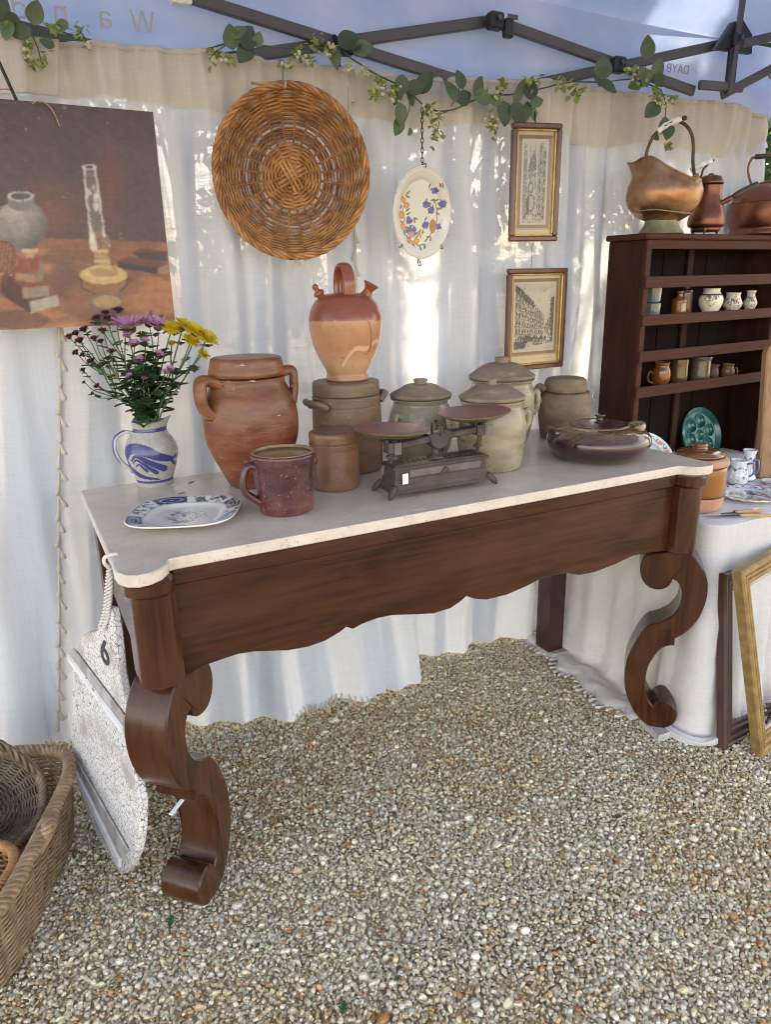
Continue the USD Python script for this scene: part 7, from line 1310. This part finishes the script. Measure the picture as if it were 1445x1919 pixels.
# ------------------------------------------------------------------ crackled white board hanging at the table's left end
m_crk = usdkit.material(stage, '/World/Looks/crackled_paint', {'tc': ('texture_coordinate', {}), 'v': ('voronoi_texture', {'feature': 'distance_to_edge', 'scale': 85}), 'r': ('rgb_ramp', {'ramp': [(0, (.16, .12, .09)), (.03, (.2, .16, .12)), (.065, (.60, .59, .58)), (1, (.68, .67, .66))]}), 'n': ('noise_texture', {'scale': 9, 'detail': 6}), 'nr': ('rgb_ramp', {'ramp': [(0, (0, 0, 0)), (.52, (0, 0, 0)), (.66, (1, 1, 1)), (1, (1, 1, 1))]}), 'nd': ('noise_texture', {'scale': 12, 'detail': 3}), 'mv': ('mix_vector', {'fac': .05}), 'm': ('mix_color', {'b': (.34, .30, .27)}),
        'b': ('bump', {'strength': .6, 'distance': .002}), 'p': ('principled_bsdf', {'roughness': .6})}, [('tc.object', 'mv.a'), ('tc.object', 'nd.vector'), ('nd.color', 'mv.b'), ('mv.result', 'v.vector'), ('v.distance', 'r.fac'), ('tc.object', 'n.vector'), ('n.fac', 'nr.fac'), ('r.color', 'm.a'), ('nr.color', 'm.fac'), ('m.result', 'p.base_color'), ('v.distance', 'b.height'), ('b.normal', 'p.normal')], surface='p.BSDF')
m_wpaint = mat('chipped_white_paint', [(0, (.36, .32, .28)), (.35, (.5, .49, .48)), (.5, (.62, .62, .62)), (1, (.68, .68, .68))], 14, (1, 1, 1), detail=7, rough=.55, spots=(30, .68, (.25, .15, .08))); m_gpaint = mat('grey_worn_paint', two((.22, .2, .18), (.42, .40, .38)), 22, (1, 1, .3), detail=7, rough=.7)
wa, wb_, wt = np.array([-.178, .222, 0]), np.array([-.262, .603, 0]), np.array([-.125, .20, .82]); wn = np.cross(wb_ - wa, wt - wa); wn /= np.linalg.norm(wn); wn = wn if wn[0] < 0 else -wn
wu = (wb_ - wa) / np.linalg.norm(wb_ - wa); wv = np.cross(wn, wu); wv = wv if wv[2] > 0 else -wv
def W2(px, py): q = atp(px, py, wa, wn) - wa; return (q @ wu, q @ wv)
wbd = thing('shelf_board', 'crackled white wall board numbered 6 hanging by a rope at the console end', 'wall board', wa)
face = [W2(*q) for q in [(146, 1212), (149, 1200), (155, 1190), (165, 1184), (175, 1184), (183, 1180), (188, 1165), (193, 1148), (199, 1138), (208, 1140), (213, 1170), (217, 1205), (222, 1260), (230, 1298), (237, 1335), (241, 1375), (246, 1420), (255, 1465), (263, 1500), (262, 1549), (259, 1580), (254, 1601), (247, 1618), (236, 1636), (224, 1638), (214, 1632), (197, 1606), (182, 1566), (166, 1523), (152, 1490), (144, 1465), (137, 1430), (134, 1380), (134, 1310), (136, 1251)]]
put(wbd, 'board', onplane(prism(face, .020, .003), -wn * .020, wu, wv, wn), m_crk)
def strip(pxs, mt, h, name): put(wbd, name, onplane(prism([W2(*q) for q in pxs], h, .004), wn * .0005, wu, wv, wn), mt)
strip([(134, 1234), (135, 1222), (238, 1358), (237, 1372)], m_wpaint, .013, 'moulding'); strip([(134, 1223), (141, 1213), (238, 1340), (237, 1357)], m_gpaint, .008, 'moulding')
strip([(142, 1442), (143, 1428), (232, 1606), (231, 1622)], m_wpaint, .012, 'moulding'); strip([(143, 1428), (146, 1418), (244, 1590), (233, 1605)], m_gpaint, .007, 'moulding')
m_ink = mat('black_numeral', two((.012, .012, .016), (.03, .03, .035)), 40, rough=.6)
t6 = meshkit.text_mesh('6', .1, .0015, True); b6 = t6.bounds; v6 = np.asarray(t6.vertices) - [(b6[0, 0] + b6[1, 0]) / 2, (b6[0, 1] + b6[1, 1]) / 2, 0]
c6 = W2(197, 1221); h6 = abs(W2(197, 1200)[1] - W2(197, 1242)[1]); w6 = abs(W2(192, 1221)[0] - W2(202.5, 1221)[0]); v6 = v6 * [1.35 * w6 / (b6[1, 0] - b6[0, 0]), h6 / (b6[1, 1] - b6[0, 1]), 1] * [-1, 1, 1]
put(wbd, 'numeral', onplane((v6, np.asarray(t6.faces)[:, ::-1]), wn * .001 + c6[0] * wu + c6[1] * wv, wu, wv, wn), m_ink)
m_rope = mat('cotton_rope', two((.48, .45, .40), (.6, .57, .52)), 120, rough=.9)
r0 = np.array([-.108, .075, .878]); r1 = wa + W2(203, 1145)[0] * wu + W2(203, 1145)[1] * wv + wn * .006; r2 = wa + W2(196, 1175)[0] * wu + W2(196, 1175)[1] * wv + wn * .01
for k, (a, b) in enumerate([((0, 0, 0), (.0, .008, 0)), ((.004, .010, .0), (.004, -.01, .0))]):
    for s in braid(crv([r0 + a, r0 * .6 + r1 * .4 + np.array(b), r1 + b, r2 + b], 8), False, .003, .0032, 9, 2, 90): put(wbd, 'rope_strand', s, m_rope, True, world=True)
put(wbd, 'rope_loop', tube(crv([r0, r0 + [-.008, 0, .012], r0 + [-.004, .004, .024], r0 + [.02, .006, .026]], 5), .0042, 6), m_rope, True, world=True)

# ------------------------------------------------------------------ baskets at the lower left
HB = .20; kc1 = atz(137, 1425, HB); kf = atz(20, 1800, 0.0)
def rrect(cx_, cy_, hx, hy, th, p=4.5):
    c, s = np.cos(th), np.sin(th); r = (np.abs(c) ** p + np.abs(s) ** p) ** (-1 / p); return cx_ + hx * r * c, cy_ + hy * r * s
hy_t, hx_t = .33, .215; bcx, bcy = -.528, .282; BR = math.radians(-22.6)
def brot(p, c=None): c = np.array([bcx, bcy]) if c is None else c; q = np.array(p, float); d = q[..., :2] - c; q[..., 0] = c[0] + d[..., 0] * math.cos(BR) - d[..., 1] * math.sin(BR); q[..., 1] = c[1] + d[..., 0] * math.sin(BR) + d[..., 1] * math.cos(BR); return q
def BS(u, th):
    x, y = rrect(0, 0, 1, 1, th); s = .90 + .10 * u; return brot(np.stack([bcx + x * hx_t * s, bcy + y * hy_t * s, HB * u + .006], -1))
def BN(u, th): n = np.stack([np.sign(np.cos(th)) * np.abs(np.cos(th)) ** 3, np.sign(np.sin(th)) * np.abs(np.sin(th)) ** 3, 0 * th], -1); return brot(n / np.linalg.norm(n, axis=1, keepdims=True), np.zeros(2))
bk = thing('wicker_basket', 'large rectangular grey-brown wicker basket on the gravel at the lower left', 'basket', (bcx, bcy, 0)); rg = np.random.default_rng(41)
put(bk, 'wall_weave', cat_(weave(BS, BN, np.linspace(.02, .95, 28), 46, .0048, .0043, per=4, jit=.001, rng=rg)), m_wg, True, world=True, kind='stuff')
for i in range(46):
    a = (i + .5) * 2 * np.pi / 46; put(bk, 'stake', tube(BS(np.linspace(.0, 1, 8), np.full(8, a)), .0042, 5), m_wgd, True, world=True)
for s in braid(BS(np.full(120, 1.02), np.arange(120) * 2 * np.pi / 120), True, .0105, .0078, 34, 4, 620): put(bk, 'rim_strand', s, m_wg, True, world=True)
put(bk, 'floor_mat', onplane(prism([(rrect(0, 0, hx_t * .88, hy_t * .88, a)) for a in np.arange(40) * 2 * np.pi / 40], .008, .002), (0, 0, .008), [math.cos(BR), math.sin(BR), 0], [-math.sin(BR), math.cos(BR), 0], [0, 0, 1]), m_wgd)
for s in braid(brot(crv([(bcx + hx_t - .02, bcy - .02, HB - .04), (bcx + hx_t + .012, bcy - .015, HB + .01), (bcx + hx_t + .018, bcy, HB + .025), (bcx + hx_t + .012, bcy + .02, HB + .01), (bcx + hx_t - .02, bcy + .03, HB - .05)], 8)), False, .009, .007, 3, 4, 60): put(bk, 'rim_binding', s, m_wg, True, world=True)
def bowl(name, label, C, axis, R, dp, ma, mb, seed, hnd=None, flare=.7):
    s, u, d = frame(axis); rg = np.random.default_rng(seed); t = thing(name, label, 'basket', C)
    qu, qr, qd = np.array([0, .5, 1.0]), np.array([0, flare, 1.0]), np.array([-1, -.93, 0.0])
    S = lambda U, th: (np.interp(U, qu, qr) * R * np.cos(th))[:, None] * s + (np.interp(U, qu, qr) * R * np.sin(th))[:, None] * u + (np.interp(U, qu, qd) * dp)[:, None] * d
    N = lambda U, th: (np.cos(th)[:, None] * s + np.sin(th)[:, None] * u) * (1 if U > .5 else .2) + d * (.3 if U > .5 else 1)
    put(t, 'base_weave', cat_(weave(S, N, np.linspace(.06, .5, 15), 16, .0034, .0032, per=5, rng=rg)), mb, True, kind='stuff'); put(t, 'wall_weave', cat_(weave(S, N, np.linspace(.53, .96, 15), 26, .0036, .0034, per=4, rng=rg)), ma, True, kind='stuff')
    for i in range(26): put(t, 'stake', tube(S(np.linspace(.1, 1, 12), np.full(12, (i + .5) * 2 * np.pi / 26)), .003, 5), mb, True)
    for q in braid(S(np.full(80, 1.0), np.arange(80) * 2 * np.pi / 80), True, .0075, .006, 17, 4, 340): put(t, 'rim_strand', q, ma, True)
    if hnd is not None:
        for q in braid(crv(hnd(s, u, d, R), 10), False, .007, .0055, 5, 3, 120): put(t, 'handle_strand', q, ma, True)
    return t
C1 = brot(np.array([bcx + .05, bcy + .115, .215])); bowl('wicker_basket', 'round dark-bottomed wicker bowl tilted up inside the large grey basket', C1, np.array([.30, -.62, .62]), .125, .085, m_wgd, m_wgd, 43, lambda s, u, d, R: [s * R, s * R * .95 + d * .05 + u * .02, s * .5 * R + u * R * .75 + d * .1, u * R * 1.02 + d * .06, -s * .5 * R + u * R * .85 + d * .06, -s * R])
C2 = brot(np.array([bcx + .085, bcy - .10, .185])); bowl('wicker_basket', 'orange-toned wicker basket standing at the front inside the large grey basket', C2, np.array([-.10, .05, 1.0]), .098, .12, m_wo, m_wo, 44, None, .86)

# ------------------------------------------------------------------ scraps on the gravel
m_scrap = mat('leaf_scrap', two((.03, .08, .03), (.06, .13, .05)), 30, rough=.6, trans=.2); m_twig = mat('dry_twig', two((.12, .085, .05), (.2, .15, .1)), 40, rough=.9)
for px, py, L, a, lb in [(318, 1738, .030, 1.2, 'green leaf scrap just below the left scrolled foot'), (1148, 1532, .024, -.3, 'curled green leaf scrap on the gravel right of centre'), (742, 1530, .018, 1.5, 'small green leaf scrap under the middle of the console'), (738, 1838, .016, .2, 'tiny green leaf scrap near the bottom centre'), (640, 1902, .028, .9, 'narrow green leaf scrap at the bottom edge'), (1100, 1348, .018, 0, 'faded leaf scrap near the right scrolled foot'), (478, 1778, .016, .6, 'tiny green leaf scrap on the gravel left of the bottom centre')]:
    p = atz(px, py, .010); s, u, d = frame([math.cos(a), math.sin(a), .25]); single('leaf_scrap', onplane(leafm(L, L * .3, 1.0, RN), p, d, s, u if u[2] > 0 else -u), m_scrap, lb, 'leaf')
for pts, lb in [([(700, 1752), (740, 1764), (785, 1772)], 'dry twig lying at the lower centre of the gravel'), ([(1190, 1440), (1230, 1432), (1290, 1436)], 'dry twig lying in front of the right scrolled foot')]:
    single('dry_twig', tube(crv([atz(*q, .011) for q in pts], 6), .0018, 5), m_twig, lb, 'twig')
